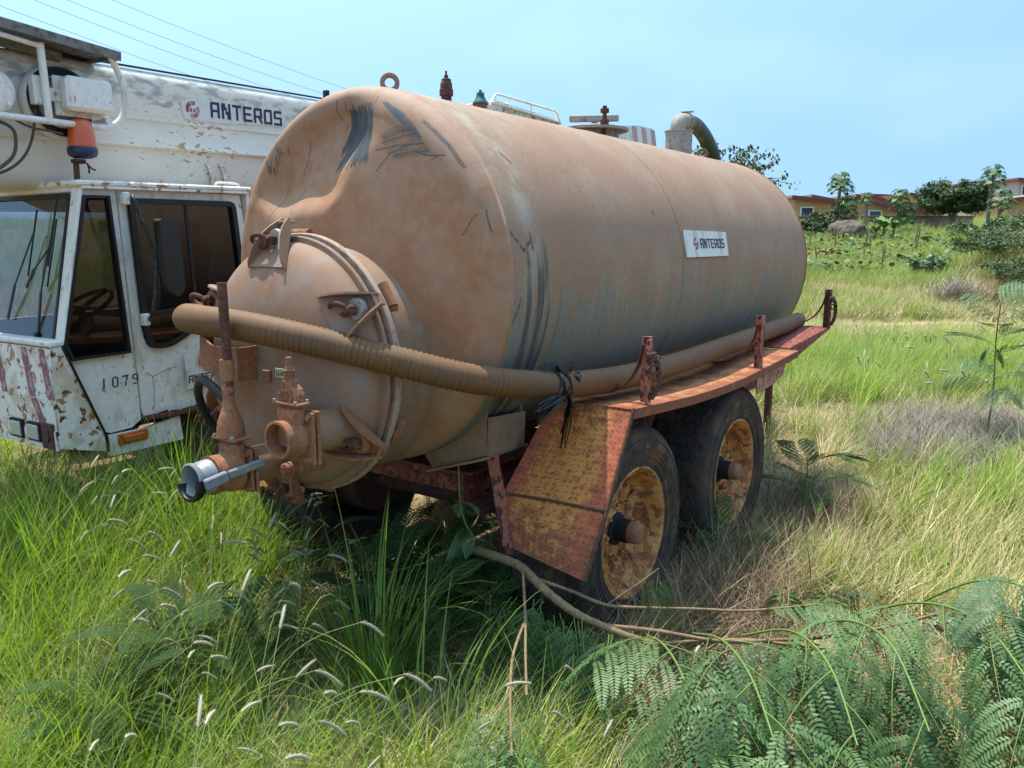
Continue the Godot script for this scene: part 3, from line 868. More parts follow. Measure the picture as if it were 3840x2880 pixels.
	b.plate(Vector3(-1.3, 1.374, -0.14), Vector3(-1.3, 1.378, 0.012), Vector3(-1.3, 1.25, 0.008), Vector3(-1.3, 1.258, -0.145), 0.008)
	b.plate(Vector3(-1.3, 1.374, -0.14), Vector3(-1.2, 1.392, -0.372), Vector3(-1.2, 1.265, -0.385), Vector3(-1.3, 1.258, -0.145), 0.008)
	b.plate(Vector3(-1.3, 1.378, 0.012), Vector3(-1.15, 1.38, 0.012), Vector3(-1.15, 1.25, 0.008), Vector3(-1.3, 1.25, 0.008), 0.008)
	b.plate(Vector3(-1.16, 1.44, -0.30), Vector3(-1.2, 1.44, 0.0), Vector3(-1.2, 1.26, 0.0), Vector3(-1.16, 1.26, -0.3), 0.008)
	b.plate(Vector3(-1.2, 1.392, -0.372), Vector3(-1.1, 1.40, -0.40), Vector3(-1.1, 1.26, -0.40), Vector3(-1.2, 1.265, -0.385), 0.008)
	obj("hose_cradle", b.done(), M.dust, t)
	b = MB.new()
	b.tube(curve([Vector3(-1.39, 1.20, 0.05), Vector3(-1.385, 1.24, -0.04), Vector3(-1.36, 1.25, -0.14), Vector3(-1.30, 1.17, -0.26), Vector3(-1.24, 1.04, -0.28), Vector3(-1.15, 0.93, -0.22), Vector3(-1.05, 0.88, -0.25)], 8), 0.017, 10)
	obj("bleed_hose", b.done(), M.rubber, t)

func hex_tread(b: MB, z0: float, z1: float) -> void:
	# tread of interlocking six-sided blocks
	var rows := 5
	var around := 46
	var R := 0.5
	var step := TAU / around
	var wz := (z1 - z0) / rows
	for r in rows:
		for k in around:
			var a := k * step
			var zc := z0 + (r + (0.25 if k % 2 == 0 else 0.75)) * wz
			var top := []
			var bot := []
			for c in [[-0.655, 0.0], [-0.33, 0.5], [0.33, 0.5], [0.655, 0.0], [0.33, -0.5], [-0.33, -0.5]]:
				var ang: float = a + c[0] * step * 0.95
				var zz: float = clampf(zc + c[1] * wz * 0.94, z0, z1)
				var dirv := Vector3(cos(ang), sin(ang), 0)
				top.append(dirv * R + Vector3(0, 0, zz))
				bot.append(dirv * (R - 0.014) + Vector3(0, 0, zz))
			var nn := Vector3(cos(a), sin(a), 0)
			var cen := Vector3(0, 0, zc) + nn * R
			for s in 6:
				b.face(cen, top[s], top[(s + 1) % 6], nn)
				b.quad(top[s], top[(s + 1) % 6], bot[(s + 1) % 6], bot[s], (top[s] + top[(s + 1) % 6]) * 0.5 - cen)

func make_wheel(t: Node3D, x: float, s: float, first: Node3D) -> Node3D:
	if first != null:
		var c: Node3D = first.duplicate()
		c.name = "wheel"
		t.add_child(c, true)
		c.position = Vector3(x, 0.48, 0)
		if s < 0.0: c.rotation.y = PI
		return c
	var w := Node3D.new()
	w.name = "wheel"
	t.add_child(w, true)
	w.position = Vector3(x, 0.48, 0)
	var ax := Vector3(0, 0, 1)
	var b := MB.new()
	b.lathe([Vector2(0.70, 0.29), Vector2(0.68, 0.33), Vector2(0.665, 0.39), Vector2(0.67, 0.44), Vector2(0.685, 0.477), Vector2(0.715, 0.487), Vector2(0.985, 0.487), Vector2(1.02, 0.484), Vector2(1.040, 0.465), Vector2(1.05, 0.437), Vector2(1.054, 0.41), Vector2(1.052, 0.385), Vector2(1.046, 0.378), Vector2(1.045, 0.35), Vector2(1.036, 0.322), Vector2(1.028, 0.3), Vector2(1.00, 0.292)], Vector3.ZERO, ax, 72, 0.6)
	for q in [[0.325, 1.036], [0.352, 1.0455], [0.372, 1.046], [0.432, 1.0505]]:
		b.lathe([Vector2(q[1] - 0.006, q[0] - 0.004), Vector2(q[1] + 0.004, q[0] - 0.0025), Vector2(q[1] + 0.004, q[0] + 0.0025), Vector2(q[1] - 0.006, q[0] + 0.004)], Vector3.ZERO, ax, 72)
	for k in 22:
		if k % 11 > 6: continue
		var a := TAU * k / 22.0
		var u := Vector3(cos(a), sin(a), 0)
		b.box(u * 0.402 + Vector3(0, 0, 1.053), Vector3(0.03, 0.05, 0.006), 0.002, Basis(Vector3(0, 0, 1), a))
	obj("tyre", b.done(), M.tyre, w)
	b = MB.new()
	hex_tread(b, 0.715, 0.99)
	obj("tread", b.done(), M.tyre, w)
	b = MB.new()
	b.lathe([Vector2(0.985, 0.284), Vector2(1.015, 0.292), Vector2(1.027, 0.304), Vector2(1.034, 0.303), Vector2(1.036, 0.296), Vector2(1.026, 0.286), Vector2(1.01, 0.276), Vector2(0.985, 0.268), Vector2(0.955, 0.262), Vector2(0.93, 0.25), Vector2(0.915, 0.236), Vector2(0.908, 0.21), Vector2(0.912, 0.175), Vector2(0.925, 0.15), Vector2(0.935, 0.12), Vector2(0.937, 0.06), Vector2(0.937, 0.0)], Vector3.ZERO, ax, 64, 0.5)
	for k in 10:
		var a := TAU * k / 10.0
		b.lathe([Vector2(0.93, 0.0185), Vector2(0.955, 0.0165), Vector2(0.957, 0.009), Vector2(0.972, 0.008), Vector2(0.972, 0)], Vector3(cos(a) * 0.135, sin(a) * 0.135, 0), ax, 6)
	for k in 5:
		# raised ribs of the dish
		var a := TAU * (k + 0.4) / 5.0
		var u := Vector3(cos(a), sin(a), 0)
		b.bar(u * 0.165 + Vector3(0, 0, 0.915), u * 0.238 + Vector3(0, 0, 0.935), 0.05, 0.02, Vector3(0, 0, 1), 0.008)
	obj("rim", b.done(), M.yellow, w)
	b = MB.new()
	b.lathe([Vector2(0.93, 0.078), Vector2(0.945, 0.075), Vector2(0.95, 0.056), Vector2(1.01, 0.053), Vector2(1.012, 0.045)], Vector3.ZERO, ax, 28)
	obj("hub", b.done(), M.dark, w)
	b = MB.new()
	b.lathe([Vector2(1.01, 0.0), Vector2(1.01, 0.049), Vector2(1.022, 0.051), Vector2(1.045, 0.050), Vector2(1.058, 0.044), Vector2(1.062, 0.028), Vector2(1.062, 0.0)], Vector3.ZERO, ax, 28, 0.4)
	obj("hub_cap", b.done(), M.dust, w)
	return w

func make_fender(t: Node3D, s: float) -> void:
	# tread plate over the wheels, dipping a little in its middle; flap of two leaves before the first wheel
	var b := MB.new()
	var xs := [-0.245, 0.05, 0.38, 0.72, 1.05, 1.5, 2.01]
	var ys := [1.100, 1.081, 1.062, 1.054, 1.056, 1.077, 1.104]
	for k in xs.size() - 1:
		var a := Vector3(xs[k], ys[k], 0.70 * s)
		var d := Vector3(xs[k + 1], ys[k + 1], 0.70 * s)
		var a2 := Vector3(xs[k], ys[k], 1.13 * s)
		var d2 := Vector3(xs[k + 1], ys[k + 1], 1.13 * s)
		var u0: float = (xs[k] + 0.245) / 2.255
		var u1: float = (xs[k + 1] + 0.245) / 2.255
		b.quad(a, a2, d2, d, Vector3(0, 1, 0), [Vector2(u0, 0), Vector2(u0, 0.85), Vector2(u1, 0.85), Vector2(u1, 0)])
		var lo := Vector3(0, -0.006, 0)
		b.quad(a + lo, a2 + lo, d2 + lo, d + lo, Vector3(0, -1, 0), [Vector2(u0, 0), Vector2(u0, 0.85), Vector2(u1, 0.85), Vector2(u1, 0)])
		var lip := Vector3(0, -0.042, 0)
		b.quad(a2, d2, d2 + lip, a2 + lip, Vector3(0, 0, s), [Vector2(u0, 0.86), Vector2(u1, 0.86), Vector2(u1, 0.96), Vector2(u0, 0.96)])
		b.quad(a2 + lip, d2 + lip, d2 + lip - Vector3(0, 0, 0.006 * s), a2 + lip - Vector3(0, 0, 0.006 * s), Vector3(0, -1, 0))
		b.quad(a2 + lo - Vector3(0, 0, 0.006 * s), d2 + lo - Vector3(0, 0, 0.006 * s), d2 + lip - Vector3(0, 0, 0.006 * s), a2 + lip - Vector3(0, 0, 0.006 * s), Vector3(0, 0, -s))
	var pf := obj("fender_top", b.done(), M.tread, t)
	b = MB.new()
	var A := Vector3(-0.25, 1.093, 0.745 * s)
	var B := Vector3(-0.235, 1.105, 1.13 * s)
	var C := Vector3(-0.45, 0.722, 1.13 * s)
	var D := Vector3(-0.455, 0.71, 0.632 * s)
	var E := Vector3(-0.612, 0.488, 1.13 * s)
	var F := Vector3(-0.52, 0.50, 0.735 * s)
	var th := Vector3(0.006, -0.003, 0)
	b.quad(A, B, C, D, Vector3(-1, 0.4, 0), [Vector2(0, 0.0), Vector2(1, 0.0), Vector2(1, 0.62), Vector2(0, 0.62)])
	b.quad(D, C, E, F, Vector3(-1, 0.2, 0), [Vector2(0.02, 0.64), Vector2(1, 0.64), Vector2(1, 1), Vector2(0.2, 1)])
	b.quad(A + th, B + th, C + th, D + th, Vector3(1, -0.4, 0))
	b.quad(D + th, C + th, E + th, F + th, Vector3(1, -0.2, 0))
	for pr in [[B, C], [C, E], [E, F], [A, D], [D, F]]:
		b.quad(pr[0], pr[1], pr[1] + th, pr[0] + th, Vector3.ZERO)
	var fl := obj("fender_flap", b.done(), M.flap, t)
	b = MB.new()
	# turned-in rim along the flap's outer edge and the weld along its fold
	b.bar(B + Vector3(-0.004, 0, 0.004 * s), C + Vector3(-0.004, 0, 0.004 * s), 0.02, 0.012, Vector3(0, 0, 1), 0.003)
	b.bar(C + Vector3(-0.004, 0, 0.004 * s), E + Vector3(-0.004, 0, 0.004 * s), 0.02, 0.012, Vector3(0, 0, 1), 0.003)
	b.tube(pts([D + Vector3(-0.003, 0, 0), (C + D) * 0.5 + Vector3(-0.003, 0.006, 0), C + Vector3(-0.003, 0, 0)]), 0.006, 6)
	obj("flap_rim", b.done(), M.rust, fl)
	b = MB.new()
	# flat bar that carries the flap's inner edge
	b.bar(Vector3(-0.465, 1.03, 0.545 * s), Vector3(-0.462, 0.765, 0.60 * s), 0.012, 0.062, Vector3(0, 0, 1), 0.003)
	b.bar(Vector3(-0.462, 0.765, 0.60 * s), Vector3(-0.478, 0.45, 0.685 * s), 0.012, 0.062, Vector3(0, 0, 1), 0.003)
	obj("flap_stay", b.done(), M.postpaint, t)
	b = MB.new()
	var poly := PackedVector2Array([Vector2(1.28, 1.02), Vector2(1.80, 1.055), Vector2(1.76, 0.985), Vector2(1.58, 0.95), Vector2(1.30, 0.93)])
	b.prism(poly, 0.008, Transform3D(Basis.IDENTITY, Vector3(0, 0, 1.115 * s)))
	obj("fender_skirt", b.done(), M.pink, t)
	# posts with curved straps that cradle the hose
	for p in [[-0.05, 1.09, 1.095, 1.378], [1.378, 1.09, 1.068, 1.368], [2.78, 1.09, 1.185, 1.452]]:
		b = MB.new()
		b.bar(Vector3(p[0], p[2], p[1] * s), Vector3(p[0] + 0.006, p[3], p[1] * s), 0.008, 0.05, Vector3(0, 0, 1), 0.002)
		b.bar(Vector3(p[0] - 0.022, p[2], (p[1] + 0.022) * s), Vector3(p[0] - 0.016, p[3] - 0.01, (p[1] + 0.022) * s), 0.046, 0.007, Vector3(0, 0, 1), 0.002)
		var po := obj("hose_post", b.done(), M.postpaint if p[0] < 2.0 else M.rust, t)
		b = MB.new()
		var arc := curve([Vector3(p[0], p[2] + 0.012, 0.82 * s), Vector3(p[0], p[2] + 0.03, 0.93 * s), Vector3(p[0], p[2] + 0.085, 1.01 * s), Vector3(p[0], p[2] + 0.17, 1.06 * s), Vector3(p[0], p[2] + 0.25, 1.078 * s)], 6)
		for k in arc.size() - 1:
			b.bar(arc[k], arc[k + 1] + (arc[k + 1] - arc[k]) * 0.06, 0.007, 0.034, Vector3(1, 0, 0), 0.0015)
		obj("cradle_strap", b.done(), M.rust, po)
		if p[0] < 1.0 or p[0] > 2.0:
			b = MB.new()
			b.box(Vector3(p[0] - 0.02, p[2] + 0.2, (p[1] + 0.032) * s), Vector3(0.055, 0.045, 0.03), 0.006)
			b.rod(Vector3(p[0] - 0.06, p[2] + 0.21, (p[1] + 0.036) * s), Vector3(p[0] + 0.05, p[2] + 0.19, (p[1] + 0.036) * s), 0.009, 8)
			var hook := curve([Vector3(p[0], p[2] + 0.19, (p[1] + 0.045) * s), Vector3(p[0] + 0.02, p[2] + 0.13, (p[1] + 0.05) * s), Vector3(p[0] + 0.012, p[2] + 0.06, (p[1] + 0.045) * s), Vector3(p[0] - 0.01, p[2] + 0.02, (p[1] + 0.03) * s)], 6)
			b.tube(hook, 0.013, 8, true)
			var loop := PackedVector3Array()
			for k in 15:
				var a := TAU * k / 14.0
				loop.append(Vector3(p[0] - 0.03 + 0.03 * cos(a), p[2] + 0.15 + 0.018 * sin(a), (p[1] + 0.05) * s + 0.012 * cos(a)))
			b.tube(loop, 0.006, 6, false)
			obj("hook", b.done(), M.rust, po)
	b = MB.new()
	b.plate(Vector3(2.015, 1.11, 0.72 * s), Vector3(2.015, 1.11, 1.07 * s), Vector3(2.82, 1.187, 1.11 * s), Vector3(2.82, 1.18, 0.86 * s), 0.008)
	b.plate(Vector3(2.015, 1.105, 1.07 * s), Vector3(2.82, 1.183, 1.11 * s), Vector3(2.55, 1.13, 1.10 * s), Vector3(2.015, 1.02, 1.07 * s), 0.008)
	obj("hose_arm", b.done(), M.red, t)

func make_chassis(t: Node3D) -> void:
	var b := MB.new()
	for s in [-1.0, 1.0]:
		b = MB.new()
		b.box(Vector3(1.55, 0.74, 0.36 * s), Vector3(3.9, 0.012, 0.10), 0.002)
		b.box(Vector3(1.55, 0.60, 0.36 * s), Vector3(3.9, 0.012, 0.10), 0.002)
		b.box(Vector3(1.55, 0.67, 0.36 * s), Vector3(3.9, 0.128, 0.012), 0.0)
		obj("chassis_rail", b.done(), M.red, t)
		for x in [0.0, 1.24]:
			b = MB.new()
			for k in 5:
				var l := 0.46 - k * 0.075
				b.box(Vector3(x, 0.585 - k * 0.014, 0.46 * s), Vector3(l * 2, 0.011, 0.07), 0.002)
			obj("leaf_spring", b.done(), M.rust, t)
	for x in [0.0, 1.24]:
		b = MB.new()
		b.rod(Vector3(x, 0.48, -0.9), Vector3(x, 0.48, 0.9), 0.055, 16)
		for s in [-1.0, 1.0]:
			b.lathe([Vector2(0.56, 0.0), Vector2(0.56, 0.2), Vector2(0.60, 0.205), Vector2(0.72, 0.205), Vector2(0.72, 0.0)], Vector3(x, 0.48, 0), Vector3(0, 0, s), 28)
		obj("axle", b.done(), M.rust, t)
	for x in [-0.3, 0.6, 1.9, 3.3]:
		b = MB.new()
		b.box(Vector3(x, 0.67, 0), Vector3(0.08, 0.1, 0.70), 0.004)
		obj("cross_member", b.done(), M.red, t)
	# saddles under the tank; the first one's ledge and cheek show beside the hatch
	for x in [-0.40, 1.2, 2.7]:
		for s in [-1.0, 1.0]:
			b = MB.new()
			for e in [-1.0, 1.0]:
				var poly := PackedVector2Array()
				for k in 7:
					var a := deg_to_rad(-72.0 + 30.0 * k / 6.0)
					poly.append(Vector2(TR * cos(a) * s, TY + TR * sin(a)))
				poly.append(Vector2(0.60 * s, 0.885)); poly.append(Vector2(0.30 * s, 0.78))
				b.prism(poly, 0.010, Transform3D(Basis(Vector3(0, 0, 1), Vector3(0, 1, 0), Vector3(-1, 0, 0)), Vector3(x + 0.125 * e, 0, 0)))
			b.plate(Vector3(x - 0.17, 0.876, 0.603 * s), Vector3(x + 0.17, 0.876, 0.603 * s), Vector3(x + 0.17, 0.775, 0.29 * s), Vector3(x - 0.17, 0.775, 0.29 * s), 0.010)
			b.plate(Vector3(x - 0.13, 0.885, 0.606 * s), Vector3(x + 0.13, 0.885, 0.606 * s), Vector3(x + 0.13, 1.035, 0.612 * s), Vector3(x - 0.13, 1.05, 0.612 * s), 0.010)
			obj("saddle", b.done(), M.neck if x < 0.0 else M.red, t)
	b = MB.new()
	b.bar(Vector3(3.4, 0.67, 0.3), Vector3(4.9, 0.60, 0.0), 0.10, 0.1, Vector3(0, 0, 1), 0.01)
	b.bar(Vector3(3.4, 0.67, -0.3), Vector3(4.9, 0.60, 0.0), 0.10, 0.1, Vector3(0, 0, 1), 0.01)
	b.lathe([Vector2(-0.02, 0.03), Vector2(-0.02, 0.06), Vector2(0.02, 0.06), Vector2(0.02, 0.03), Vector2(-0.02, 0.03)], Vector3(4.98, 0.60, 0), Vector3(0, 1, 0), 20)
	obj("drawbar", b.done(), M.red, t)
	b = MB.new()
	b.rod(Vector3(4.3, 0.0, 0.22), Vector3(4.3, 0.75, 0.22), 0.035, 12)
	b.lathe([Vector2(-0.02, 0.0), Vector2(-0.02, 0.1), Vector2(0.0, 0.1), Vector2(0.0, 0.0)], Vector3(4.3, 0.01, 0.22), Vector3(0, 1, 0), 16)
	obj("prop_leg", b.done(), M.rust, t)

func make_top(t: Node3D) -> void:
	var top := TY + TR
	var up := Vector3(0, 1, 0)
	for x in [-0.435, 3.05]:
		var b := MB.new()
		var prof := [Vector2(-0.010, 0.022), Vector2(-0.013, 0.025), Vector2(-0.013, 0.039), Vector2(-0.009, 0.043), Vector2(0.009, 0.043), Vector2(0.013, 0.039), Vector2(0.013, 0.025), Vector2(0.010, 0.022), Vector2(-0.010, 0.022)]
		b.lathe(prof, Vector3(x, top + 0.047, 0), Vector3(-0.72, 0, 0.69), 28)
		b.box(Vector3(x, top + 0.0, 0), Vector3(0.07, 0.03, 0.09), 0.006)
		obj("lifting_eye", b.done(), M.neck, t)
	var b := MB.new()
	b.lathe([Vector2(-0.02, 0.026), Vector2(0.045, 0.025), Vector2(0.047, 0.033), Vector2(0.075, 0.033), Vector2(0.078, 0.029), Vector2(0.102, 0.029), Vector2(0.106, 0.025), Vector2(0.122, 0.023), Vector2(0.128, 0.011), Vector2(0.14, 0.010), Vector2(0.141, 0.005), Vector2(0.16, 0.005), Vector2(0.16, 0)], Vector3(-0.05, top, 0), up, 20, 0.6)
	obj("relief_valve", b.done(), M.rust, t)
	b = MB.new()
	b.lathe([Vector2(-0.02, 0.036), Vector2(0.045, 0.034), Vector2(0.045, 0.02)], Vector3(0.215, top, 0), up, 20)
	var gv := obj("vent_valve", b.done(), M.rustbrown, t)
	b = MB.new()
	b.lathe([Vector2(0.04, 0.02), Vector2(0.042, 0.040), Vector2(0.05, 0.040), Vector2(0.058, 0.033), Vector2(0.074, 0.024), Vector2(0.08, 0.021), Vector2(0.098, 0.019), Vector2(0.101, 0.008), Vector2(0.112, 0.007), Vector2(0.112, 0)], Vector3(0.215, top, 0), up, 20, 0.6)
	obj("green_cap", b.done(), M.teal, gv)
	# manhole with a dog bar clamp
	b = MB.new()
	b.lathe([Vector2(-0.03, 0.15), Vector2(0.045, 0.15), Vector2(0.047, 0.21), Vector2(0.062, 0.212), Vector2(0.066, 0.15), Vector2(0.078, 0.14), Vector2(0.082, 0.0)], Vector3(1.36, top - 0.015, 0), up, 40)
	var mh := obj("manhole", b.done(), M.greymetal, t)
	b = MB.new()
	b.box(Vector3(1.32, top + 0.105, 0.02), Vector3(0.035, 0.04, 0.30), 0.006, Basis(up, 0.5))
	b.rod(Vector3(1.36, top + 0.06, 0.0), Vector3(1.36, top + 0.1, 0.0), 0.02, 10)
	obj("dog_bar", b.done(), M.greymetal, mh)
	b = MB.new()
	b.rod(Vector3(1.255, top - 0.0, 0.13), Vector3(1.255, top + 0.16, 0.13), 0.013, 10)
	b.lathe([Vector2(0.12, 0.0), Vector2(0.12, 0.026), Vector2(0.145, 0.026), Vector2(0.145, 0.0)], Vector3(1.255, top, 0.13), up, 6)
	b.box(Vector3(1.255, top + 0.06, 0.13), Vector3(0.045, 0.05, 0.04), 0.006)
	obj("swing_bolt", b.done(), M.rust, mh)
	# vent stack, elbow and its hose going over the far side
	b = MB.new()
	b.lathe([Vector2(-0.05, 0.098), Vector2(0.16, 0.098), Vector2(0.163, 0.105), Vector2(0.172, 0.105), Vector2(0.174, 0.0)], Vector3(2.6, top, 0), up, 32)
	obj("vent_stack", b.done(), M.greymetal, t)
	b = MB.new()
	b.tube(curve([Vector3(2.60, top + 0.16, -0.01), Vector3(2.60, top + 0.205, -0.01), Vector3(2.635, top + 0.245, -0.01), Vector3(2.70, top + 0.255, -0.01), Vector3(2.74, top + 0.255, -0.01)], 6), 0.055, 18)
	b.lathe([Vector2(0.0, 0.05), Vector2(0.0, 0.067), Vector2(0.018, 0.067), Vector2(0.018, 0.05)], Vector3(2.735, top + 0.255, -0.01), Vector3(1, 0, 0), 20)
	b.rod(Vector3(2.70, top + 0.32, -0.03), Vector3(2.78, top + 0.33, 0.03), 0.008, 8)
	obj("vent_elbow", b.done(), M.greymetal, t)
	b = MB.new()
	b.tube(curve([Vector3(2.745, top + 0.255, -0.01), Vector3(2.95, top + 0.25, -0.02), Vector3(3.2, top + 0.18, -0.04), Vector3(3.42, top + 0.06, -0.06), Vector3(3.55, top - 0.15, -0.08), Vector3(3.6, top - 0.5, -0.1), Vector3(3.6, 1.2, -0.1)], 8), 0.058, 18)
	obj("vent_hose", b.done(), M.greenhose, t)

# block letters as butted strokes on a 4 x 6 grid
const GLYPH := {
	"A": [[0, 0, 1, 6], [1, 5, 4, 6], [3, 0, 4, 5], [1, 2.2, 3, 3.1]],
	"N": [[0, 0, 1, 6], [3, 0, 4, 6], [1, 3.4, 1.7, 6], [1.7, 1.8, 2.35, 4.6], [2.35, 0, 3, 3.0]],
	"T": [[0, 5, 4, 6], [1.5, 0, 2.5, 5]],
	"E": [[0, 0, 1, 6], [1, 5, 4, 6], [1, 2.55, 3.6, 3.45], [1, 0, 4, 1]],
	"R": [[0, 0, 1, 6], [1, 5, 4, 6], [3, 3.0, 4, 5], [1, 2.1, 4, 3.0], [2.95, 0, 3.95, 2.1, 0.5]],
	"O": [[0, 0, 1, 6], [1, 5, 3, 6], [3, 0, 4, 6], [1, 0, 3, 1]],
	"S": [[0, 2.55, 1, 6], [1, 5, 4, 6], [1, 2.55, 4, 3.45], [3, 0, 4, 2.55], [0, 0, 3, 1]],
}

func letters(word: String, hgt: float, wid: float, gap: float, xf: Transform3D, mat: Material, parent: Node, slant := 0.0) -> void:
	var cx := 0.0
	for ch in word:
		var b := MB.new()
		for r in GLYPH[ch]:
			var poly := PackedVector2Array([Vector2(r[0], r[1]), Vector2(r[2], r[1]), Vector2(r[2], r[3]), Vector2(r[0], r[3])])
			if ch in "AORS" and r[0] == 0 and r[3] == 6: poly = PackedVector2Array([Vector2(r[0], r[1]), Vector2(r[2], r[1]), Vector2(r[2], 6), Vector2(r[0] + 0.7, 6), Vector2(r[0], 5.2)])
			if r.size() == 5: poly = PackedVector2Array([Vector2(2.2, 2.1), Vector2(3.3, 2.1), Vector2(4.2, 0), Vector2(3.1, 0)])
			var q := PackedVector2Array()
			for p in poly: q.append(Vector2(cx + p.x / 4.0 * wid + slant * p.y, p.y / 6.0 * hgt))
			b.prism(q, 0.0016, xf)
		obj("letter", b.done(), mat, parent)
		cx += wid + gap

func make_tanker() -> void:
	var t := thing("tanker_trailer", "rusty tan vacuum tanker trailer with domed rear hatch and yellow rims", "tanker trailer")
	obj("tank_shell", make_shell(), M.shell, t)
	obj("rear_head", make_head(), M.head, t)
	var b := MB.new()
	b.lathe([Vector2(3.2, TR), Vector2(3.26, 0.79), Vector2(3.31, 0.73), Vector2(3.34, 0.6), Vector2(3.37, 0.3), Vector2(3.38, 0.0)], Vector3(0, TY, 0), Vector3(1, 0, 0), 64, 0.3)
	obj("front_head", b.done(), M.dust, t)
	b = MB.new()
	b.lathe([Vector2(3.185, TR), Vector2(3.188, TR + 0.004), Vector2(3.20, TR + 0.004), Vector2(3.203, TR)], Vector3(0, TY, 0), Vector3(1, 0, 0), 96)
	obj("front_weld", b.done(), M.rustbrown, t)
	make_hatch(t)
	make_valves(t)
	var w := make_wheel(t, 0.0, 1.0, null)
	make_wheel(t, 1.24, 1.0, w).rotate_z(0.7)
	make_wheel(t, 0.0, -1.0, w)
	make_wheel(t, 1.24, -1.0, w)
	make_fender(t, 1.0)
	make_fender(t, -1.0)
	make_chassis(t)
	make_top(t)
	# maker's plate on the near flank
	var a := deg_to_rad(11.2)
	var nn := Vector3(0, sin(a), cos(a))
	var upv := Vector3(0, cos(a), -sin(a))
	var xf := Transform3D(Basis(Vector3(1, 0, 0), upv, nn), Vector3(1.28, TY, 0) + nn * (TR + 0.004))
	b = MB.new()
	b.prism(PackedVector2Array([Vector2(-0.31, -0.074), Vector2(0.30, -0.072), Vector2(0.305, 0.07), Vector2(-0.31, 0.074)]), 0.004, xf)
	var pl := obj("name_plate", b.done(), M.sticker, t)
	letters("ANTEROS", 0.055, 0.043, 0.0085, xf * Transform3D(Basis.IDENTITY, Vector3(-0.105, -0.026, 0.003)), M.inkgrey, pl)
	b = MB.new()
	emblem(b, xf * Transform3D(Basis.IDENTITY, Vector3(-0.165, 0.0, 0.003)), 0.034)
	obj("emblem", b.done(), M.faded, pl)

func emblem(b: MB, xf: Transform3D, r: float) -> void:
	# a broken disc: two arcs and a pair of small squares
	for s in [0, 1]:
		var poly := PackedVector2Array()
		var a0: float = PI * 0.35 + PI * s
		for k in 11:
			var a: float = a0 + PI * 0.8 * k / 10.0
			poly.append(Vector2(cos(a), sin(a)) * r)
		for k in 11:
			var a: float = a0 + PI * 0.8 * (10 - k) / 10.0
			poly.append(Vector2(cos(a), sin(a)) * r * 0.55)
		b.prism(poly, 0.0014, xf)
	for s in [-1.0, 1.0]:
		b.prism(PackedVector2Array([Vector2(s * r * 0.24 - r * 0.14, -r * 0.3), Vector2(s * r * 0.24 + r * 0.14, -r * 0.3), Vector2(s * r * 0.24 + r * 0.14, r * 0.1), Vector2(s * r * 0.24 - r * 0.14, r * 0.1)]), 0.0014, xf)

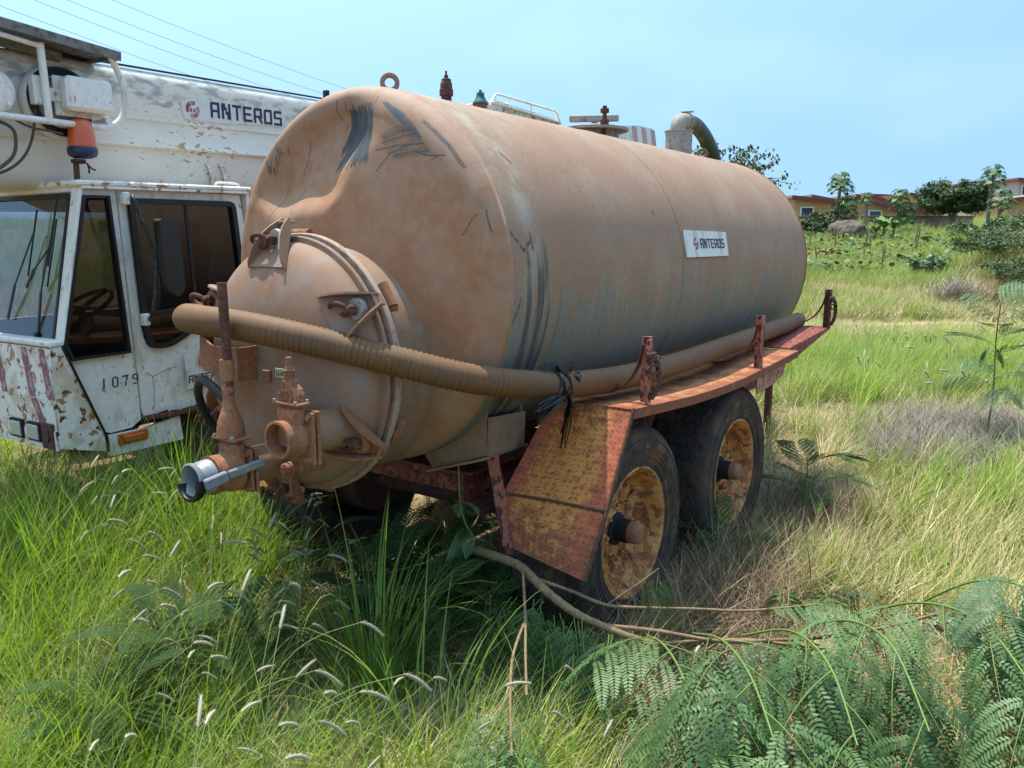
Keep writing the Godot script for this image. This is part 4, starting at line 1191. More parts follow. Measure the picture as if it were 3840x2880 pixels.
func make_hose() -> void:
	var path := curve([Vector3(2.95, 1.21, 0.84), Vector3(2.8, 1.215, 0.87), Vector3(2.45, 1.215, 0.895), Vector3(1.7, 1.195, 0.905), Vector3(1.2, 1.178, 0.905), Vector3(0.65, 1.162, 0.905), Vector3(0.1, 1.167, 0.905), Vector3(-0.3, 1.19, 0.90), Vector3(-0.57, 1.22, 0.845), Vector3(-0.82, 1.268, 0.735), Vector3(-1.03, 1.345, 0.55), Vector3(-1.22, 1.425, 0.29), Vector3(-1.325, 1.468, 0.06), Vector3(-1.35, 1.478, -0.12), Vector3(-1.30, 1.475, -0.30), Vector3(-1.16, 1.46, -0.44), Vector3(-0.98, 1.44, -0.56), Vector3(-0.8, 1.38, -0.72), Vector3(-0.5, 1.28, -0.86), Vector3(0.2, 1.16, -0.88), Vector3(1.2, 1.14, -0.87), Vector3(2.6, 1.16, -0.86)], 10)
	# spiral ribs: radius swings along the run
	var fine := PackedVector3Array()
	var rad := []
	var run := 0.0
	for k in path.size() - 1:
		var l := path[k].distance_to(path[k + 1])
		var n := maxi(1, int(l / 0.0034))
		for s in n:
			var p := path[k].lerp(path[k + 1], float(s) / n)
			fine.append(p)
			var q := run + l * s / n
			var deep := 0.0075 * (1.0 - 0.8 * smoothstep(-0.8, -0.1, p.x))
			rad.append(0.0555 + deep * (sqrt(absf(sin(q / 0.0205 * PI))) - 0.8))
		run += l
	var b := MB.new()
	b.tube(fine, rad, 22, true)
	var t := thing("suction_hose", "ochre ribbed suction hose slung round the tanker's hatch and along its fender", "hose", Vector3(-1.35, 1.4, 0.0))
	var o := obj("ribbed_tube", b.done(), M.hose, t)
	o.position = -t.position
	# black plastic strip knotted round it
	var k := thing("plastic_tie", "torn black plastic strip knotted round the hose in front of the fender", "plastic strip", Vector3(-0.42, 1.2, 0.9))
	rng.seed = 5
	b = MB.new()
	var c := Vector3(-0.43, 1.203, 0.878)
	var dirv := Vector3(0.93, -0.1, 0.2).normalized()
	for s in 7:
		var off := -0.035 + 0.012 * s
		var loop := PackedVector3Array()
		for j in 25:
			var a := TAU * j / 24.0
			var r := 0.059 + 0.004 * sin(a * 3.0 + s) + rng.randf() * 0.003
			loop.append(c + dirv * (off + 0.012 * sin(a * 2.0 + s * 1.7)) + Vector3(0, sin(a), 0) * r + dirv.cross(Vector3(0, 1, 0)) * cos(a) * r)
		b.tube(loop, 0.0055, 5, false, 0.5)
	var wrap := obj("wrapped_turns", b.done(), M.plastic, k)
	wrap.position = -k.position
	b = MB.new()
	for g in [[Vector3(0.02, -0.05, 0.06), Vector3(0.03, -0.27, 0.02), 0.045, 9], [Vector3(-0.02, -0.05, 0.05), Vector3(-0.21, -0.10, 0.03), 0.05, 9], [Vector3(0.0, 0.055, 0.02), Vector3(-0.12, 0.08, -0.01), 0.02, 5], [Vector3(0.04, 0.05, 0.04), Vector3(0.05, 0.10, 0.03), 0.02, 4], [Vector3(-0.02, -0.06, 0.05), Vector3(-0.17, -0.17, 0.0), 0.03, 4], [Vector3(0.06, 0.04, 0.05), Vector3(0.10, -0.03, 0.05), 0.02, 5]]:
		for s in g[3]:
			var sp: Vector3 = Vector3(rng.randf_range(-1, 1), rng.randf_range(-1, 1), rng.randf_range(-0.5, 0.5)) * g[2]
			var p0: Vector3 = c + g[0] + sp * 0.25
			var p2: Vector3 = c + g[0] + (g[1] - g[0]) * rng.randf_range(0.55, 1.05) + sp * 1.0
			var p1: Vector3 = (p0 + p2) * 0.5 + Vector3(rng.randf_range(-0.015, 0.015), 0.015, rng.randf_range(0, 0.02))
			var wv := (p2 - p0).cross(Vector3(rng.randf_range(-0.5, 0.5), 0.2, 1)).normalized() * rng.randf_range(0.006, 0.013)
			var run3 := curve([p0, p1, p2], 4)
			for j in run3.size() - 1:
				var w0 := wv * (1.0 - 0.75 * float(j) / run3.size())
				var w1 := wv * (1.0 - 0.75 * float(j + 1) / run3.size())
				b.quad(run3[j] - w0, run3[j] + w0, run3[j + 1] + w1, run3[j + 1] - w1, Vector3(0, 0, 1))
	var tat := obj("tattered_ends", b.done(), M.plastic, k)
	tat.set_meta("kind", "stuff")
	tat.position = -k.position

# ---------------------------------------------------------------- the mobile crane, in its own frame:
# x towards its rear, y up, z 0 at the near face of the cab
func side_holes(parent: Node3D, called: String, outer: PackedVector2Array, holes: Array, depth: float, z: float, mat: Material) -> void:
	var c := CSGPolygon3D.new()
	c.name = called
	c.polygon = outer
	c.depth = depth
	c.position = Vector3(0, 0, z)
	c.material = mat
	for hpoly in holes:
		var q := CSGPolygon3D.new()
		q.name = "opening"
		q.operation = CSGShape3D.OPERATION_SUBTRACTION
		q.polygon = hpoly
		q.depth = depth * 3.0
		q.position = Vector3(0, 0, depth)
		q.material = mat
		c.add_child(q, true)
	parent.add_child(c, true)

func rounded(poly: Array, r: float) -> PackedVector2Array:
	var out := PackedVector2Array()
	var n := poly.size()
	for k in n:
		var p: Vector2 = poly[k]
		var a: Vector2 = (poly[(k - 1 + n) % n] - p).normalized()
		var b: Vector2 = (poly[(k + 1) % n] - p).normalized()
		for s in 5:
			var q := s / 4.0
			out.append((p + a * r).lerp(p, q).lerp(p.lerp(p + b * r, q), q))
	return out

func inset(poly: PackedVector2Array, d: float) -> PackedVector2Array:
	var r := Geometry2D.offset_polygon(poly, -d)
	return r[0]

# a rubber gasket between two outlines
func frame_ring(outer: PackedVector2Array, d: float, th: float, z: float) -> MB:
	var b := MB.new()
	var n := outer.size()
	var inn := PackedVector2Array()
	var cen := Vector2.ZERO
	for p in outer: cen += p
	cen /= n
	for k in n:
		var p := outer[k]
		var e1 := (p - outer[(k - 1 + n) % n]).normalized()
		var e2 := (outer[(k + 1) % n] - p).normalized()
		var t := (e1 + e2).normalized()
		var m := Vector2(-t.y, t.x)
		if m.dot(cen - p) < 0.0: m = -m
		inn.append(p + m * d)
	for k in n:
		var j := (k + 1) % n
		var A := Vector3(outer[k].x, outer[k].y, z)
		var B := Vector3(outer[j].x, outer[j].y, z)
		var C := Vector3(inn[j].x, inn[j].y, z)
		var D := Vector3(inn[k].x, inn[k].y, z)
		var up := Vector3(0, 0, th)
		b.quad(A + up, B + up, C + up, D + up, Vector3(0, 0, 1))
		b.quad(A, B, C, D, Vector3(0, 0, -1))
		b.quad(A, B, B + up, A + up, Vector3(A.x - cen.x, A.y - cen.y, 0))
		b.quad(D, C, C + up, D + up, Vector3(cen.x - A.x, cen.y - A.y, 0))
	return b

func make_crane() -> void:
	var t := thing("mobile_crane", "long white mobile crane with rust spots parked behind the tanker", "crane", Vector3(-0.7, 0, -2.2))
	t.transform = Transform3D(Basis(Vector3(0, 1, 0), deg_to_rad(2.58)) * Basis(Vector3(0, 0, 1), deg_to_rad(1.345)), Vector3(-0.7, 0, -2.2))
	var zx := Vector3(0, 0, 1)
	var b := MB.new()
	# --- cab side: pillar and quarter window, then the door
	var q_win := PackedVector2Array([Vector2(0.047, 2.045), Vector2(0.208, 2.045), Vector2(0.243, 1.095), Vector2(-0.125, 1.095), Vector2(-0.163, 1.195)])
	side_holes(t, "cab_side", PackedVector2Array([Vector2(0.04, 2.10), Vector2(0.268, 2.10), Vector2(0.285, 0.66), Vector2(0.22, 0.62), Vector2(0.075, 0.615), Vector2(0.03, 0.64), Vector2(-0.175, 1.185)]), [q_win], 0.035, -0.035, M.white)
	obj("quarter_window_seal", frame_ring(q_win, 0.022, 0.012, -0.006).done(), M.rubber, t)
	b = MB.new()
	b.prism(q_win, 0.005, Transform3D(Basis.IDENTITY, Vector3(0, 0, -0.02)))
	obj("quarter_window", b.done(), M.glass, t)
	# door
	var door := Node3D.new()
	door.name = "door"
	t.add_child(door, true)
	var d_win := rounded([Vector2(0.325, 2.035), Vector2(1.105, 2.028), Vector2(1.135, 1.60), Vector2(1.11, 1.37), Vector2(0.52, 1.095), Vector2(0.375, 1.10), Vector2(0.345, 1.22)], 0.055)
	side_holes(door, "door_panel", PackedVector2Array([Vector2(0.277, 2.085), Vector2(1.175, 2.075), Vector2(1.215, 1.7), Vector2(1.18, 0.685), Vector2(0.90, 0.672), Vector2(0.60, 0.655), Vector2(0.50, 0.668), Vector2(0.32, 0.648), Vector2(0.297, 0.70)]), [d_win], 0.035, -0.033, M.white)
	obj("window_seal", frame_ring(d_win, 0.034, 0.014, -0.004).done(), M.rubber, door)
	b = MB.new()
	b.prism(d_win, 0.005, Transform3D(Basis.IDENTITY, Vector3(0, 0, -0.018)))
	obj("window", b.done(), M.glass, door)
	b = MB.new()
	b.bar(Vector3(0.37, 1.315, -0.006), Vector3(1.12, 1.365, -0.006), 0.028, 0.012, zx, 0.002)
	b.bar(Vector3(0.745, 1.345, -0.012), Vector3(0.725, 2.03, -0.012), 0.022, 0.006, zx, 0.001)
	obj("window_bars", b.done(), M.rubber, door)
	b = MB.new()
	b.bar(Vector3(0.30, 0.664, -0.012), Vector3(0.62, 0.655, -0.012), 0.028, 0.05, zx, 0.004)
	b.bar(Vector3(0.62, 0.655, -0.012), Vector3(1.18, 0.69, -0.012), 0.028, 0.05, zx, 0.004)
	for k in 9:
		b.box(Vector3(0.33 + k * 0.09, 0.675 + 0.006 * sin(k * 3.1), 0.003), Vector3(0.075, 0.022 + 0.012 * sin(k * 1.9), 0.003), 0.001, Basis(zx, 0.12 * sin(k * 2.3)))
	obj("rusted_sill", b.done(), M.rust, door)
	b = MB.new()
	b.box(Vector3(0.296, 2.03, 0.012), Vector3(0.04, 0.075, 0.05), 0.006)
	b.box(Vector3(0.352, 1.292, 0.012), Vector3(0.04, 0.075, 0.05), 0.006)
	obj("hinge", b.done(), M.white, door)
	# raised creases in the sheet of the lower door
	b = MB.new()
	b.tube(pts([Vector3(0.33, 0.96, 0.001), Vector3(0.37, 0.925, 0.002), Vector3(0.47, 0.955, 0.002), Vector3(0.55, 0.965, 0.001)]), 0.0022, 5)
	b.tube(pts([Vector3(0.37, 0.925, 0.001), Vector3(0.372, 0.85, 0.002), Vector3(0.36, 0.72, 0.001)]), 0.0022, 5)
	obj("dent_crease", b.done(), M.trim, door)
	# emblem sheet on the door
	b = MB.new()
	b.prism(PackedVector2Array([Vector2(0.605, 1.05), Vector2(0.93, 1.07), Vector2(0.93, 0.815), Vector2(0.612, 0.80)]), 0.003, Transform3D(Basis.IDENTITY, Vector3(0, 0, 0.0035)))
	var st := obj("emblem_sheet", b.done(), M.sticker, door)
	letters("ANTEROS", 0.052, 0.036, 0.007, Transform3D(Basis.IDENTITY, Vector3(0.622, 0.838, 0.006)), M.inkgrey, st, 0.0012)
	b = MB.new()
	emblem(b, Transform3D(Basis.IDENTITY, Vector3(0.78, 0.968, 0.006)), 0.07)
	obj("emblem", b.done(), flat_mat(Color(0.68, 0.32, 0.28), 0.6), st)
	# stencilled number
	var num := MB.new()
	var digits := {"1": [[0.9, 0, 1.9, 6]], "0": [[0, 0.8, 1, 5.2], [3, 0.8, 4, 5.2], [0.6, 5.2, 3.4, 6], [0.6, 0, 3.4, 0.8]], "7": [[0, 5, 4, 6], [2.4, 2.8, 3.4, 5], [1.7, 0, 2.7, 2.5]], "9": [[0, 3.2, 1, 5.2], [3, 1, 4, 5.2], [0.6, 5.2, 3.4, 6], [1, 2.6, 3, 3.4], [0.6, 0, 3, 0.8]]}
	var cx := 0.03
	for ch in "1079":
		for r in digits[ch]:
			var q := PackedVector2Array()
			for p in [Vector2(r[0], r[1]), Vector2(r[2], r[1]), Vector2(r[2], r[3]), Vector2(r[0], r[3])]:
				q.append(Vector2(cx + p.x / 4.0 * 0.042 + p.y * 0.0008, 0.898 + p.y / 6.0 * 0.066))
			num.prism(q, 0.0015, Transform3D(Basis.IDENTITY, Vector3(0, 0, 0.0015)))
		cx += 0.066
	obj("fleet_number", num.done(), M.inkgrey, t)
	# --- windscreen, raked with the pillar
	var W := 1.32
	var a := Vector3(0.035, 2.095, 0.0)
	var e := Vector3(-0.172, 1.19, 0.0)
	var run := (e - a).normalized()
	var out := Vector3(run.y, -run.x, 0.0)
	b = MB.new()
	b.bar(a + Vector3(0.012, 0, -0.047), e + Vector3(0.012, 0, -0.047), 0.024, 0.09, zx, 0.008)
	b.bar(a + Vector3(0.012, 0, -W + 0.045), e + Vector3(0.012, 0, -W + 0.045), 0.024, 0.09, zx, 0.008)
	b.bar(a + Vector3(0.012, -0.01, -0.09), a + Vector3(0.012, -0.01, -W + 0.09), 0.024, 0.045, run, 0.004)
	obj("windscreen_frame", b.done(), M.white, t)
	b = MB.new()
	var p1 := a + run * 0.05
	var p2 := e - run * 0.015
	b.plate(p1 + Vector3(0.012, 0, -0.09), p1 + Vector3(0.012, 0, -W + 0.09), p2 + Vector3(0.012, 0, -W + 0.09), p2 + Vector3(0.012, 0, -0.09), 0.006)
	obj("windscreen", b.done(), M.screen, t)
	b = MB.new()
	for z in [-0.10, -W + 0.10]: b.bar(p1 + Vector3(0, 0, z), p2 + Vector3(0, 0, z), 0.014, 0.024, zx, 0.003)
	b.bar(p1 + Vector3(0, 0, -0.112), p1 + Vector3(0, 0, -W + 0.112), 0.014, 0.024, run, 0.003)
	b.bar(p2 + Vector3(0, 0, -0.112), p2 + Vector3(0, 0, -W + 0.112), 0.014, 0.024, run, 0.003)
	obj("windscreen_seal", b.done(), M.rubber, t)
	# wipers: arm, blade
	for wp in [[-0.30, 0.03, -0.19, 0.72, 0.0], [-0.63, -0.05, -0.40, 0.66, 0.1], [-0.36, 0.02, -0.17, 0.60, 0.3]]:
		b = MB.new()
		var base: Vector3 = e + out * -0.03 + Vector3(-0.012, 0.03 + wp[4], wp[0])
		var tip: Vector3 = e - run * wp[3] + Vector3(-0.03, 0, wp[2])
		var mid: Vector3 = base.lerp(tip, 0.4) + Vector3(-0.018, 0, 0)
		if wp[4] == 0.0: b.box(base, Vector3(0.035, 0.075, 0.035), 0.006)
		b.bar(base, mid, 0.008, 0.022, zx, 0.002)
		b.bar(mid, tip, 0.006, 0.012, zx, 0.001)
		b.bar(tip - run * -0.26 + Vector3(-0.004, 0, 0.0), tip - run * 0.14 + Vector3(-0.004, 0, 0.02), 0.008, 0.01, zx, 0.001)
		obj("wiper", b.done(), M.rubber, t)
	# --- roof, back and floor of the cab
	b = MB.new()
	b.box(Vector3(0.63, 2.112, -W / 2), Vector3(1.24, 0.035, W + 0.03), 0.012)
	b.box(Vector3(0.63, 2.088, 0.006), Vector3(1.18, 0.016, 0.02), 0.003)
	obj("cab_roof", b.done(), M.rustwhite, t)
	b = MB.new()
	b.box(Vector3(1.225, 1.38, -W / 2), Vector3(0.03, 1.43, W - 0.01), 0.004)
	obj("cab_back", b.done(), M.white, t)
	var far_win := PackedVector2Array([Vector2(0.1, 1.98), Vector2(1.05, 1.98), Vector2(1.05, 1.25), Vector2(0.0, 1.25)])
	side_holes(t, "cab_far_side", PackedVector2Array([Vector2(0.05, 2.09), Vector2(1.205, 2.09), Vector2(1.205, 0.66), Vector2(0.03, 0.64), Vector2(-0.16, 1.185)]), [far_win], 0.03, -W + 0.01, M.white)
	b = MB.new()
	b.box(Vector3(0.55, 0.70, -W / 2), Vector3(1.25, 0.04, W - 0.09), 0.004)
	b.box(Vector3(-0.03, 1.1, -W / 2), Vector3(0.22, 0.10, W - 0.12), 0.02)
	obj("cab_floor", b.done(), M.dark, t)
	b = MB.new()
	b.box(Vector3(0.72, 1.02, -0.42), Vector3(0.46, 0.14, 0.46), 0.04)
	b.box(Vector3(0.95, 1.42, -0.42), Vector3(0.13, 0.72, 0.44), 0.05, Basis(zx, -0.14))
	b.box(Vector3(1.0, 1.83, -0.42), Vector3(0.09, 0.16, 0.24), 0.03, Basis(zx, -0.14))
	b.box(Vector3(0.72, 0.84, -0.42), Vector3(0.34, 0.24, 0.34), 0.01)
	obj("driver_seat", b.done(), M.seat, t)
	b = MB.new()
	var loop := PackedVector3Array()
	var wc := Vector3(0.20, 1.36, -0.42)
	for k in 29:
		var g := TAU * k / 28.0
		loop.append(wc + Vector3(-0.5, 0.86, 0).normalized() * 0.0 + Vector3(0.86, 0.5, 0).normalized() * 0.2 * cos(g) + zx * 0.2 * sin(g))
	b.tube(loop, 0.014, 8, false)
	b.rod(wc, wc + Vector3(-0.16, -0.28, 0), 0.025, 10)
	b.bar(wc + Vector3(0.17, 0.1, 0), wc - Vector3(0.17, 0.1, 0), 0.03, 0.012, zx, 0.003)
	b.bar(wc + zx * 0.19, wc - zx * 0.19, 0.012, 0.03, Vector3(0.86, 0.5, 0), 0.003)
	obj("steering_wheel", b.done(), M.trim, t)
	# --- nose below the windscreen
	b = MB.new()
	b.prism(PackedVector2Array([Vector2(-0.235, 1.18), Vector2(-0.182, 1.188), Vector2(0.018, 0.62), Vector2(0.022, 0.515), Vector2(-0.265, 0.60)]), 0.02, Transform3D(Basis.IDENTITY, Vector3(0, 0, -0.012)))
	obj("nose_side", b.done(), M.rustwhite, t)
	b = MB.new()
	b.bar(Vector3(-0.172, 1.18, -0.008), Vector3(0.032, 0.60, -0.008), 0.014, 0.03, zx, 0.002)
	b.bar(Vector3(0.032, 0.60, -0.008), Vector3(0.034, 0.51, -0.008), 0.014, 0.03, zx, 0.002)
	obj("nose_seam", b.done(), M.rubber, t)
	b = MB.new()
	b.plate(Vector3(-0.235, 1.18, -0.002), Vector3(-0.235, 1.18, -W), Vector3(-0.262, 0.885, -W), Vector3(-0.262, 0.885, -0.002), 0.014)
	b.plate(Vector3(-0.258, 0.885, -0.002), Vector3(-0.258, 0.885, -W), Vector3(-0.252, 0.70, -W), Vector3(-0.252, 0.70, -0.002), 0.014)
	b.plate(Vector3(-0.262, 0.70, -0.002), Vector3(-0.262, 0.70, -W), Vector3(-0.262, 0.585, -W), Vector3(-0.262, 0.585, -0.002), 0.014)
	obj("nose_panel", b.done(), M.rustwhite, t)
	b = MB.new()
	b.bar(Vector3(-0.20, 1.205, 0.0), Vector3(-0.20, 1.205, -W), 0.085, 0.04, Vector3(0, 1, 0), 0.012)
	obj("nose_ledge", b.done(), M.white, t)
	b = MB.new()
	for s in [[-0.335, -0.27, -0.135, -0.035], [-0.66, -0.60, -0.52, -0.46], [-0.135, -0.07, -0.045, -0.005]]:
		b.plate(Vector3(-0.2445, 1.175, s[0]), Vector3(-0.2445, 1.175, s[1]), Vector3(-0.271, 0.89, s[1] + 0.10), Vector3(-0.271, 0.89, s[0] + 0.10), 0.002)
		if s[2] > -0.2 and s[0] < -0.2: b.plate(Vector3(-0.2675, 0.88, s[1] + 0.10), Vector3(-0.2675, 0.88, s[0] + 0.10), Vector3(-0.2615, 0.705, s[0] + 0.17), Vector3(-0.2615, 0.705, s[1] + 0.17), 0.002)
	obj("warning_stripe", b.done(), M.faded, t)
	for z in [-0.435, -0.235]:
		b = MB.new()
		b.box(Vector3(-0.266, 0.675, z), Vector3(0.03, 0.115, 0.15), 0.006)
		var hl := obj("headlight", b.done(), M.dark, t)
		b = MB.new()
		b.box(Vector3(-0.28, 0.675, z), Vector3(0.014, 0.088, 0.122), 0.006)
		obj("lens", b.done(), M.lens, hl)
	b = MB.new()
	b.box(Vector3(-0.270, 0.665, -0.085), Vector3(0.016, 0.155, 0.125), 0.003)
	b.lathe([Vector2(0, 0.04), Vector2(0.012, 0.036), Vector2(0.012, 0.0)], Vector3(-0.276, 0.67, -0.085), Vector3(-1, 0, 0), 18)
	obj("lamp_mount", b.done(), M.rust, t)
	# --- step panel with the side lamp, and what hides under the cab
	b = MB.new()
	b.prism(PackedVector2Array([Vector2(0.045, 0.605), Vector2(0.30, 0.60), Vector2(0.545, 0.635), Vector2(0.56, 0.47), Vector2(0.05, 0.475)]), 0.03, Transform3D(Basis.IDENTITY, Vector3(0, 0, -0.03)))
	obj("step_panel", b.done(), M.white, t)
	b = MB.new()
	b.box(Vector3(0.205, 0.565, -0.01), Vector3(0.20, 0.07, 0.014), 0.004)
	b.box(Vector3(0.205, 0.565, 0.003), Vector3(0.15, 0.042, 0.018), 0.006)
	obj("side_lamp", b.done(), M.amber, t)
	b = MB.new()
	b.box(Vector3(5.2, 0.92, -1.25), Vector3(9.0, 0.34, 1.1), 0.02)
	b.box(Vector3(5.4, 1.15, -1.25), Vector3(8.2, 0.05, 2.4), 0.01)
	b.box(Vector3(0.6, 0.62, -W / 2), Vector3(1.2, 0.06, W - 0.3), 0.01)
	obj("carrier_frame", b.done(), M.dark, t)
	for x in [1.15, 6.4, 7.8]:
		for z in [-0.28, -2.2]:
			b = MB.new()
			b.lathe([Vector2(-0.19, 0.27), Vector2(-0.2, 0.42), Vector2(-0.17, 0.52), Vector2(-0.12, 0.54), Vector2(0.12, 0.54), Vector2(0.17, 0.52), Vector2(0.2, 0.42), Vector2(0.19, 0.27)], Vector3(x, 0.5, z), zx, 36)
			var wh := obj("wheel", b.done(), M.tyre, t)
			b = MB.new()
			b.lathe([Vector2(0.19, 0.28), Vector2(0.17, 0.26), Vector2(0.08, 0.22), Vector2(0.09, 0.12), Vector2(0.16, 0.1), Vector2(0.17, 0.0)], Vector3(x, 0.5, z), zx, 28)
			obj("rim", b.done(), M.rustwhite, wh)
	# --- mirror and its arm
	b = MB.new()
	b.tube(curve([Vector3(0.33, 2.03, 0.03), Vector3(0.27, 2.035, 0.13), Vector3(0.215, 2.03, 0.22), Vector3(0.225, 1.96, 0.24), Vector3(0.27, 1.80, 0.25), Vector3(0.305, 1.67, 0.25), Vector3(0.285, 1.5, 0.25), Vector3(0.262, 1.35, 0.235), Vector3(0.29, 1.315, 0.16), Vector3(0.37, 1.29, 0.03)], 6), 0.0115, 10)
	obj("mirror_arm", b.done(), M.chipped, t)
	b = MB.new()
	b.prism(rounded([Vector2(-0.085, 0.23), Vector2(0.075, 0.23), Vector2(0.085, -0.19), Vector2(0.03, -0.24), Vector2(-0.07, -0.19)], 0.025), 0.05, Transform3D(Basis(Vector3(0, 1, 0), 0.25), Vector3(0.39, 1.675, 0.265)))
	obj("mirror", b.done(), M.blackpaint, t)
	# --- beacon on the roof corner
	b = MB.new()
	b.rod(Vector3(0.135, 2.125, -0.2), Vector3(0.14, 2.245, -0.2), 0.017, 10)
	b.box(Vector3(0.155, 2.25, -0.2), Vector3(0.07, 0.022, 0.05), 0.004)
	var bc := obj("beacon_post", b.done(), M.rust, t)
	b = MB.new()
	b.tube(curve([Vector3(0.10, 2.245, -0.18), Vector3(0.14, 2.235, -0.15), Vector3(0.19, 2.24, -0.18), Vector3(0.215, 2.21, -0.17), Vector3(0.235, 2.20, -0.16)], 5), 0.005, 6)
	b.tube(pts([Vector3(0.195, 2.235, -0.175), Vector3(0.20, 2.20, -0.17), Vector3(0.195, 2.18, -0.17)]), 0.006, 6)
	obj("beacon_cable", b.done(), M.rubber, bc)
	b = MB.new()
	b.lathe([Vector2(0, 0.0), Vector2(0, 0.05), Vector2(0.012, 0.076), Vector2(0.03, 0.084), Vector2(0.055, 0.084), Vector2(0.066, 0.078), Vector2(0.068, 0.0)], Vector3(0.186, 2.268, -0.2), Vector3(0.03, 1, 0), 28, 0.5)
	obj("beacon_base", b.done(), M.navyplastic, bc)
	b = MB.new()
	b.lathe([Vector2(0.066, 0.0), Vector2(0.066, 0.077), Vector2(0.09, 0.078), Vector2(0.15, 0.072), Vector2(0.20, 0.063), Vector2(0.218, 0.052), Vector2(0.226, 0.03), Vector2(0.228, 0.0)], Vector3(0.186, 2.268, -0.2), Vector3(0.03, 1, 0), 28, 0.4)
	obj("beacon_dome", b.done(), M.orange, bc)
	b = MB.new()
	b.tube(curve([Vector3(1.02, 2.125, -0.08), Vector3(1.03, 2.15, -0.08), Vector3(1.09, 2.155, -0.08), Vector3(1.20, 2.15, -0.08), Vector3(1.215, 2.125, -0.08)], 5), 0.008, 8)
	obj("roof_rail", b.done(), M.white, t)
	# --- boom
	var xs0 := -3.6
	var xs1 := 5.6
	var prof := []
	for p in [[-0.37, 2.09], [-0.385, 2.11]]: prof.append(Vector2(p[0], p[1]))
	prof = [Vector2(-0.50, 2.085), Vector2(-0.44, 2.095), Vector2(-0.395, 2.13), Vector2(-0.375, 2.19), Vector2(-0.37, 2.372), Vector2(-0.345, 2.376), Vector2(-0.338, 2.388), Vector2(-0.352, 2.402), Vector2(-0.355, 2.548), Vector2(-0.349, 2.553), Vector2(-0.349, 2.566), Vector2(-0.355, 2.571), Vector2(-0.355, 2.78), Vector2(-0.362, 2.82), Vector2(-0.385, 2.855), Vector2(-0.42, 2.876), Vector2(-0.47, 2.886), Vector2(-0.90, 2.886), Vector2(-0.97, 2.86), Vector2(-1.0, 2.80), Vector2(-1.0, 2.37), Vector2(-0.97, 2.15), Vector2(-0.88, 2.085), Vector2(-0.50, 2.085)]
	b = MB.new()
	for k in prof.size() - 1:
		var P: Vector2 = prof[k]
		var Q: Vector2 = prof[k + 1]
		var nn := Vector3(0, -(Q.x - P.x), (Q.y - P.y)).normalized()
		var n0 := nn
		var n1 := nn
		if k > 0:
			var R: Vector2 = prof[k - 1]
			var m := Vector3(0, -(P.x - R.x), (P.y - R.y)).normalized()
			if m.dot(nn) > 0.7: n0 = (m + nn).normalized()
		if k < prof.size() - 2:
			var R2: Vector2 = prof[k + 2]
			var m2 := Vector3(0, -(R2.x - Q.x), (R2.y - Q.y)).normalized()
			if m2.dot(nn) > 0.7: n1 = (m2 + nn).normalized()
		var v0 := (2.90 - P.y) / 0.82
		var v1 := (2.90 - Q.y) / 0.82
		var i0 := b.vert(Vector3(xs0, P.y, P.x), n0, Vector2((xs0 + 2.5) / 8.0, v0))
		b.vert(Vector3(xs1, P.y, P.x), n0, Vector2((xs1 + 2.5) / 8.0, v0))
		b.vert(Vector3(xs1, Q.y, Q.x), n1, Vector2((xs1 + 2.5) / 8.0, v1))
		b.vert(Vector3(xs0, Q.y, Q.x), n1, Vector2((xs0 + 2.5) / 8.0, v1))
		b.tri(i0, i0 + 1, i0 + 2); b.tri(i0, i0 + 2, i0 + 3)
	var boom := obj("boom", b.done(), M.boom, t)
	b = MB.new()
	b.box(Vector3(1.0, 2.8905, -0.41), Vector3(9.0, 0.009, 0.03), 0.002)
	b.box(Vector3(2.47, 2.93, -0.45), Vector3(0.035, 0.08, 0.05), 0.004)
	b.box(Vector3(2.98, 2.95, -0.5), Vector3(0.035, 0.1, 0.05), 0.004)
	obj("boom_top_strip", b.done(), M.dark, boom)
	for x in [1.19, 1.30]:
		b = MB.new()
		var arc := curve([Vector3(x - 0.012, 2.312, -0.366), Vector3(x + 0.008, 2.27, -0.355), Vector3(x + 0.02, 2.2, -0.353), Vector3(x + 0.022, 2.15, -0.36)], 4)
		for k in arc.size() - 1: b.bar(arc[k], arc[k + 1], 0.03, 0.012, zx, 0.002)
		obj("boom_tab", b.done(), M.rustwhite, boom)
	b = MB.new()
	b.prism(PackedVector2Array([Vector2(0.985, 2.745), Vector2(1.03, 2.73), Vector2(1.1, 2.755), Vector2(1.5, 2.752), Vector2(1.925, 2.755), Vector2(1.92, 2.618), Vector2(1.7, 2.61), Vector2(1.3, 2.588), Vector2(1.02, 2.59), Vector2(1.0, 2.66)]), 0.004, Transform3D(Basis.IDENTITY, Vector3(0, 0, -0.352)))
	var ns := obj("name_sheet", b.done(), M.sticker, t)
	letters("ANTEROS", 0.108, 0.078, 0.017, Transform3D(Basis.IDENTITY, Vector3(1.235, 2.622, -0.349)), M.navy, ns)
	b = MB.new()
	emblem(b, Transform3D(Basis.IDENTITY, Vector3(1.09, 2.66, -0.349)), 0.055)
	obj("emblem", b.done(), M.faded, ns)
	# --- canopy, guard tube, box, reel and drum on the boom's side
	b = MB.new()
	b.plate(Vector3(-2.2, 3.16, -0.12), Vector3(0.435, 2.885, -0.12), Vector3(0.40, 2.90, -0.60), Vector3(-2.2, 3.18, -0.9), 0.012)
	b.bar(Vector3(-2.2, 3.15, -0.112), Vector3(0.44, 2.875, -0.112), 0.055, 0.012, zx, 0.003)
	b.bar(Vector3(0.435, 2.878, -0.12), Vector3(0.405, 2.90, -0.60), 0.05, 0.012, Vector3(1, 0, 0), 0.003)
	b.bar(Vector3(-1.6, 3.04, -0.35), Vector3(0.2, 2.86, -0.35), 0.05, 0.04, zx, 0.004)
	obj("canopy", b.done(), M.canopy, t)
	b = MB.new()
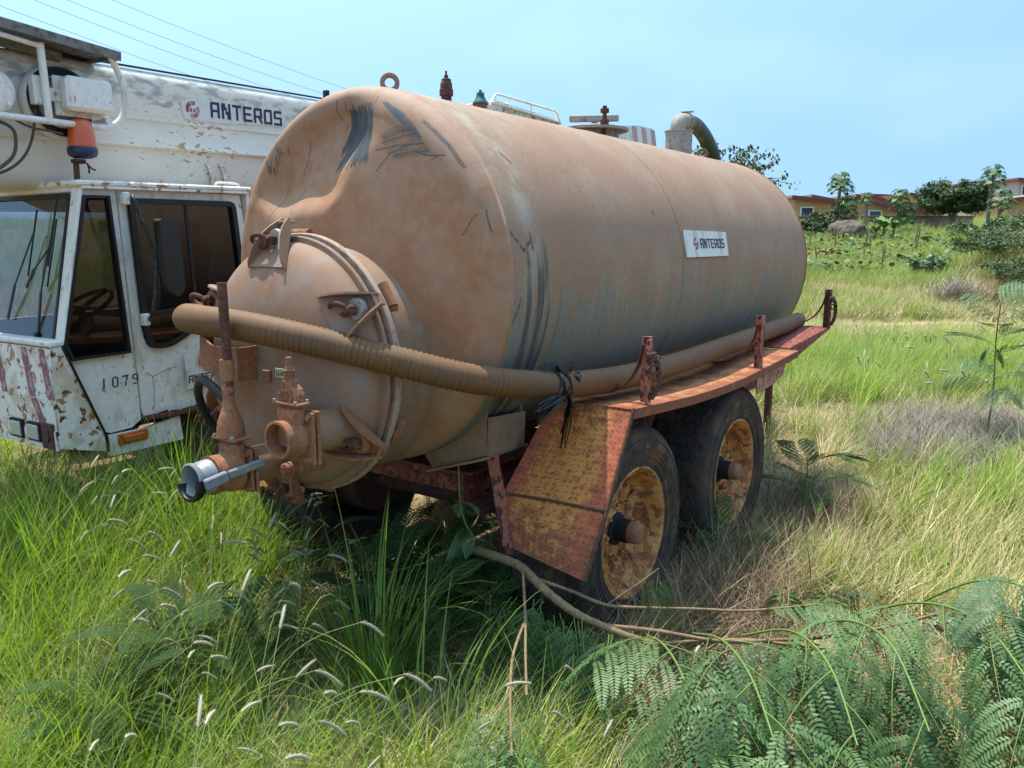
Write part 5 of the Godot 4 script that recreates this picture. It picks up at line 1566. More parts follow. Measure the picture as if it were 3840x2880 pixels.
	b.tube(curve([Vector3(-1.6, 2.49, -0.18), Vector3(-0.6, 2.475, -0.18), Vector3(-0.1, 2.465, -0.18), Vector3(0.26, 2.457, -0.18), Vector3(0.37, 2.468, -0.18), Vector3(0.45, 2.53, -0.18), Vector3(0.482, 2.63, -0.18), Vector3(0.472, 2.74, -0.18), Vector3(0.435, 2.82, -0.17), Vector3(0.395, 2.875, -0.15)], 8), 0.019, 12)
	b.rod(Vector3(-0.01, 2.885, -0.17), Vector3(0.0, 2.462, -0.18), 0.021, 12)
	b.rod(Vector3(-0.9, 3.0, -0.17), Vector3(-0.9, 2.47, -0.18), 0.021, 12)
	b.rod(Vector3(-0.9, 2.55, -0.18), Vector3(-0.9, 2.55, -0.36), 0.018, 10)
	b.rod(Vector3(0.36, 2.50, -0.18), Vector3(0.36, 2.50, -0.36), 0.018, 10)
	b.tube(pts([Vector3(-1.6, 2.96, -0.15), Vector3(-0.3, 2.90, -0.15), Vector3(0.0, 2.865, -0.16)]), 0.015, 10)
	obj("guard_tube", b.done(), M.white, t)
	b = MB.new()
	b.lathe([Vector2(-0.06, 0.13), Vector2(-0.06, 0.205), Vector2(-0.045, 0.214), Vector2(0.0, 0.205), Vector2(0.01, 0.19), Vector2(0.0, 0.14)], Vector3(0.135, 2.592, -0.29), zx, 40)
	var rl := obj("cable_reel", b.done(), M.white, t)
	b = MB.new()
	for s in 3:
		var l2 := PackedVector3Array()
		for k in 41:
			var g := TAU * k / 40.0
			l2.append(Vector3(0.135 + cos(g) * (0.188 - 0.014 * s), 2.592 + sin(g) * (0.188 - 0.014 * s), -0.272 + 0.012 * sin(g * 2 + s)))
		b.tube(l2, 0.0115, 8, false)
	obj("coiled_cable", b.done(), M.rubber, rl)
	b = MB.new()
	b.box(Vector3(0.09, 2.62, -0.24), Vector3(0.26, 0.075, 0.05), 0.004)
	b.box(Vector3(-0.02, 2.635, -0.235), Vector3(0.07, 0.16, 0.06), 0.006)
	obj("box_bracket", b.done(), M.white, t)
	b = MB.new()
	b.box(Vector3(0.238, 2.63, -0.175), Vector3(0.285, 0.195, 0.10), 0.022)
	b.box(Vector3(0.232, 2.62, -0.235), Vector3(0.325, 0.225, 0.018), 0.004)
	for k in 4: b.lathe([Vector2(0, 0), Vector2(0, 0.007), Vector2(0.012, 0.007), Vector2(0.012, 0)], Vector3(0.10 + k * 0.088, 2.517, -0.226), zx, 6)
	obj("junction_box", b.done(), M.white, t)
	b = MB.new()
	b.lathe([Vector2(-0.12, 0.06), Vector2(-0.12, 0.12), Vector2(-0.03, 0.125), Vector2(0.0, 0.12), Vector2(0.012, 0.10), Vector2(0.012, 0.0)], Vector3(-0.285, 2.60, -0.19), zx, 36, 0.6)
	for k in 6:
		var g := TAU * (k + 0.3) / 6.0
		b.lathe([Vector2(0, 0), Vector2(0, 0.011), Vector2(0.008, 0.011), Vector2(0.008, 0)], Vector3(-0.285 + cos(g) * 0.095, 2.60 + sin(g) * 0.095, -0.18), zx, 6)
	obj("winch_drum", b.done(), M.white, t)
	b = MB.new()
	b.tube(curve([Vector3(-0.35, 2.46, -0.2), Vector3(-0.22, 2.42, -0.2), Vector3(-0.19, 2.36, -0.2), Vector3(-0.22, 2.25, -0.2), Vector3(-0.35, 2.15, -0.2)], 6), 0.010, 8)
	b.tube(curve([Vector3(-0.18, 2.45, -0.19), Vector3(-0.1, 2.42, -0.19), Vector3(0.0, 2.41, -0.19), Vector3(0.08, 2.40, -0.2)], 6), 0.007, 8)
	b.tube(curve([Vector3(-0.02, 2.60, -0.26), Vector3(-0.08, 2.35, -0.25), Vector3(-0.2, 2.2, -0.25), Vector3(-0.45, 2.1, -0.25)], 6), 0.008, 8)
	obj("loose_cable", b.done(), M.trim, t)
	# --- upper works that show over the tank: operator's cab roof with its rail, counterweight
	b = MB.new()
	b.box(Vector3(5.0, 3.05, -0.7), Vector3(1.6, 0.05, 0.10), 0.01, Basis(zx, 0.03))
	obj("luffing_strut", b.done(), M.greymetal, t)
	b = MB.new()
	var ocab := PackedVector2Array([Vector2(5.12, 3.02), Vector2(5.17, 3.225), Vector2(6.42, 3.165), Vector2(6.62, 3.115), Vector2(6.5, 2.3), Vector2(5.1, 2.3)])
	b.prism(ocab, 0.9, Transform3D(Basis.IDENTITY, Vector3(0, 0, -1.05)))
	obj("operator_cab", b.done(), M.rustwhite, t)
	b = MB.new()
	b.box(Vector3(5.85, 3.155, -1.05), Vector3(1.5, 0.016, 0.98), 0.004, Basis(zx, -0.05))
	b.tube(pts([Vector3(5.10, 3.16, -0.6), Vector3(5.21, 3.285, -0.6), Vector3(5.27, 3.292, -0.6), Vector3(6.50, 3.25, -0.6), Vector3(6.56, 3.225, -0.6), Vector3(6.66, 3.11, -0.6)]), 0.017, 8)
	b.rod(Vector3(5.95, 3.27, -0.6), Vector3(5.95, 3.17, -0.6), 0.013, 8)
	b.tube(pts([Vector3(5.55, 3.255, -0.7), Vector3(5.72, 3.23, -0.7), Vector3(5.80, 3.17, -0.7)]), 0.012, 6)
	obj("cab_rail", b.done(), M.white, t)
	b = MB.new()
	b.prism(PackedVector2Array([Vector2(7.98, 3.17), Vector2(8.02, 3.21), Vector2(9.0, 3.31), Vector2(9.54, 3.305), Vector2(9.62, 3.05), Vector2(9.6, 2.3), Vector2(7.95, 2.3)]), 1.8, Transform3D(Basis.IDENTITY, Vector3(0, 0, -1.5)))
	b.lathe([Vector2(0, 0.0), Vector2(0, 0.09), Vector2(0.03, 0.085), Vector2(0.03, 0.0)], Vector3(8.12, 3.11, -0.6), zx, 20)
	obj("counterweight", b.done(), M.white, t)
	b = MB.new()
	for k in 3:
		var x := 8.78 + k * 0.34
		b.prism(PackedVector2Array([Vector2(x, 3.285 + 0.01 * k), Vector2(x + 0.16, 3.285), Vector2(x + 0.36, 2.7), Vector2(x + 0.2, 2.7)]), 0.003, Transform3D(Basis.IDENTITY, Vector3(0, 0, -0.597)))
	obj("warning_stripe", b.done(), flat_mat(Color(0.74, 0.60, 0.60), 0.7), t)
	b = MB.new()
	b.lathe([Vector2(1.17, 0.9), Vector2(1.3, 0.9), Vector2(1.3, 0.75), Vector2(2.3, 0.7)], Vector3(6.2, 0, -1.3), Vector3(0, 1, 0), 28)
	obj("turntable", b.done(), M.dark, t)

# ---------------------------------------------------------------- plants
func blade(b: MB, root: Vector3, az: float, lean: float, droop: float, length: float, width: float, col: Color, tip: Color, seg := 5) -> void:
	var dir := Vector3(cos(az), 0, sin(az))
	var side := Vector3(-sin(az), 0, cos(az))
	var ang := lean
	var p := root
	var last0 := -1
	for k in seg + 1:
		var q := float(k) / seg
		var w := width * (1.0 - q * q) * (0.7 + 0.6 * minf(q * 3.0, 1.0)) * 0.5
		var fwd := dir * sin(ang) + Vector3(0, cos(ang), 0)
		var nn := (Vector3(0, sin(ang), 0) - dir * cos(ang))
		b.col = col.lerp(tip, q)
		if k == seg:
			b.vert(p, -nn)
			b.tri(last0, last0 + 1, last0 + 2)
		else:
			var i0 := b.vert(p - side * w, -nn)
			b.vert(p + side * w, -nn)
			if last0 >= 0:
				b.tri(last0, last0 + 1, i0 + 1); b.tri(last0, i0 + 1, i0)
			last0 = i0
		p += fwd * length / seg
		ang += droop / seg * (0.4 + 1.2 * q)

func tuft(count: int, spread: float, hmin: float, hmax: float, width: float, lean_max: float, droop: float, wind: float, cols: Array, seed_: int, seg := 5) -> ArrayMesh:
	var b := MB.new()
	var r := RandomNumberGenerator.new()
	r.seed = seed_
	for k in count:
		var a := r.randf() * TAU
		var rad := spread * sqrt(r.randf())
		var lean := r.randf_range(0.05, lean_max)
		# the wind bends them towards +x +z
		var az := a
		if r.randf() < wind: az = 0.75 + r.randf_range(-0.7, 0.7)
		var c: Color = cols[r.randi() % cols.size()]
		var f := r.randf_range(0.75, 1.2)
		c = Color(c.r * f, c.g * f, c.b * f)
		var tip := c.lerp(Color(0.42, 0.38, 0.14), r.randf_range(0.0, 0.35))
		blade(b, Vector3(cos(a) * rad, -0.02, sin(a) * rad), az, lean, r.randf_range(0.2, 1.0) * droop, r.randf_range(hmin, hmax), width * r.randf_range(0.6, 1.3), c, tip, seg)
	return b.done()

func thatch(count: int, spread: float, lmin: float, lmax: float, width: float, up: float, cols: Array, seed_: int) -> ArrayMesh:
	var b := MB.new()
	var r := RandomNumberGenerator.new()
	r.seed = seed_
	for k in count:
		var a := r.randf() * TAU
		var rad := spread * sqrt(r.randf())
		var c: Color = cols[r.randi() % cols.size()]
		var f := r.randf_range(0.6, 1.25)
		c = Color(c.r * f, c.g * f, c.b * f)
		blade(b, Vector3(cos(a) * rad, r.randf() * up, sin(a) * rad), r.randf() * TAU, r.randf_range(0.7, 1.7), r.randf_range(-0.4, 0.8), r.randf_range(lmin, lmax), width * r.randf_range(0.6, 1.2), c, c, 3)
	return b.done()

func under_trailer(x: float, z: float, grow := 0.0) -> bool:
	return x > -0.55 - grow and x < 3.3 + grow and absf(z) < 0.98 + grow

func in_crane(x: float, z: float) -> bool:
	var lx := (x + 0.7) * 0.999 - (z + 2.2) * 0.045
	var lz := (x + 0.7) * 0.045 + (z + 2.2) * 0.999
	return lx > 0.35 and lx < 10.0 and lz < -0.25 and lz > -2.6

func dead_patch(x: float, z: float) -> float:
	var q := Vector2((x - 4.9) / 1.15, (z - 1.75) / 0.7)
	return smoothstep(1.25, 0.75, q.length() + 0.15 * sin(x * 5.0 + z * 3.0))

func spread(called: String, meshes: Array, mat: Material, places: Array, cols: Array, label: String, category: String) -> void:
	# several variants, each drawn as many copies; together one stand of one plant
	var root := Node3D.new()
	root.name = numbered(called)
	add_child(root, true)
	tag(root, label, category)
	root.set_meta("kind", "stuff")
	for m in meshes.size():
		var mine := []
		for k in range(m, places.size(), meshes.size()): mine.append(k)
		if mine.is_empty(): continue
		var mm := MultiMesh.new()
		mm.transform_format = MultiMesh.TRANSFORM_3D
		mm.use_colors = true
		mm.mesh = meshes[m]
		mm.instance_count = mine.size()
		for k in mine.size():
			mm.set_instance_transform(k, places[mine[k]])
			mm.set_instance_color(k, cols[mine[k]])
		var o := MultiMeshInstance3D.new()
		o.name = "tufts"
		o.multimesh = mm
		o.material_override = mat
		o.set_meta("kind", "stuff")
		root.add_child(o, true)

func make_grass() -> void:
	var green := [Color(0.234, 0.366, 0.035), Color(0.297, 0.425, 0.047), Color(0.187, 0.322, 0.041), Color(0.375, 0.454, 0.067), Color(0.219, 0.344, 0.067)]
	var mixed := [Color(0.207, 0.305, 0.043), Color(0.268, 0.329, 0.067), Color(0.415, 0.366, 0.146), Color(0.537, 0.427, 0.220), Color(0.171, 0.268, 0.043)]
	var dry := [Color(0.561, 0.451, 0.244), Color(0.464, 0.354, 0.183), Color(0.634, 0.525, 0.305), Color(0.366, 0.268, 0.146), Color(0.305, 0.305, 0.098)]
	var tall := []
	var midg := []
	var strawy := []
	var mats := []
	var far := []
	var farm := []
	for k in 6:
		tall.append(tuft(26, 0.07, 0.34, 0.66, 0.0052, 0.75, 1.3, 0.45, green, 100 + k, 6))
		midg.append(tuft(24, 0.09, 0.18, 0.42, 0.0048, 0.95, 1.2, 0.3, mixed if k % 2 == 0 else green, 120 + k, 5))
		strawy.append(tuft(30, 0.08, 0.22, 0.55, 0.0042, 1.1, 1.1, 0.55, dry if k % 2 == 0 else mixed, 140 + k, 5))
	for k in 4:
		mats.append(thatch(44, 0.20, 0.08, 0.28, 0.0045, 0.07, dry if k != 3 else mixed, 160 + k))
		far.append(tuft(46, 0.30, 0.30, 0.62, 0.010, 0.85, 1.1, 0.6, [Color(0.195, 0.299, 0.055), Color(0.244, 0.342, 0.067), Color(0.317, 0.342, 0.098)], 180 + k, 3))
		farm.append(tuft(46, 0.30, 0.25, 0.5, 0.009, 0.95, 1.1, 0.6, dry, 190 + k, 3))
	var P := {"tall": [], "mid": [], "straw": [], "mat": [], "far": [], "farm": []}
	var C := {"tall": [], "mid": [], "straw": [], "mat": [], "far": [], "farm": []}
	var n := FastNoiseLite.new()
	n.seed = 9
	n.frequency = 0.35
	var n2 := FastNoiseLite.new()
	n2.seed = 19
	n2.frequency = 0.12
	rng.seed = 2024
	var want := 15000
	for k in want:
		# denser near the eye: distance drawn so that the count per square metre falls off
		var d := 0.7 * pow(62.0 / 0.7, pow(rng.randf(), 1.15))
		var l := rng.randf_range(-0.78, 0.78) * (d + 0.6)
		var p := at_polar(d, l)
		var x := p.x
		var z := p.z
		if Vector2(x - CAM.x, z - CAM.z).length() < 0.75: continue
		if in_crane(x, z): continue
		var v := n.get_noise_2d(x, z)
		var w := n2.get_noise_2d(x, z)
		var s := rng.randf_range(0.75, 1.25)
		var kind := "tall"
		var tint := Color(1, 1, 1) * rng.randf_range(0.8, 1.15)
		if under_trailer(x, z):
			if rng.randf() > 0.22: continue
			kind = "mat"
		elif under_trailer(x, z, 0.35) and rng.randf() < 0.75 and z > -0.5:
			kind = "mat" if rng.randf() < 0.7 else "straw"
			s *= 0.8
		elif d < 9.0:
			var lush := v * 1.4
			if l < 0.2: lush += 0.35                      # the left stand is green
			if d < 2.6: lush -= 0.10
			if x > -0.9 and z > 0.9: lush -= 0.55         # right of the wheels it has dried
			var q := rng.randf()
			if dead_patch(x, z) > 0.5:
				if q < 0.93: continue
				kind = "mid"
			elif q < (0.42 if d < 3.2 else 0.28): kind = "mat"
			elif lush > rng.randf_range(-0.35, 0.45): kind = "tall" if rng.randf() < 0.62 else "mid"
			else: kind = "straw" if rng.randf() < 0.55 else "mid"
			# the shaded ground before the hatch, the heap of branches and the wheels' side are thin
			var shade := smoothstep(1.0, 0.6, Vector2((x + 0.62) / 1.0, (z - 0.35) / 0.9).length())
			var heap := smoothstep(1.0, 0.7, Vector2((x + 0.25) / 1.15, (z - 1.95) / 0.85).length())
			var bare := smoothstep(0.45, 0.1, z - 1.15) * smoothstep(-0.4, -0.1, x) * smoothstep(3.6, 2.8, x)
			if kind != "mat":
				if rng.randf() < 0.85 * shade: continue
				if rng.randf() < 0.80 * heap: continue
				if rng.randf() < 0.75 * bare: continue
			s *= 1.0 - 0.5 * shade - 0.4 * heap - 0.35 * bare
			if d < 3.0: s *= lerpf(0.55, 0.85, smoothstep(1.3, 3.0, d))
			elif d < 4.2: s *= 0.88
			if kind == "tall" and x > -0.9 and z > 0.9: s *= 0.85
			if x < 1.0 and z < -1.2 and kind != "mat": s *= 1.25
		elif d < 16.5:
			var q := rng.randf() + 0.5 * w
			kind = "tall" if q > 0.42 else "straw"
			if dead_patch(x, z) > 0.4: continue
			if d > 13.5 and rng.randf() < 0.6: kind = "straw"
			s *= 1.0 + (d - 9.0) * 0.03
			if d > 12.0: s *= 0.8
		else:
			var q := rng.randf()
			kind = "far"
			var dry_far: float = smoothstep(16.0, 17.5, d) * smoothstep(25.0, 21.0, d + 5.0 * w)
			if q < 0.15 + 0.65 * dry_far: kind = "farm"
			if d < 18.6:
				kind = "farm"
				s *= 0.45
				if d > 40.0 and rng.randf() < 0.6: continue
			s *= 0.9 + 0.02 * (d - 16.0)
		var tf := Transform3D(Basis(Vector3(0, 1, 0), rng.randf_range(-0.6, 0.6) if kind != "mat" else rng.randf() * TAU).scaled(Vector3(s, s * rng.randf_range(0.85, 1.15), s)), p)
		P[kind].append(tf)
		C[kind].append(tint)
	# far bands need more of the big tufts
	for k in 13000:
		var d := rng.randf_range(9.0, 44.0)
		var l := rng.randf_range(-0.2, 0.75) * d
		var p := at_polar(d, l)
		if in_crane(p.x, p.z) or dead_patch(p.x, p.z) > 0.4: continue
		var w := n2.get_noise_2d(p.x, p.z)
		var kind := "far"
		var s := rng.randf_range(0.7, 1.15)
		if d < 15.0:
			kind = "far" if rng.randf() + 0.6 * w > 0.22 + 0.5 * smoothstep(12.0, 15.0, d) else "farm"
			s *= 0.72
		elif d < 18.8:
			kind = "farm"
			s *= 0.42
		elif d < 25.0: kind = "farm" if rng.randf() < 0.62 - 0.5 * w else "far"
		elif rng.randf() < 0.25: kind = "farm"
		var tint := Color(1, 1, 1) * rng.randf_range(0.75, 1.15)
		P[kind].append(Transform3D(Basis(Vector3(0, 1, 0), rng.randf_range(-0.6, 0.6)).scaled(Vector3(s, s, s)), p))
		C[kind].append(tint)
	spread("tall_grass", tall, M.grass, P.tall, C.tall, "tall bright green grass growing all over the near meadow", "grass")
	spread("short_grass", midg, M.grass, P.mid, C.mid, "shorter green and yellowing grass between the tall blades", "grass")
	spread("straw_grass", strawy, M.straw, P.straw, C.straw, "dry straw coloured grass leaning beside the wheels and in the meadow", "dry grass")
	spread("grass_litter", mats, M.straw, P.mat, C.mat, "dead brown grass litter lying flat on the soil", "litter")
	spread("field_grass", far, M.grass, P.far, C.far, "green field grass between the tanker and the hillside garden", "grass")
	spread("field_straw", farm, M.straw, P.farm, C.farm, "tan dry grass of the field along and beyond the track", "dry grass")
	# grey dead twigs matted on the bare patch
	var twigs := [thatch(60, 0.25, 0.10, 0.35, 0.004, 0.12, [Color(0.33, 0.275, 0.205), Color(0.25, 0.205, 0.155), Color(0.42, 0.355, 0.27)], 201), thatch(60, 0.25, 0.10, 0.35, 0.004, 0.12, [Color(0.28, 0.245, 0.20), Color(0.37, 0.32, 0.26)], 202)]
	var tp := []
	var tc := []
	for k in 900:
		var x := rng.randf_range(3.2, 6.9)
		var z := rng.randf_range(0.8, 2.8)
		if dead_patch(x, z) < rng.randf() * 0.9: continue
		tp.append(Transform3D(Basis(Vector3(0, 1, 0), rng.randf() * TAU), Vector3(x, height(x, z), z)))
		tc.append(Color(1, 1, 1) * rng.randf_range(0.7, 1.1))
	for k in 170:
		var x := rng.randf_range(-0.2, 2.6)
		var z := rng.randf_range(1.0, 1.55)
		tp.append(Transform3D(Basis(Vector3(0, 1, 0), rng.randf() * TAU).scaled(Vector3(0.8, 1.2, 0.8)), Vector3(x, height(x, z), z)))
		tc.append(Color(1.05, 0.86, 0.66) * rng.randf_range(0.6, 1.0))
	spread("dead_twigs", twigs, M.straw, tp, tc, "grey dead twigs matted on the bare patch behind the wheels", "dead twigs")

# the tall clump in the middle foreground, a thing of its own
func make_clump(called: String, at: Vector3, label: String, blades: int, hmin: float, hmax: float, spreadr: float, seed_: int) -> void:
	var t := thing(called, label, "grass clump", at)
	var b := MB.new()
	var r := RandomNumberGenerator.new()
	r.seed = seed_
	for k in blades:
		var a := r.randf() * TAU
		var rad := spreadr * sqrt(r.randf())
		var g := r.randf()
		var c := Color(0.12, 0.215, 0.024).lerp(Color(0.24, 0.325, 0.05), g)
		var long := r.randf() < 0.35
		blade(b, Vector3(cos(a) * rad, -0.02, sin(a) * rad), a + r.randf_range(-0.6, 0.6), r.randf_range(0.02, 0.55) * (0.5 if long else 1.3), r.randf_range(0.3, 1.5) if not long else r.randf_range(0.4, 2.5), r.randf_range(hmin, hmax) * (1.15 if long else 0.75), r.randf_range(0.004, 0.0075), c, c.lerp(Color(0.3, 0.4, 0.12), 0.3), 9)
	obj("blades", b.done(), M.grass, t)

func make_seed_heads() -> void:
	# cream foxtail spikes on thin stalks: three kinds, each placed many times
	var protos := []
	var r := RandomNumberGenerator.new()
	r.seed = 31
	for k in 4:
		var stalk := MB.new()
		var hgt := 0.62
		var bend := 0.28 + 0.12 * k
		var path := curve([Vector3(0, -0.03, 0), Vector3(0.03, hgt * 0.45, 0), Vector3(0.03 + bend * 0.35, hgt * 0.85, 0), Vector3(0.03 + bend * 0.75, hgt * (1.06 - 0.06 * k), 0)], 6)
		var rads := []
		for j in path.size(): rads.append(0.0016)
		stalk.col = Color(0.22, 0.27, 0.08)
		stalk.tube(path, rads, 4, false)
		var spike := MB.new()
		var d0 := (path[path.size() - 1] - path[path.size() - 2]).normalized()
		var axis := (d0 + Vector3(0.35 * k * 0.5, -0.25 * k, 0.05)).normalized()
		var o := path[path.size() - 1]
		var L := 0.078 + 0.012 * k
		var run := PackedVector3Array()
		var rr := []
		var dd := axis
		var pp := o
		for j in 11:
			var q := j / 10.0
			run.append(pp)
			rr.append(0.0052 * sqrt(maxf(0.02, sin(PI * (0.07 + 0.88 * q)))))
			pp += dd * L / 10.0
			dd = (dd + Vector3(0.01 * k, -0.045 - 0.02 * k, 0.015 * (k - 1))).normalized()
		spike.col = Color(0.47, 0.41, 0.28)
		spike.tube(run, rr, 7, true)
		for j in 330:
			var q := r.randf() * 9.99
			var i := int(q)
			var c0 := run[i].lerp(run[i + 1], q - i)
			var ad := (run[i + 1] - run[i]).normalized()
			var sx := ad.cross(Vector3(0, 0, 1)).normalized()
			var sy := ad.cross(sx)
			var a := r.randf() * TAU
			var out := (sx * cos(a) + sy * sin(a))
			var dirv := (out * 0.9 + ad * 0.7).normalized()
			var base := c0 + out * 0.003
			var l2 := r.randf_range(0.006, 0.015) * (1.0 - 0.045 * q)
			var wv := dirv.cross(ad).normalized() * 0.0006
			spike.col = Color(0.44, 0.39, 0.27).lerp(Color(0.57, 0.52, 0.39), r.randf())
			var i0 := spike.vert(base - wv, out); spike.vert(base + wv, out); spike.vert(base + dirv * l2, out)
			spike.tri(i0, i0 + 1, i0 + 2)
		protos.append([stalk.done(), spike.done()])
	var spots := []
	r.seed = 8
	# the left stand, near and deeper
	for k in 120:
		var d := r.randf_range(1.4, 4.2)
		spots.append([d, r.randf_range(-0.64, -0.28) * d, r.randf_range(0.62, 1.0), r.randf_range(-0.6, 0.9)])
	for k in 9:
		var d := r.randf_range(1.6, 2.4)
		spots.append([d, r.randf_range(-0.25, 0.5) * d, r.randf_range(0.55, 0.9), r.randf_range(-1.2, 0.9)])
	for k in 78:
		var d := r.randf_range(6.0, 14.0)
		spots.append([d, r.randf_range(0.38, 0.66) * d, r.randf_range(1.0, 1.3), r.randf_range(-0.9, 0.3)])
	for s in spots:
		var p := at_polar(s[0], s[1])
		if under_trailer(p.x, p.z, 0.1) or in_crane(p.x, p.z): continue
		var v: int = r.randi() % 4
		var t := thing("grass_seed_head", "cream foxtail seed head nodding over the " + ("green grass at the left front" if s[1] < -0.3 else ("field grass beyond the wheels" if s[0] > 5.0 else "foreground grass below the tanker")), "seed head", p, "seed heads at the left front" if s[1] < -0.3 else ("seed heads in the field" if s[0] > 5.0 else "seed heads in the foreground"))
		obj("stalk", protos[v][0], M.straw, t)
		obj("spike", protos[v][1], M.spike, t)
		t.rotation.y = s[3]
		t.scale = Vector3.ONE * s[2]

# one doubly feathered leaf: midrib along +x, paired pinnae, each with paired leaflets
func feather_leaf(pairs: int, length: float, pin: float, droop: float, fold: float, seed_: int, light: float) -> ArrayMesh:
	var b := MB.new()
	var r := RandomNumberGenerator.new()
	r.seed = seed_
	var rib := PackedVector3Array()
	var p := Vector3.ZERO
	var ang := 0.25
	for k in 13:
		rib.append(p)
		p += Vector3(cos(ang), sin(ang), 0) * length / 12.0
		ang -= droop / 12.0
	b.col = Color(0.16, 0.22, 0.05)
	var rr := []
	for k in 13: rr.append(0.0022 * (1.0 - 0.06 * k))
	b.tube(rib, rr, 4, false)
	for k in pairs:
		var q := 0.16 + 0.82 * float(k) / maxf(1.0, pairs - 1.0)
		var fi := q * 12.0
		var i0 := mini(int(fi), 11)
		var base := rib[i0].lerp(rib[i0 + 1], fi - i0)
		var along := (rib[i0 + 1] - rib[i0]).normalized()
		for s in [-1.0, 1.0]:
			var pl: float = pin * (0.65 + 0.55 * sin(PI * (0.2 + 0.62 * q))) * r.randf_range(0.9, 1.08)
			var dirv := (along * 0.72 + Vector3(0, 0, s) * 0.95 + Vector3(0, r.randf_range(-0.05, 0.1), 0)).normalized()
			var up := Vector3(0, 1, 0)
			var n := 19
			var pos := base
			var prev := pos
			for j in n + 1:
				var g := float(j) / n
				dirv = (dirv + Vector3(0, -fold * 0.10, 0) + along * 0.03).normalized()
				prev = pos
				pos += dirv * pl / n
				var side := dirv.cross(up).normalized()
				var nrm := side.cross(dirv).normalized()
				if j == 0: continue
				var f := r.randf_range(0.82, 1.15) * light
				b.col = Color(0.052 * f, 0.092 * f, 0.029 * f)
				for e in [-1.0, 1.0]:
					var ll: float = 0.0205 * sin(PI * (0.12 + 0.8 * g)) * r.randf_range(0.88, 1.1) + 0.003
					var ld: Vector3 = (side * e * 0.93 + dirv * 0.38 - nrm * 0.12 * fold + nrm * r.randf_range(-0.1, 0.1)).normalized()
					var lw: Vector3 = dirv * 0.0037
					var n3 := ld.cross(lw).normalized()
					if n3.dot(nrm) < 0.0: n3 = -n3
					var v0 := b.vert(pos, n3); b.vert(pos + ld * ll * 0.28 + lw, n3); b.vert(pos + ld * ll * 0.75 + lw * 0.9, n3); b.vert(pos + ld * ll, n3); b.vert(pos + ld * ll * 0.75 - lw * 0.8, n3); b.vert(pos + ld * ll * 0.28 - lw, n3)
					b.tri(v0, v0 + 1, v0 + 5); b.tri(v0 + 1, v0 + 2, v0 + 5); b.tri(v0 + 2, v0 + 4, v0 + 5); b.tri(v0 + 2, v0 + 3, v0 + 4)
			b.col = Color(0.17, 0.25, 0.06)
	return b.done()

var leaf_kinds := []

func put_leaf(t: Node3D, p: Vector3, dirv: Vector3, s: float, kind: int, roll := 0.0) -> void:
	var o := obj("leaf", leaf_kinds[kind if kind >= 6 and kind < 10 else kind % 6], M.seedling if kind >= 6 and kind < 10 else M.frond, t)
	var x := dirv.normalized()
	var z := x.cross(Vector3(0, 1, 0))
	if z.length() < 0.05: z = Vector3(0, 0, 1)
	z = z.normalized()
	var y := z.cross(x)
	o.transform = Transform3D(Basis(x, y, z).rotated(x, roll).scaled(Vector3.ONE * s), p - t.position)

func stem(t: Node3D, path: Array, r0: float, r1: float, mat: Material, called := "stem") -> PackedVector3Array:
	var c := curve(path, 7)
	var rad := []
	for k in c.size(): rad.append(lerpf(r0, r1, float(k) / c.size()) * (1.0 + 0.06 * sin(k * 1.9)))
	var b := MB.new()
	b.tube(c, rad, 9)
	var o := obj(called, b.done(), mat, t)
	o.position = -t.position
	return c

func twig_leaves(t: Node3D, c: PackedVector3Array, from: float, count: int, smin: float, smax: float, down: float, bias := Vector3.ZERO) -> void:
	for k in count:
		var q := from + (1.0 - from) * (k + 0.5) / count
		var f := q * (c.size() - 1)
		var i := mini(int(f), c.size() - 2)
		var p := c[i].lerp(c[i + 1], f - i)
		var d := (c[i + 1] - c[i]).normalized()
		var side := d.cross(Vector3(0, 1, 0)).normalized() * (1.0 if k % 2 == 0 else -1.0)
		var dirv := d * rng.randf_range(0.3, 1.0) + side * rng.randf_range(0.3, 1.1) + Vector3(0, rng.randf_range(-down, 0.35), 0) + bias
		put_leaf(t, p, dirv, rng.randf_range(smin, smax), rng.randi(), rng.randf_range(-0.5, 0.5))

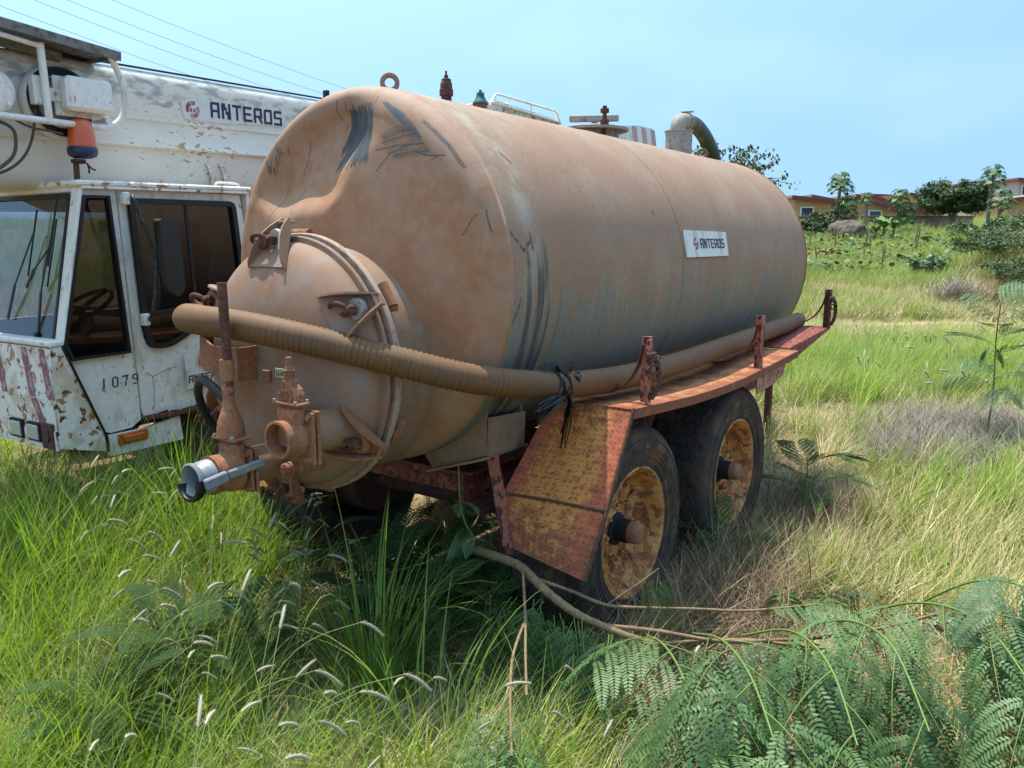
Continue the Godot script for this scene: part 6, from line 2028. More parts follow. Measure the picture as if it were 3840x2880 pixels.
func make_feathered() -> void:
	for k in 6:
		leaf_kinds.append(feather_leaf(5 + k % 3, 0.29 + 0.02 * k, 0.165 + 0.015 * (k % 3), 0.6 + 0.25 * (k % 4), 0.55 + 0.45 * (k % 3), 300 + k, [1.75, 1.3, 1.95, 1.5, 1.8, 1.15][k]))
	var flat_from := leaf_kinds.size()
	for k in 4: leaf_kinds.append(feather_leaf(6 + k % 3, 0.25 + 0.02 * k, 0.13 + 0.01 * k, 0.5 + 0.2 * k, 0.15, 330 + k, [0.8, 1.0, 0.7, 0.9][k]))
	rng.seed = 404
	var green := flat_mat(Color(0.40, 0.50, 0.22), 0.6)
	# the thick fallen limb that runs out from under the flap, and its forks
	var t := thing("fallen_branch", "thick fallen tan branch running out from under the rusty fender flap", "branch", Vector3(-0.2, 0, 0.7))
	var c := stem(t, [Vector3(-0.50, 0.44, 0.52), Vector3(-0.558, 0.46, 0.724), Vector3(-0.588, 0.46, 0.826), Vector3(-0.641, 0.43, 0.954), Vector3(-0.663, 0.40, 1.056), Vector3(-0.66, 0.37, 1.139), Vector3(-0.629, 0.34, 1.212), Vector3(-0.595, 0.31, 1.308), Vector3(-0.52, 0.27, 1.40)], 0.020, 0.013, M.bark)
	c = stem(t, [Vector3(-0.615, 0.335, 1.22), Vector3(-0.51, 0.32, 1.397), Vector3(-0.437, 0.31, 1.592), Vector3(-0.301, 0.30, 1.748), Vector3(-0.05, 0.30, 2.0), Vector3(0.3, 0.32, 2.25)], 0.009, 0.006, M.bark, "fork")
	twig_leaves(t, c, 0.5, 5, 0.75, 1.0, 0.6)
	c = stem(t, [Vector3(-0.60, 0.315, 1.29), Vector3(-0.546, 0.28, 1.383), Vector3(-0.364, 0.26, 1.527), Vector3(-0.30, 0.28, 1.68), Vector3(-0.3, 0.33, 1.95)], 0.009, 0.005, M.bark, "fork")
	twig_leaves(t, c, 0.3, 5, 0.8, 1.05, 0.9)
	c = stem(t, [Vector3(-0.615, 0.445, 0.90), Vector3(-0.587, 0.42, 1.066), Vector3(-0.573, 0.40, 1.158), Vector3(-0.521, 0.38, 1.24), Vector3(-0.285, 0.34, 1.459), Vector3(-0.158, 0.33, 1.624), Vector3(0.0, 0.36, 1.85)], 0.0075, 0.005, M.bark, "fork")
	twig_leaves(t, c, 0.85, 4, 0.75, 0.95, 0.3)
	put_leaf(t, Vector3(-0.443, 0.53, 1.36), Vector3(-0.25, -0.8, 0.05), 0.66, 2)
	c = stem(t, [Vector3(-0.55, 0.39, 1.2), Vector3(-0.50, 0.48, 1.3), Vector3(-0.443, 0.54, 1.36)], 0.004, 0.002, M.bark, "twig")
	# leaf bunches hanging from the limb
	for g in [[Vector3(-0.66, 0.40, 1.02), 5], [Vector3(-0.68, 0.40, 1.12), 6], [Vector3(-0.62, 0.33, 1.25), 4], [Vector3(-0.63, 0.36, 0.80), 3]]:
		for k in g[1]:
			put_leaf(t, g[0] + Vector3(rng.randf_range(-0.08, 0.0), rng.randf_range(-0.04, 0.02), rng.randf_range(-0.05, 0.05)), Vector3(rng.randf_range(-0.7, -0.2), rng.randf_range(-1.3, -0.6), rng.randf_range(-0.4, 0.5)), rng.randf_range(0.7, 0.95), rng.randi(), rng.randf_range(-0.6, 0.6))
	# bare hanging shoots before the limb
	t = thing("hanging_shoot", "thin forked bare shoots hanging from the fallen branch", "shoot", Vector3(-0.9, 0, 1.0))
	stem(t, [Vector3(-0.594, 0.47, 0.83), Vector3(-0.876, 0.42, 1.038), Vector3(-1.05, 0.385, 1.16), Vector3(-1.208, 0.35, 1.274)], 0.006, 0.004, M.bark)
	c = stem(t, [Vector3(-0.89, 0.42, 1.05), Vector3(-1.066, 0.38, 1.12), Vector3(-1.225, 0.34, 1.222), Vector3(-1.38, 0.26, 1.34)], 0.006, 0.004, M.bark)
	twig_leaves(t, c, 0.7, 7, 0.8, 1.05, 0.6, Vector3(-0.5, -0.2, 0.3))
	# the leafy heap at the right front: green shoots spraying towards the camera
	var shoots := [
		[[Vector3(-0.42, 0.24, 1.30), Vector3(-0.62, 0.34, 1.46), Vector3(-0.78, 0.36, 1.60), Vector3(-0.95, 0.30, 1.75)], 6, "leftmost leafy green shoot of the fallen branch heap, drooping over straw"],
		[[Vector3(-0.30, 0.24, 1.45), Vector3(-0.55, 0.38, 1.66), Vector3(-0.80, 0.42, 1.85), Vector3(-1.05, 0.36, 2.02)], 7, "drooping leafy shoot left of the heap's centre, leaves hanging towards the camera"],
		[[Vector3(-0.20, 0.24, 1.62), Vector3(-0.42, 0.42, 1.86), Vector3(-0.66, 0.46, 2.05), Vector3(-0.92, 0.38, 2.2)], 7, "leafy shoot in the middle of the fallen heap with long hanging leaves"],
		[[Vector3(0.0, 0.25, 1.80), Vector3(-0.26, 0.44, 2.02), Vector3(-0.5, 0.5, 2.2), Vector3(-0.8, 0.42, 2.36)], 7, "broad leafy shoot right of the heap's centre, over the others"],
		[[Vector3(0.15, 0.28, 1.95), Vector3(0.0, 0.46, 2.2), Vector3(-0.2, 0.52, 2.42), Vector3(-0.5, 0.46, 2.6)], 7, "leafy shoot arching at the heap's right front"],
		[[Vector3(0.45, 0.28, 2.15), Vector3(0.35, 0.46, 2.35), Vector3(0.2, 0.52, 2.55), Vector3(-0.05, 0.46, 2.8)], 6, "rightmost leafy shoot of the heap, partly cut off by the picture's edge"],
		[[Vector3(-0.85, 0.10, 1.62), Vector3(-1.02, 0.24, 1.75), Vector3(-1.15, 0.26, 1.9), Vector3(-1.3, 0.2, 2.02)], 5, "low leafy shoot in front of the heap, close to the soil"],
		[[Vector3(-0.55, 0.10, 2.1), Vector3(-0.8, 0.25, 2.25), Vector3(-0.98, 0.28, 2.38), Vector3(-1.15, 0.2, 2.5)], 6, "lowest leafy shoot at the heap's bottom right"],
	]
	for s in shoots:
		var st: Array = s[0]
		t = thing("leafy_shoot", s[2], "shoot", Vector3(st[0].x, 0, st[0].z))
		c = stem(t, st, 0.0055, 0.0025, green)
		twig_leaves(t, c, 0.15, s[1], 1.05, 1.4, 1.0, Vector3(-0.3, -0.15, 0.15))
	# feathery seedlings standing in the shade before the tanker and in the grass
	var seedlings := [
		[Vector3(-1.62, 0.0, -0.12), 0.34, 11, "dark feathery seedling in the left foreground grass"],
		[Vector3(-1.92, 0.0, 0.02), 0.26, 9, "lower feathery seedling nearest the camera at left"],
		[Vector3(-1.25, 0.0, -0.10), 0.22, 8, "small feathery seedling between the left seedlings and the shade"],
		[Vector3(-0.72, 0.0, 0.02), 0.34, 9, "feathery seedling in the shade under the hatch"],
		[Vector3(-0.48, 0.0, 0.25), 0.36, 9, "feathery seedling in deep shade before the tank's saddle"],
		[Vector3(-0.30, 0.0, -0.12), 0.34, 8, "feathery seedling furthest back in the tanker's shade"],
		[Vector3(-0.82, 0.0, 0.42), 0.30, 9, "feathery seedling behind the tall grass clump"],
		[Vector3(-0.58, 0.0, 0.62), 0.28, 9, "feathery seedling in the shade left of the fallen branch"],
		[Vector3(1.75, 0.0, 1.28), 0.48, 7, "feathery seedling standing in front of the rear wheel"],
		[Vector3(0.80, 0.0, 1.10), 0.26, 6, "small feathery seedling between the two wheels"],
	]
	for s in seedlings:
		var o: Vector3 = s[0]
		t = thing("feathery_seedling", s[3], "plant", o)
		c = stem(t, [o + Vector3(0, -0.03, 0), o + Vector3(0.01, s[1] * 0.5, 0.02), o + Vector3(0.03, s[1], 0.01)], 0.005, 0.003, green)
		var n: int = s[2]
		for k in n:
			var a := TAU * k * 0.382
			var q := 0.35 + 0.65 * float(k) / n
			put_leaf(t, o + Vector3(0.02, s[1] * q, 0.01), Vector3(cos(a), lerpf(0.05, 0.7, q), sin(a)), rng.randf_range(0.8, 1.05), flat_from + k % 4, rng.randf_range(-0.2, 0.2))
	# the tall sapling at the right edge and a long whip by the flap
	t = thing("slender_sapling", "tall slender sapling with sparse leaves at the right edge of the field", "sapling", Vector3(4.95, 0, 1.95))
	var so := t.position
	c = stem(t, [so + Vector3(0, -0.03, 0), so + Vector3(-0.01, 0.5, 0.02), so + Vector3(0.02, 1.0, 0), so + Vector3(0.0, 1.38, 0.02)], 0.009, 0.004, M.bark)
	for k in 15:
		var q := 0.28 + 0.72 * k / 14.0
		var a := k * 2.4 + 0.4
		put_leaf(t, so + Vector3(0.01, 1.38 * q, 0.01), Vector3(cos(a), 0.45, sin(a)), rng.randf_range(1.0, 1.3), k, 0.0)
	t = thing("green_whip", "long thin green whip leaning across the flap's inner edge", "shoot", Vector3(-0.5, 0, 0.4))
	c = stem(t, [Vector3(-0.50, 0.84, 0.42), Vector3(-0.52, 0.62, 0.45), Vector3(-0.50, 0.50, 0.50), Vector3(-0.42, 0.44, 0.55), Vector3(-0.36, 0.25, 0.58)], 0.004, 0.003, green)
	for k in 4: put_leaf(t, c[6 + k * 5], Vector3(-0.4, rng.randf_range(-0.6, 0.2), 0.5 - k * 0.3), 0.45, k)
	c = stem(t, [Vector3(-0.95, 0.34, 0.15), Vector3(-0.6, 0.36, 0.3), Vector3(-0.2, 0.33, 0.42)], 0.003, 0.003, green)

# crowns of many small leaves gathered in clumps on limbs
func crown(b: MB, o: Vector3, rad: Vector3, clumps: int, per: int, size: float, cols: Array, r: RandomNumberGenerator, hollow := 0.55) -> void:
	for k in clumps:
		var dirv := Vector3(r.randfn(), r.randfn(), r.randfn()).normalized()
		var c := o + dirv * rad * lerpf(hollow, 1.0, pow(r.randf(), 0.5))
		var cr := rad.length() * r.randf_range(0.10, 0.19)
		var base: Color = cols[r.randi() % cols.size()]
		for j in per:
			var p := c + Vector3(r.randfn(), r.randfn() * 0.7, r.randfn()) * cr * 0.55
			var nn := (Vector3(r.randfn(), r.randfn() + 1.0, r.randfn()) + dirv * 0.6).normalized()
			var u := nn.cross(Vector3(r.randf(), 0.2, r.randf() - 0.5)).normalized()
			var w := nn.cross(u)
			var s := size * r.randf_range(0.6, 1.3)
			var f := r.randf_range(0.75, 1.25)
			b.col = Color(base.r * f, base.g * f, base.b * f)
			var i0 := b.vert(p - u * s, nn); b.vert(p + w * s * 0.45, nn); b.vert(p + u * s, nn); b.vert(p - w * s * 0.45, nn)
			b.tri(i0, i0 + 1, i0 + 2); b.tri(i0, i0 + 2, i0 + 3)

func limbs(b: MB, o: Vector3, hgt: float, r0: float, n: int, reach: float, r: RandomNumberGenerator) -> Array:
	var tips := []
	var top := o + Vector3(r.randf_range(-0.1, 0.1) * hgt, hgt, r.randf_range(-0.1, 0.1) * hgt)
	b.tube(curve([o - Vector3(0, 0.3, 0), o.lerp(top, 0.5) + Vector3(0.05, 0, 0.04) * hgt, top], 5), [r0 * 1.2, r0 * 1.12, r0 * 1.05, r0, r0 * 0.96, r0 * 0.92, r0 * 0.88, r0 * 0.84, r0 * 0.8, r0 * 0.76, r0 * 0.7], 9)
	for k in n:
		var a := TAU * k / n + r.randf_range(-0.4, 0.4)
		var d := Vector3(cos(a), r.randf_range(0.35, 1.1), sin(a)).normalized()
		var tip := top + d * reach * r.randf_range(0.6, 1.0)
		var midp := top.lerp(tip, 0.5) + Vector3(0, reach * 0.1, 0)
		b.tube(curve([o.lerp(top, r.randf_range(0.65, 0.95)), midp, tip], 3), [r0 * 0.5, r0 * 0.42, r0 * 0.36, r0 * 0.3, r0 * 0.22, r0 * 0.16, r0 * 0.1], 6)
		tips.append(tip)
	return tips

func papaya(at: Vector3, hgt: float, lean: Vector3, leaves: int, ls: float, label: String, seed_: int, tiers := 1) -> void:
	var t := thing("papaya_tree", label, "tree", at)
	var r := RandomNumberGenerator.new()
	r.seed = seed_
	var b := MB.new()
	var top := Vector3(0, hgt, 0) + lean
	b.tube(curve([Vector3(0, -0.3, 0), Vector3(0, hgt * 0.5, 0) + lean * 0.3, top], 4), [0.11, 0.105, 0.1, 0.095, 0.09, 0.085, 0.08, 0.075, 0.06], 9)
	obj("trunk", b.done(), M.trunk, t)
	b = MB.new()
	var st := MB.new()
	st.col = Color(0.16, 0.22, 0.06)
	for tier in tiers:
		var head := top - Vector3(0, tier * hgt * 0.42, 0) + (Vector3(0.25, 0, 0.3) if tier > 0 else Vector3.ZERO)
		for k in leaves:
			var a := TAU * k * 0.381966 + r.randf() * 0.4
			var el := lerpf(1.0, -0.5, float(k) / leaves) + r.randf_range(-0.15, 0.15)
			var d := Vector3(cos(a) * cos(el), sin(el), sin(a) * cos(el))
			var o := head + Vector3(0, -0.25 * float(k) / leaves, 0)
			var tip := o + d * ls * r.randf_range(0.9, 1.3)
			st.tube(pts([o, o.lerp(tip, 0.6) + Vector3(0, 0.05, 0), tip]), [0.014, 0.011, 0.008], 4, false)
			# a hand of seven lobes, hanging from the stalk's end
			var u := Vector3(d.x, 0, d.z).normalized()
			var dn := (u * 0.75 + Vector3(0, -0.55 - r.randf() * 0.4, 0)).normalized()
			var side := u.cross(Vector3(0, 1, 0))
			var nn := side.cross(dn).normalized()
			if nn.y < 0: nn = -nn
			for e in 7:
				var g := (e - 3) * 0.62
				var ld := dn * cos(g) + side * sin(g)
				var L := ls * (0.50 - 0.04 * absf(e - 3)) * r.randf_range(0.85, 1.1)
				var w := nn.cross(ld) * L * 0.20
				var f := r.randf_range(0.7, 1.25)
				b.col = Color(0.065 * f, 0.125 * f, 0.032 * f)
				var sag := Vector3(0, -0.12 * L, 0)
				var i0 := b.vert(tip, nn); b.vert(tip + ld * L * 0.45 + w, nn); b.vert(tip + ld * L + sag, nn); b.vert(tip + ld * L * 0.45 - w, nn)
				b.tri(i0, i0 + 1, i0 + 2); b.tri(i0, i0 + 2, i0 + 3)
	obj("leaf_stalks", st.done(), M.foliage, t)
	obj("crown", b.done(), M.foliage, t)

func banana(at: Vector3, hgt: float, leaves: int, label: String, seed_: int) -> void:
	var t := thing("banana_plant", label, "banana plant", at)
	var r := RandomNumberGenerator.new()
	r.seed = seed_
	var b := MB.new()
	b.rod(Vector3(0, -0.2, 0), Vector3(0.05, hgt * 0.45, 0), 0.1, 10, 0.07)
	obj("stem", b.done(), flat_mat(Color(0.45, 0.47, 0.27), 0.7), t)
	for k in leaves:
		b = MB.new()
		var a := TAU * k * 0.38 + r.randf() * 0.5
		var dirh := Vector3(cos(a), 0, sin(a))
		var ang := r.randf_range(0.15, 0.6)
		var p := Vector3(0.04, hgt * 0.4, 0)
		var L := hgt * r.randf_range(0.6, 0.85)
		var f := r.randf_range(0.8, 1.25)
		b.col = Color(0.10 * f, 0.20 * f, 0.035 * f)
		var side := dirh.cross(Vector3(0, 1, 0))
		var last := -1
		for s in 11:
			var q := s / 10.0
			var fw := dirh * sin(ang) + Vector3(0, cos(ang), 0)
			var nn := side.cross(fw).normalized()
			var w := 0.13 * hgt * 0.7 * sin(PI * clampf(q * 0.95 + 0.04, 0, 1)) * (0.15 if q < 0.12 else 1.0)
			var i0 := b.vert(p - side * w + nn * w * 0.35, nn); b.vert(p, nn); b.vert(p + side * w + nn * w * 0.35, nn)
			if last >= 0:
				for e in 2:
					b.tri(last + e, last + e + 1, i0 + e + 1); b.tri(last + e, i0 + e + 1, i0 + e)
			last = i0
			p += fw * L / 10.0
			ang += r.randf_range(0.05, 0.22)
		obj("leaf", b.done(), M.foliage, t)

func bush(called: String, at: Vector3, rad: Vector3, clumps: int, per: int, size: float, cols: Array, label: String, category: String, seed_: int, trunk_h := 0.0, trunk_r := 0.1) -> void:
	var t := thing(called, label, category, at)
	var r := RandomNumberGenerator.new()
	r.seed = seed_
	var b := MB.new()
	if trunk_h > 0.0:
		limbs(b, Vector3.ZERO, trunk_h, trunk_r, 7, rad.x * 0.8, r)
		obj("trunk", b.done(), M.trunk, t)
	else:
		for k in 6:
			var a := TAU * k / 6.0
			b.tube(curve([Vector3(0, -0.2, 0), Vector3(cos(a) * rad.x * 0.3, rad.y * 0.6, sin(a) * rad.z * 0.3), Vector3(cos(a) * rad.x * 0.7, rad.y * 1.2, sin(a) * rad.z * 0.7)], 3), 0.02, 5)
		obj("stems", b.done(), M.trunk, t)
	b = MB.new()
	var mid := Vector3(0, trunk_h + rad.y * 0.75, 0)
	for k in 7:
		var a := TAU * k / 7.0 + r.randf()
		var f := r.randf_range(0.45, 0.68)
		crown(b, mid + Vector3(cos(a) * rad.x * 0.62, r.randf_range(-0.35, 0.5) * rad.y, sin(a) * rad.z * 0.62) * (0.2 if k == 0 else 1.0), rad * f, int(clumps / 6.0), per, size, cols, r, 0.45)
	obj("crown", b.done(), M.foliage, t)

# ---------------------------------------------------------------- ground, hillside, houses
func make_ground() -> void:
	var b := MB.new()
	var ds := []
	var d := -40.0
	while d < 420.0:
		ds.append(d)
		d += 0.6 if (d > -2.0 and d < 12.0) else (1.2 if d < 60.0 and d >= -2.0 else 12.0)
	var ls := []
	var l := -320.0
	while l < 321.0:
		ls.append(l)
		l += 0.7 if absf(l) < 12.0 else (1.5 if absf(l) < 45.0 else 15.0)
	for dd in ds:
		for ll in ls:
			var p := at_polar(dd, ll)
			var e := 0.2
			var nn := Vector3(height(p.x - e, p.z) - height(p.x + e, p.z), 2 * e, height(p.x, p.z - e) - height(p.x, p.z + e)).normalized()
			b.vert(p, nn, Vector2(p.x, p.z))
	var w := ls.size()
	for i in ds.size() - 1:
		for j in w - 1:
			var k := i * w + j
			b.tri(k, k + 1, k + w + 1); b.tri(k, k + w + 1, k + w)
	struct("ground", b.done(), M.ground)
	# bare track across the field
	b = MB.new()
	var prev := []
	for k in 60:
		var ll := -14.0 + k * 0.8
		var p := at_polar(17.75 + 0.12 * sin(k * 0.7), ll) + Vector3(0, 0.03, 0)
		var q := at_polar(18.25 + 0.1 * sin(k * 0.5 + 1.0), ll) + Vector3(0, 0.03, 0)
		if k > 0: b.quad(prev[0], p, q, prev[1], Vector3(0, 1, 0))
		prev = [p, q]
	var tm := tri_mat(patch_tex(256, Color(0.68, 0.57, 0.40), 0.12, [[Color(0.60, 0.54, 0.33), 0.03, 0.55, 0.1, 0.7]], 90), 0.5, 0.95)
	struct("track", b.done(), tm)

func gable_house(called: String, at: Vector3, turn: float, w: float, dp: float, h0: float, h1: float, wall: Material, roof: Material, wins: Array, label: String) -> void:
	# single pitch: eaves h0 at the right end, h1 at the left; front is local +z
	# h0 and h1 are heights above the meadow, the foot of the wall goes down into the slope
	var t := thing(called, label, "house", Vector3(at.x, 0, at.z))
	t.rotation.y = turn
	var b := MB.new()
	b.prism(PackedVector2Array([Vector2(-w / 2, 0), Vector2(w / 2, 0), Vector2(w / 2, h0), Vector2(-w / 2, h1)]), dp, Transform3D.IDENTITY)
	var wl := obj("wall", b.done(), wall, t)
	b = MB.new()
	var th := 0.16
	b.prism(PackedVector2Array([Vector2(-w / 2 - 0.3, h1 + 0.03), Vector2(w / 2 + 0.4, h0 - 0.03), Vector2(w / 2 + 0.4, h0 + th), Vector2(-w / 2 - 0.3, h1 + th + 0.06)]), dp + 0.7, Transform3D.IDENTITY)
	var rf := obj("roof", b.done(), roof, t)
	b = MB.new()
	b.bar(Vector3(-w / 2 - 0.32, h1 + 0.06, dp / 2 + 0.37), Vector3(w / 2 + 0.42, h0 + 0.02, dp / 2 + 0.37), 0.30, 0.05, Vector3(0, 0, 1), 0.01)
	obj("fascia", b.done(), M.roofedge, rf)
	for q in wins:
		b = MB.new()
		b.box(Vector3(q[0], q[1], dp / 2 + 0.02), Vector3(q[2] + 0.16, q[3] + 0.16, 0.08), 0.01)
		var fr := obj("window", b.done(), M.white, wl)
		b = MB.new()
		b.box(Vector3(q[0], q[1], dp / 2 + 0.055), Vector3(q[2], q[3], 0.02), 0.004)
		var pn := obj("pane", b.done(), M.farpane, wl)

func make_far() -> void:
	M.ochre = tri_mat(patch_tex(256, Color(0.70, 0.585, 0.38), 0.06, [[Color(0.63, 0.51, 0.34), 0.02, 0.6, 0.2, 0.5]], 91), 0.3, 0.9)
	M.creamwall = tri_mat(patch_tex(256, Color(0.68, 0.65, 0.60), 0.06, [[Color(0.66, 0.62, 0.56), 0.02, 0.6, 0.2, 0.5]], 92), 0.3, 0.9)
	M.roof = tri_mat(patch_tex(256, Color(0.60, 0.50, 0.42), 0.12, [[Color(0.50, 0.38, 0.32), 0.03, 0.55, 0.15, 0.6]], 93), 0.4, 0.9)
	M.redroof = tri_mat(patch_tex(256, Color(0.55, 0.33, 0.28), 0.12, [[Color(0.46, 0.26, 0.22), 0.03, 0.55, 0.15, 0.6]], 94), 0.4, 0.9)
	M.roofedge = flat_mat(Color(0.42, 0.24, 0.22), 0.8)
	M.farpane = flat_mat(Color(0.16, 0.22, 0.27), 0.15)
	M.mauve = tri_mat(patch_tex(256, Color(0.52, 0.43, 0.42), 0.1, [[Color(0.44, 0.36, 0.36), 0.03, 0.55, 0.15, 0.6]], 95), 0.5, 0.9)
	M.zinc = tri_mat(patch_tex(256, Color(0.55, 0.61, 0.66), 0.06, [[Color(0.60, 0.52, 0.44), 0.03, 0.68, 0.1, 0.6]], 96), 0.5, 0.6)
	var turn := atan2(0.5829, 0.8126) - PI / 2.0
	turn = -atan2(RGT.y, RGT.x)
	# rows of ochre houses, stepping down the hill to the right
	gable_house("row_house", at_polar(62, 21.4), turn, 2.6, 6, 4.75, 5.0, M.ochre, M.roof, [[-0.4, 3.9, 0.8, 0.9]], "ochre row house with grey brown roof, leftmost, beside the tank's edge")
	gable_house("row_house", at_polar(66, 24.6), turn, 3.4, 6, 4.6, 5.3, M.ochre, M.roof, [[-0.6, 3.9, 0.8, 0.9]], "ochre row house whose roof shows left of the tall papaya")
	gable_house("row_house", at_polar(63, 27.3), turn, 4.6, 6, 3.55, 5.15, M.ochre, M.roof, [[-1.0, 3.7, 0.8, 0.9], [0.6, 3.2, 0.8, 0.9]], "long ochre row house with sloping roof behind the slim papaya")
	gable_house("row_house", at_polar(69, 31.0), turn, 5.4, 6, 3.9, 5.6, M.ochre, M.roof, [[-1.0, 4.1, 0.8, 0.9], [0.8, 3.6, 0.8, 0.9]], "second long row house, its roof falling behind the first one's")
	gable_house("row_house", at_polar(74, 34.2), turn, 4.0, 6, 4.7, 5.5, M.creamwall, M.roof, [[-0.3, 4.2, 0.9, 0.8]], "cream row house up the slope between two papayas")
	gable_house("flat_house", at_polar(95, 40.3), turn, 3.6, 7, 7.0, 7.1, M.creamwall, M.creamwall, [[-0.8, 6.2, 0.9, 0.8], [0.8, 6.2, 0.9, 0.8]], "white flat roofed building furthest back on the hill")
	gable_house("hill_house", at_polar(92, 43.6), turn, 3.0, 6, 6.4, 6.9, M.creamwall, M.redroof, [[0, 5.8, 0.9, 0.8]], "small house with red tiled roof above the mango tree's left side")
	gable_house("hill_house", at_polar(80, 38.6), turn, 3.0, 6, 5.7, 6.3, M.ochre, M.redroof, [[0.3, 5.1, 0.8, 0.8]], "house with orange roof left of the mango tree")
	gable_house("hill_house", at_polar(72, 43.6), turn, 3.2, 6, 6.75, 7.0, M.creamwall, M.redroof, [[-0.9, 6.2, 0.8, 0.7], [0.6, 6.2, 0.8, 0.7]], "pale two storey house with red roof at the right edge of the hill")
	gable_house("hill_house", at_polar(64, 38.6), turn, 3.6, 5, 5.5, 4.9, M.ochre, M.roof, [[0.4, 4.4, 0.8, 0.7]], "low ochre house at the right edge below the red roofed one")
	gable_house("hill_house", at_polar(82, 46.6), turn, 4.0, 6, 7.35, 7.5, M.creamwall, M.redroof, [[0, 6.6, 1.0, 0.8]], "cream house with red roof behind the tallest papaya")
	# walls at the garden's back
	for g in [[47.0, 16.2, 19.6, 0.75, "mauve block wall left of the boulder"], [48.5, 20.5, 27.0, 0.75, "mauve block wall right of the banana plants"]]:
		var t := thing("block_wall", g[4], "wall", at_polar(g[0], (g[1] + g[2]) * 0.5))
		var b := MB.new()
		var A := at_polar(g[0], g[1]) - t.position
		var B := at_polar(g[0], g[2]) - t.position
		A.y = 0.0; B.y = 0.0
		var u := (B - A).normalized()
		b.box((A + B) * 0.5 + Vector3(0, g[3] * 0.5 - 0.3, 0), Vector3(A.distance_to(B), g[3] + 0.6, 0.18), 0.01, Basis(u, Vector3(0, 1, 0), u.cross(Vector3(0, 1, 0))))
		obj("blockwork", b.done(), M.mauve, t)
		b = MB.new()
		b.box((A + B) * 0.5 + Vector3(0, g[3] + 0.04, 0), Vector3(A.distance_to(B) + 0.1, 0.09, 0.26), 0.01, Basis(u, Vector3(0, 1, 0), u.cross(Vector3(0, 1, 0))))
		obj("coping", b.done(), M.stone, t)
	var sf := thing("sheet_fence", "low blue grey corrugated sheet fence along the back of the garden", "fence", at_polar(43.0, 18.5))
	for k in 26:
		var ll := 14.9 + k * 0.29
		var p := at_polar(43.0 + 0.1 * sin(k * 1.1), ll) - sf.position
		var q := at_polar(43.0 + 0.1 * sin((k + 1) * 1.1), ll + 0.282) - sf.position
		var b := MB.new()
		var u := (q - p)
		var hh := 0.36 + 0.03 * sin(k * 2.7)
		for s in 10:
			var f0 := s / 10.0
			var f1 := (s + 1) / 10.0
			var off := Vector3(FWD.x, 0, FWD.y) * (0.022 if s % 2 == 0 else -0.022)
			var off2 := Vector3(FWD.x, 0, FWD.y) * (-0.022 if s % 2 == 0 else 0.022)
			b.plate(p + u * f0 + off - Vector3(0, 0.3, 0), p + u * f1 + off2 - Vector3(0, 0.3, 0), p + u * f1 + off2 + Vector3(0, hh, 0), p + u * f0 + off + Vector3(0, hh, 0), 0.006)
		obj("panel", b.done(), M.zinc, sf)
	# boulder
	var bo := thing("boulder", "big grey brown boulder with a dark cleft at the garden's back", "boulder", at_polar(40.5, 16.45))
	var b2 := MB.new()
	var nz := FastNoiseLite.new()
	nz.seed = 3
	nz.frequency = 0.9
	var segs := 40
	for i in 21:
		for j in segs + 1:
			var th := PI * i / 20.0
			var ph := TAU * j / segs
			var dd := Vector3(sin(th) * cos(ph), cos(th), sin(th) * sin(ph))
			var rr := 1.0 + 0.28 * nz.get_noise_3dv(dd * 1.2) + 0.10 * nz.get_noise_3dv(dd * 4.0)
			var crack := absf(dd.dot(Vector3(RGT.x, 0.25, RGT.y)) + 0.12 + 0.1 * nz.get_noise_3dv(dd * 3.0))
			rr -= 0.16 * smoothstep(0.12, 0.0, crack)
			var along := dd.dot(Vector3(RGT.x, 0, RGT.y))
			var deep := dd.dot(Vector3(FWD.x, 0, FWD.y))
			var p := Vector3(RGT.x, 0, RGT.y) * along * 0.98 + Vector3(FWD.x, 0, FWD.y) * deep * 0.8 + Vector3(0, dd.y * 0.72, 0)
			b2.vert(p * rr + Vector3(0, 0.25, 0), dd)
	var st := SurfaceTool.new()
	for i in 20:
		for j in segs:
			var k := i * (segs + 1) + j
			b2.tri(k, k + 1, k + segs + 2); b2.tri(k, k + segs + 2, k + segs + 1)
	st.create_from(b2.done(), 0)
	st.generate_normals()
	obj("rock", st.commit(), M.stone, bo)
	# trees of the garden
	papaya(at_polar(43.0, 16.85), 2.7, Vector3(0.1, 0, 0.1), 46, 0.50, "tall papaya tree with two crowns rising behind the boulder", 1, 2)
	papaya(at_polar(46.0, 19.65), 1.9, Vector3(0.1, 0, 0), 28, 0.30, "slim papaya with a small crown before the ochre row house", 2)
	papaya(at_polar(43.5, 20.35), 1.95, Vector3(-0.1, 0, 0), 44, 0.45, "papaya tree left of the mango tree, behind the banana plants", 3, 2)
	papaya(at_polar(42.0, 24.15), 3.05, Vector3(0.05, 0, 0.05), 44, 0.48, "tallest papaya tree standing over the mango tree's right side", 4)
	papaya(at_polar(41.0, 24.1), 1.9, Vector3(-0.15, 0, 0.1), 36, 0.46, "shorter papaya in front of the tallest one", 5)
	var dk := [Color(0.045, 0.085, 0.022), Color(0.06, 0.105, 0.025), Color(0.035, 0.07, 0.02), Color(0.10, 0.11, 0.03)]
	bush("mango_tree", at_polar(46.0, 24.4), Vector3(1.9, 1.05, 1.7), 300, 90, 0.075, dk, "broad dark mango tree with a dense round crown", "tree", 6, 0.9, 0.18)
	bush("round_bush", at_polar(41.0, 14.9), Vector3(0.6, 0.6, 0.6), 60, 60, 0.055, dk, "dark bush left of the boulder, close to the tank's far edge", "bush", 7)
	bush("round_bush", at_polar(42.5, 16.2), Vector3(1.15, 0.9, 0.9), 110, 70, 0.06, dk, "dark green bush at the foot of the tall papaya", "bush", 8)
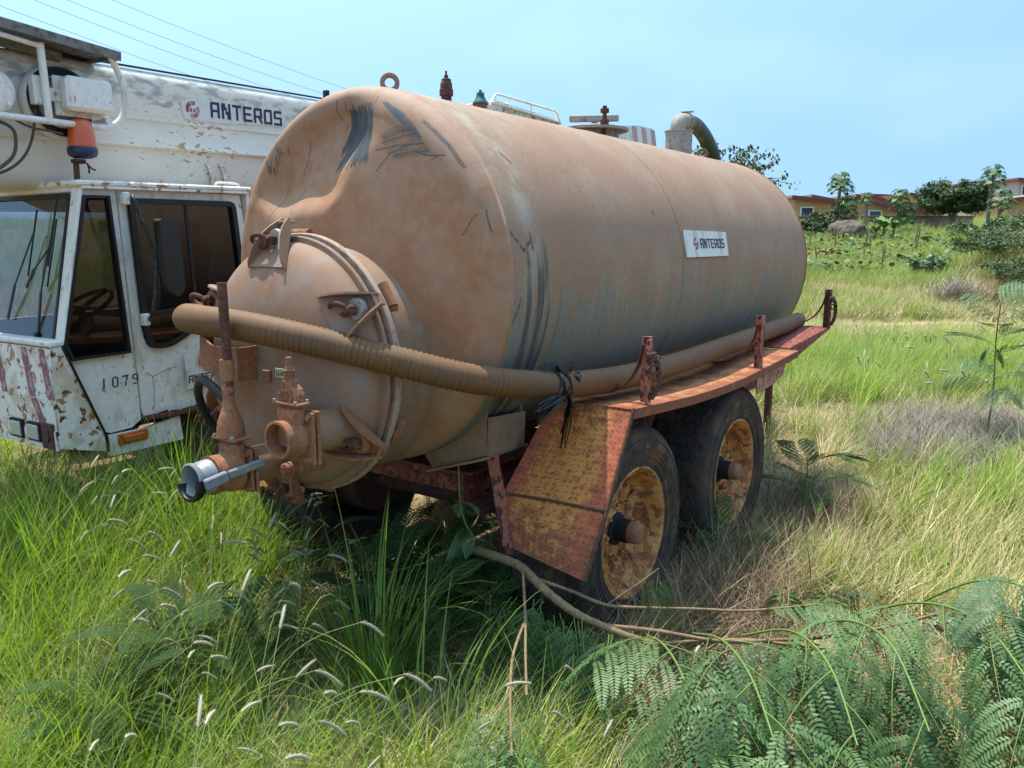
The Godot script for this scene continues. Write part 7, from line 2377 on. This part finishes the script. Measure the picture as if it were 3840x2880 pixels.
	bush("round_bush", at_polar(40.5, 22.3), Vector3(1.0, 0.6, 0.8), 90, 70, 0.06, [Color(0.06, 0.115, 0.03), Color(0.08, 0.13, 0.035)], "low green bush before the mango tree", "bush", 9)
	bush("round_bush", at_polar(38.0, 22.4), Vector3(0.9, 0.45, 0.8), 70, 60, 0.06, [Color(0.05, 0.10, 0.025), Color(0.07, 0.12, 0.03)], "dark bush on the slope below the tallest papaya", "bush", 10)
	banana(at_polar(39.0, 17.2), 1.15, 7, "left banana plant right of the boulder, leaves upright", 11)
	banana(at_polar(39.5, 17.8), 1.45, 10, "middle banana plant with the widest leaves", 12)
	banana(at_polar(40.0, 18.5), 1.2, 8, "banana plant with a leaf bent to the right", 13)
	banana(at_polar(37.0, 20.6), 1.0, 6, "banana plant alone at the foot of the bank", 14)
	# sparse tree over the far end of the tank
	var tr := thing("sparse_tree", "open crowned tree with bare grey twigs and leaf tufts behind the tank's far end", "tree", at_polar(27.0, 7.1))
	var r := RandomNumberGenerator.new()
	r.seed = 15
	var wood := MB.new()
	var lf := MB.new()
	var tips := limbs(wood, Vector3.ZERO, 2.7, 0.12, 9, 1.7, r)
	var more := []
	for tip in tips:
		for k in 7:
			var p: Vector3 = tip + Vector3(r.randf_range(-1, 1), r.randf_range(-0.5, 0.8), r.randf_range(-1, 1)) * 0.75
			var o: Vector3 = Vector3(0, 2.7, 0).lerp(tip, r.randf_range(0.55, 0.95))
			wood.tube(pts([o, o.lerp(p, 0.5) + Vector3(0, 0.06, 0), p]), [0.022, 0.016, 0.01], 5, false)
			more.append(p)
			more.append(o.lerp(p, 0.6))
	obj("trunk", wood.done(), M.trunk, tr)
	for p in more:
		for k in 12:
			var q: Vector3 = p + Vector3(r.randfn(), r.randfn() * 0.6, r.randfn()) * 0.11
			var nn := Vector3(r.randfn(), r.randfn() + 0.8, r.randfn()).normalized()
			var u := nn.cross(Vector3(r.randf(), 0.3, 0.7)).normalized()
			var w := nn.cross(u)
			var f := r.randf_range(0.7, 1.3)
			lf.col = Color(0.09 * f, 0.135 * f, 0.04 * f)
			var s := r.randf_range(0.05, 0.095)
			var i0 := lf.vert(q - u * s, nn); lf.vert(q + w * s * 0.6, nn); lf.vert(q + u * s, nn); lf.vert(q - w * s * 0.6, nn)
			lf.tri(i0, i0 + 1, i0 + 2); lf.tri(i0, i0 + 2, i0 + 3)
	obj("crown", lf.done(), M.foliage, tr)
	# the garden's low growth: broad leaves by the thousand, one mass
	var gl := MB.new()
	r.seed = 21
	for k in 7500:
		var d := r.randf_range(27.0, 43.0)
		var l := r.randf_range(0.30, 0.66) * d
		var p := at_polar(d, l) + Vector3(0, r.randf_range(0.05, 0.55) * (0.5 + 0.5 * sin(d * 1.3 + l * 0.9)), 0)
		var nn := Vector3(r.randfn() * 0.6, 1.0, r.randfn() * 0.6).normalized()
		var u := nn.cross(Vector3(r.randf() - 0.5, 0.1, r.randf() - 0.5)).normalized()
		var w := nn.cross(u)
		var f := r.randf_range(0.6, 1.25)
		gl.col = Color(0.075 * f, 0.15 * f, 0.055 * f) if r.randf() < 0.8 else Color(0.20 * f, 0.2 * f, 0.09 * f)
		var s := r.randf_range(0.035, 0.11)
		var c := gl.vert(p + nn * -0.03, nn)
		for j in 6:
			var a := TAU * j / 6.0
			gl.vert(p + (u * cos(a) + w * sin(a)) * s, nn)
		for j in 6: gl.tri(c, c + 1 + j, c + 1 + (j + 1) % 6)
	var go := obj("garden_leaves", gl.done(), M.foliage)
	tag(go, "low broad leaved growth covering the garden slope", "ground cover")
	go.set_meta("kind", "stuff")
	# brown stakes and dry stalks in the garden
	r.seed = 23
	for k in 9:
		var d := r.randf_range(27.0, 36.0)
		var p := at_polar(d, r.randf_range(0.36, 0.50) * d)
		var b := MB.new()
		var hh := r.randf_range(0.7, 1.2)
		b.tube(pts([Vector3(0, -0.1, 0), Vector3(r.randf_range(-0.04, 0.04), hh * 0.5, 0), Vector3(r.randf_range(-0.1, 0.1), hh, r.randf_range(-0.1, 0.1))]), [0.035, 0.03, 0.022], 6)
		b.tube(pts([Vector3(0, hh * 0.6, 0), Vector3(0.12, hh * 0.85, 0.05), Vector3(0.2, hh * 0.9, 0.1)]), [0.02, 0.015, 0.01], 5)
		var s := thing("dry_stalk", "brown dry stalk standing in the garden growth below the boulder", "stalk", p, "dry stalks in the garden")
		obj("stem", b.done(), M.bark, s)
	# soil heap
	var sh := MB.new()
	var so := at_polar(32.5, 12.6)
	for i in 9:
		for j in 25:
			var q := i / 8.0
			var a := TAU * j / 24.0
			var rad := q * (1.2 + 0.2 * sin(a * 3.0))
			var p := Vector3(RGT.x, 0, RGT.y) * cos(a) * rad * 1.2 + Vector3(FWD.x, 0, FWD.y) * sin(a) * rad
			var g := so + p
			sh.vert(Vector3(p.x, height(g.x, g.z) - so.y + 0.42 * (1 - q * q) - 0.05 + 0.05 * sin(a * 5.0 + q * 9.0), p.z), Vector3(cos(a) * q * 0.5 * RGT.x, 1, cos(a) * q * 0.5).normalized())
	for i in 8:
		for j in 24:
			var k := i * 25 + j
			sh.tri(k, k + 1, k + 26); sh.tri(k, k + 26, k + 25)
	var heap := obj("soil_heap", sh.done(), tri_mat(patch_tex(256, Color(0.50, 0.385, 0.27), 0.15, [[Color(0.40, 0.30, 0.20), 0.03, 0.5, 0.15, 0.7], [Color(0.34, 0.36, 0.18), 0.05, 0.58, 0.1, 0.8]], 97), 0.5, 0.95))
	heap.position = so
	tag(heap, "orange brown heap of bare soil in the garden below the boulder", "soil heap")
	# scrub on the bank at right
	var gs := [Color(0.10, 0.135, 0.045), Color(0.13, 0.165, 0.055), Color(0.075, 0.12, 0.035)]
	bush("bank_scrub", at_polar(23.0, 14.0), Vector3(1.6, 0.38, 1.3), 150, 90, 0.035, gs, "green scrub on top of the bank's left shoulder", "scrub", 41)
	bush("bank_scrub", at_polar(21.0, 13.3), Vector3(1.2, 0.32, 0.9), 120, 90, 0.03, gs, "low olive scrub at the foot of the bank, right edge", "scrub", 42)
	bush("bank_scrub", at_polar(25.0, 15.3), Vector3(1.0, 0.5, 1.0), 110, 90, 0.04, gs, "large leaved scrub on the bank's crest at the right edge", "scrub", 43)
	bush("bank_scrub", at_polar(26.5, 14.0), Vector3(0.9, 0.35, 0.8), 70, 60, 0.07, [Color(0.16, 0.22, 0.12), Color(0.12, 0.18, 0.08)], "pale broad leaved creeper in front of the bank", "scrub", 44)
	var hp_ := thing("dead_bush", "grey tan heap of dead brush on the bank's left shoulder", "brush heap", at_polar(21.0, 11.55))
	var tw := MB.new()
	r.seed = 61
	for k in 1500:
		var q := Vector3(r.randfn() * 0.36, absf(r.randfn()) * 0.22, r.randfn() * 0.36)
		var f := r.randf_range(0.6, 1.2)
		var cc := Color(0.36 * f, 0.31 * f, 0.25 * f)
		blade(tw, q, r.randf() * TAU, r.randf_range(0.2, 1.4), r.randf_range(-0.4, 1.0), r.randf_range(0.15, 0.45), 0.012, cc, cc, 3)
	obj("brush", tw.done(), M.straw, hp_)
	# overhead lines far behind the crane, and the pole they run to
	var pole := thing("power_pole", "grey power pole far off behind the tank, carrying the overhead lines", "pole", Vector3(33.2, height(33.2, -27.5), -27.5))
	var pb := MB.new()
	var base := pole.position
	pb.rod(Vector3(0, -0.5, 0), Vector3(0, 8.5 - base.y, 0), 0.14, 10, 0.09)
	for k in 5: pb.rod(Vector3(-0.25, [5.82, 6.75, 7.25, 7.9, 8.41][k] - base.y, 0.0), Vector3(0.25, [5.82, 6.75, 7.25, 7.9, 8.41][k] - base.y, 0.0), 0.03, 8)
	obj("post", pb.done(), M.stone, pole)
	for k in 5:
		var A := Vector3(33.2, [5.82, 6.75, 7.25, 7.9, 8.41][k], -27.5)
		var B := Vector3(6.65, [11.06, 11.61, 12.36, 12.79, 13.57][k], -32.0)
		var wire := thing("power_line", ["lowest", "second lowest", "middle", "second highest", "highest"][k] + " thin overhead line crossing the sky behind the crane", "power line", A)
		var wb := MB.new()
		var run := PackedVector3Array()
		for s in 25:
			var q := s / 24.0 * 1.9
			run.append(A.lerp(B, q) - wire.position - Vector3(0, 0.5 * sin(PI * minf(q, 1.0)), 0))
		wb.tube(run, 0.009, 4, false)
		obj("cable", wb.done(), M.wire, wire)

func _ready() -> void:
	var cam := Camera3D.new()
	cam.name = "camera"
	cam.fov = 50.69
	cam.near = 0.05
	cam.far = 1500.0
	add_child(cam)
	cam.look_at_from_position(CAM, CAM + LOOK, Vector3.UP)
	cam.current = true
	var sun := DirectionalLight3D.new()
	sun.name = "sun"
	sun.light_color = Color(1.0, 0.975, 0.93)
	sun.light_energy = 0.88
	sun.light_angular_distance = 0.6
	sun.shadow_enabled = true
	add_child(sun)
	sun.look_at_from_position(SUN.normalized() * 50.0, Vector3.ZERO, Vector3.RIGHT)
	var env := Environment.new()
	env.background_mode = Environment.BG_SKY
	var sky := Sky.new()
	var pano := PanoramaSkyMaterial.new()
	pano.panorama = sky_image()
	sky.sky_material = pano
	env.sky = sky
	env.background_energy_multiplier = 0.64
	env.ambient_light_source = Environment.AMBIENT_SOURCE_SKY
	env.tonemap_mode = Environment.TONE_MAPPER_LINEAR
	env.tonemap_exposure = 2.3
	env.sdfgi_enabled = true
	env.ssao_enabled = true
	env.ssil_enabled = true
	var we := WorldEnvironment.new()
	we.name = "environment"
	we.environment = env
	add_child(we)
	make_materials()
	make_ground()
	make_far()
	make_crane()
	make_tanker()
	make_hose()
	make_feathered()
	make_clump("grass_clump", Vector3(-1.08, 0, 0.46), "tall bright green grass clump in front of the tanker's hatch", 170, 0.45, 0.95, 0.13, 51)
	make_clump("grass_clump", Vector3(-1.05, 0, -0.62), "tall green grass clump below the hose coupling", 90, 0.35, 0.8, 0.16, 52)
	make_clump("grass_clump", Vector3(-1.36, 0, 0.95), "wide grass clump right of the tallest clump, blades spreading low", 110, 0.3, 0.7, 0.2, 53)
	make_clump("grass_clump", Vector3(-0.62, 0, -1.4), "tall green grass clump before the crane's step", 110, 0.4, 0.9, 0.22, 54)
	make_grass()
	make_seed_heads()

func sky_image() -> ImageTexture:
	# clear tropical sky: paler towards the horizon, and round the sun
	var w := 512
	var h := 256
	var im := Image.create_empty(w, h, false, Image.FORMAT_RGBF)
	var s := SUN.normalized()
	var nz := FastNoiseLite.new()
	nz.seed = 4
	nz.frequency = 1.6
	nz.fractal_octaves = 4
	for y in h:
		var th := PI * (y + 0.5) / h
		for x in w:
			var ph := TAU * (x + 0.5) / w
			var d := Vector3(sin(th) * sin(ph), cos(th), -sin(th) * cos(ph))
			var c := clampf(d.dot(s), 0.0, 1.0)
			var hor := pow(1.0 - clampf(d.y, 0.0, 1.0), 5.0)
			var col := Vector3(0.215, 0.425, 0.77).lerp(Vector3(0.31, 0.53, 0.80), hor)
			col += Vector3(0.95, 1.2, 1.1) * pow(c, 2.6)
			var cl := smoothstep(0.1, 0.6, nz.get_noise_3d(d.x * 1.2, d.y * 4.0, d.z * 1.2))
			col = col.lerp(Vector3(0.8, 0.95, 1.1).max(col), 0.10 * cl)
			if d.y < 0.0: col = col.lerp(Vector3(0.22, 0.22, 0.14), smoothstep(0.0, -0.06, d.y))
			im.set_pixel(x, y, Color(col.x, col.y, col.z))
	return ImageTexture.create_from_image(im)
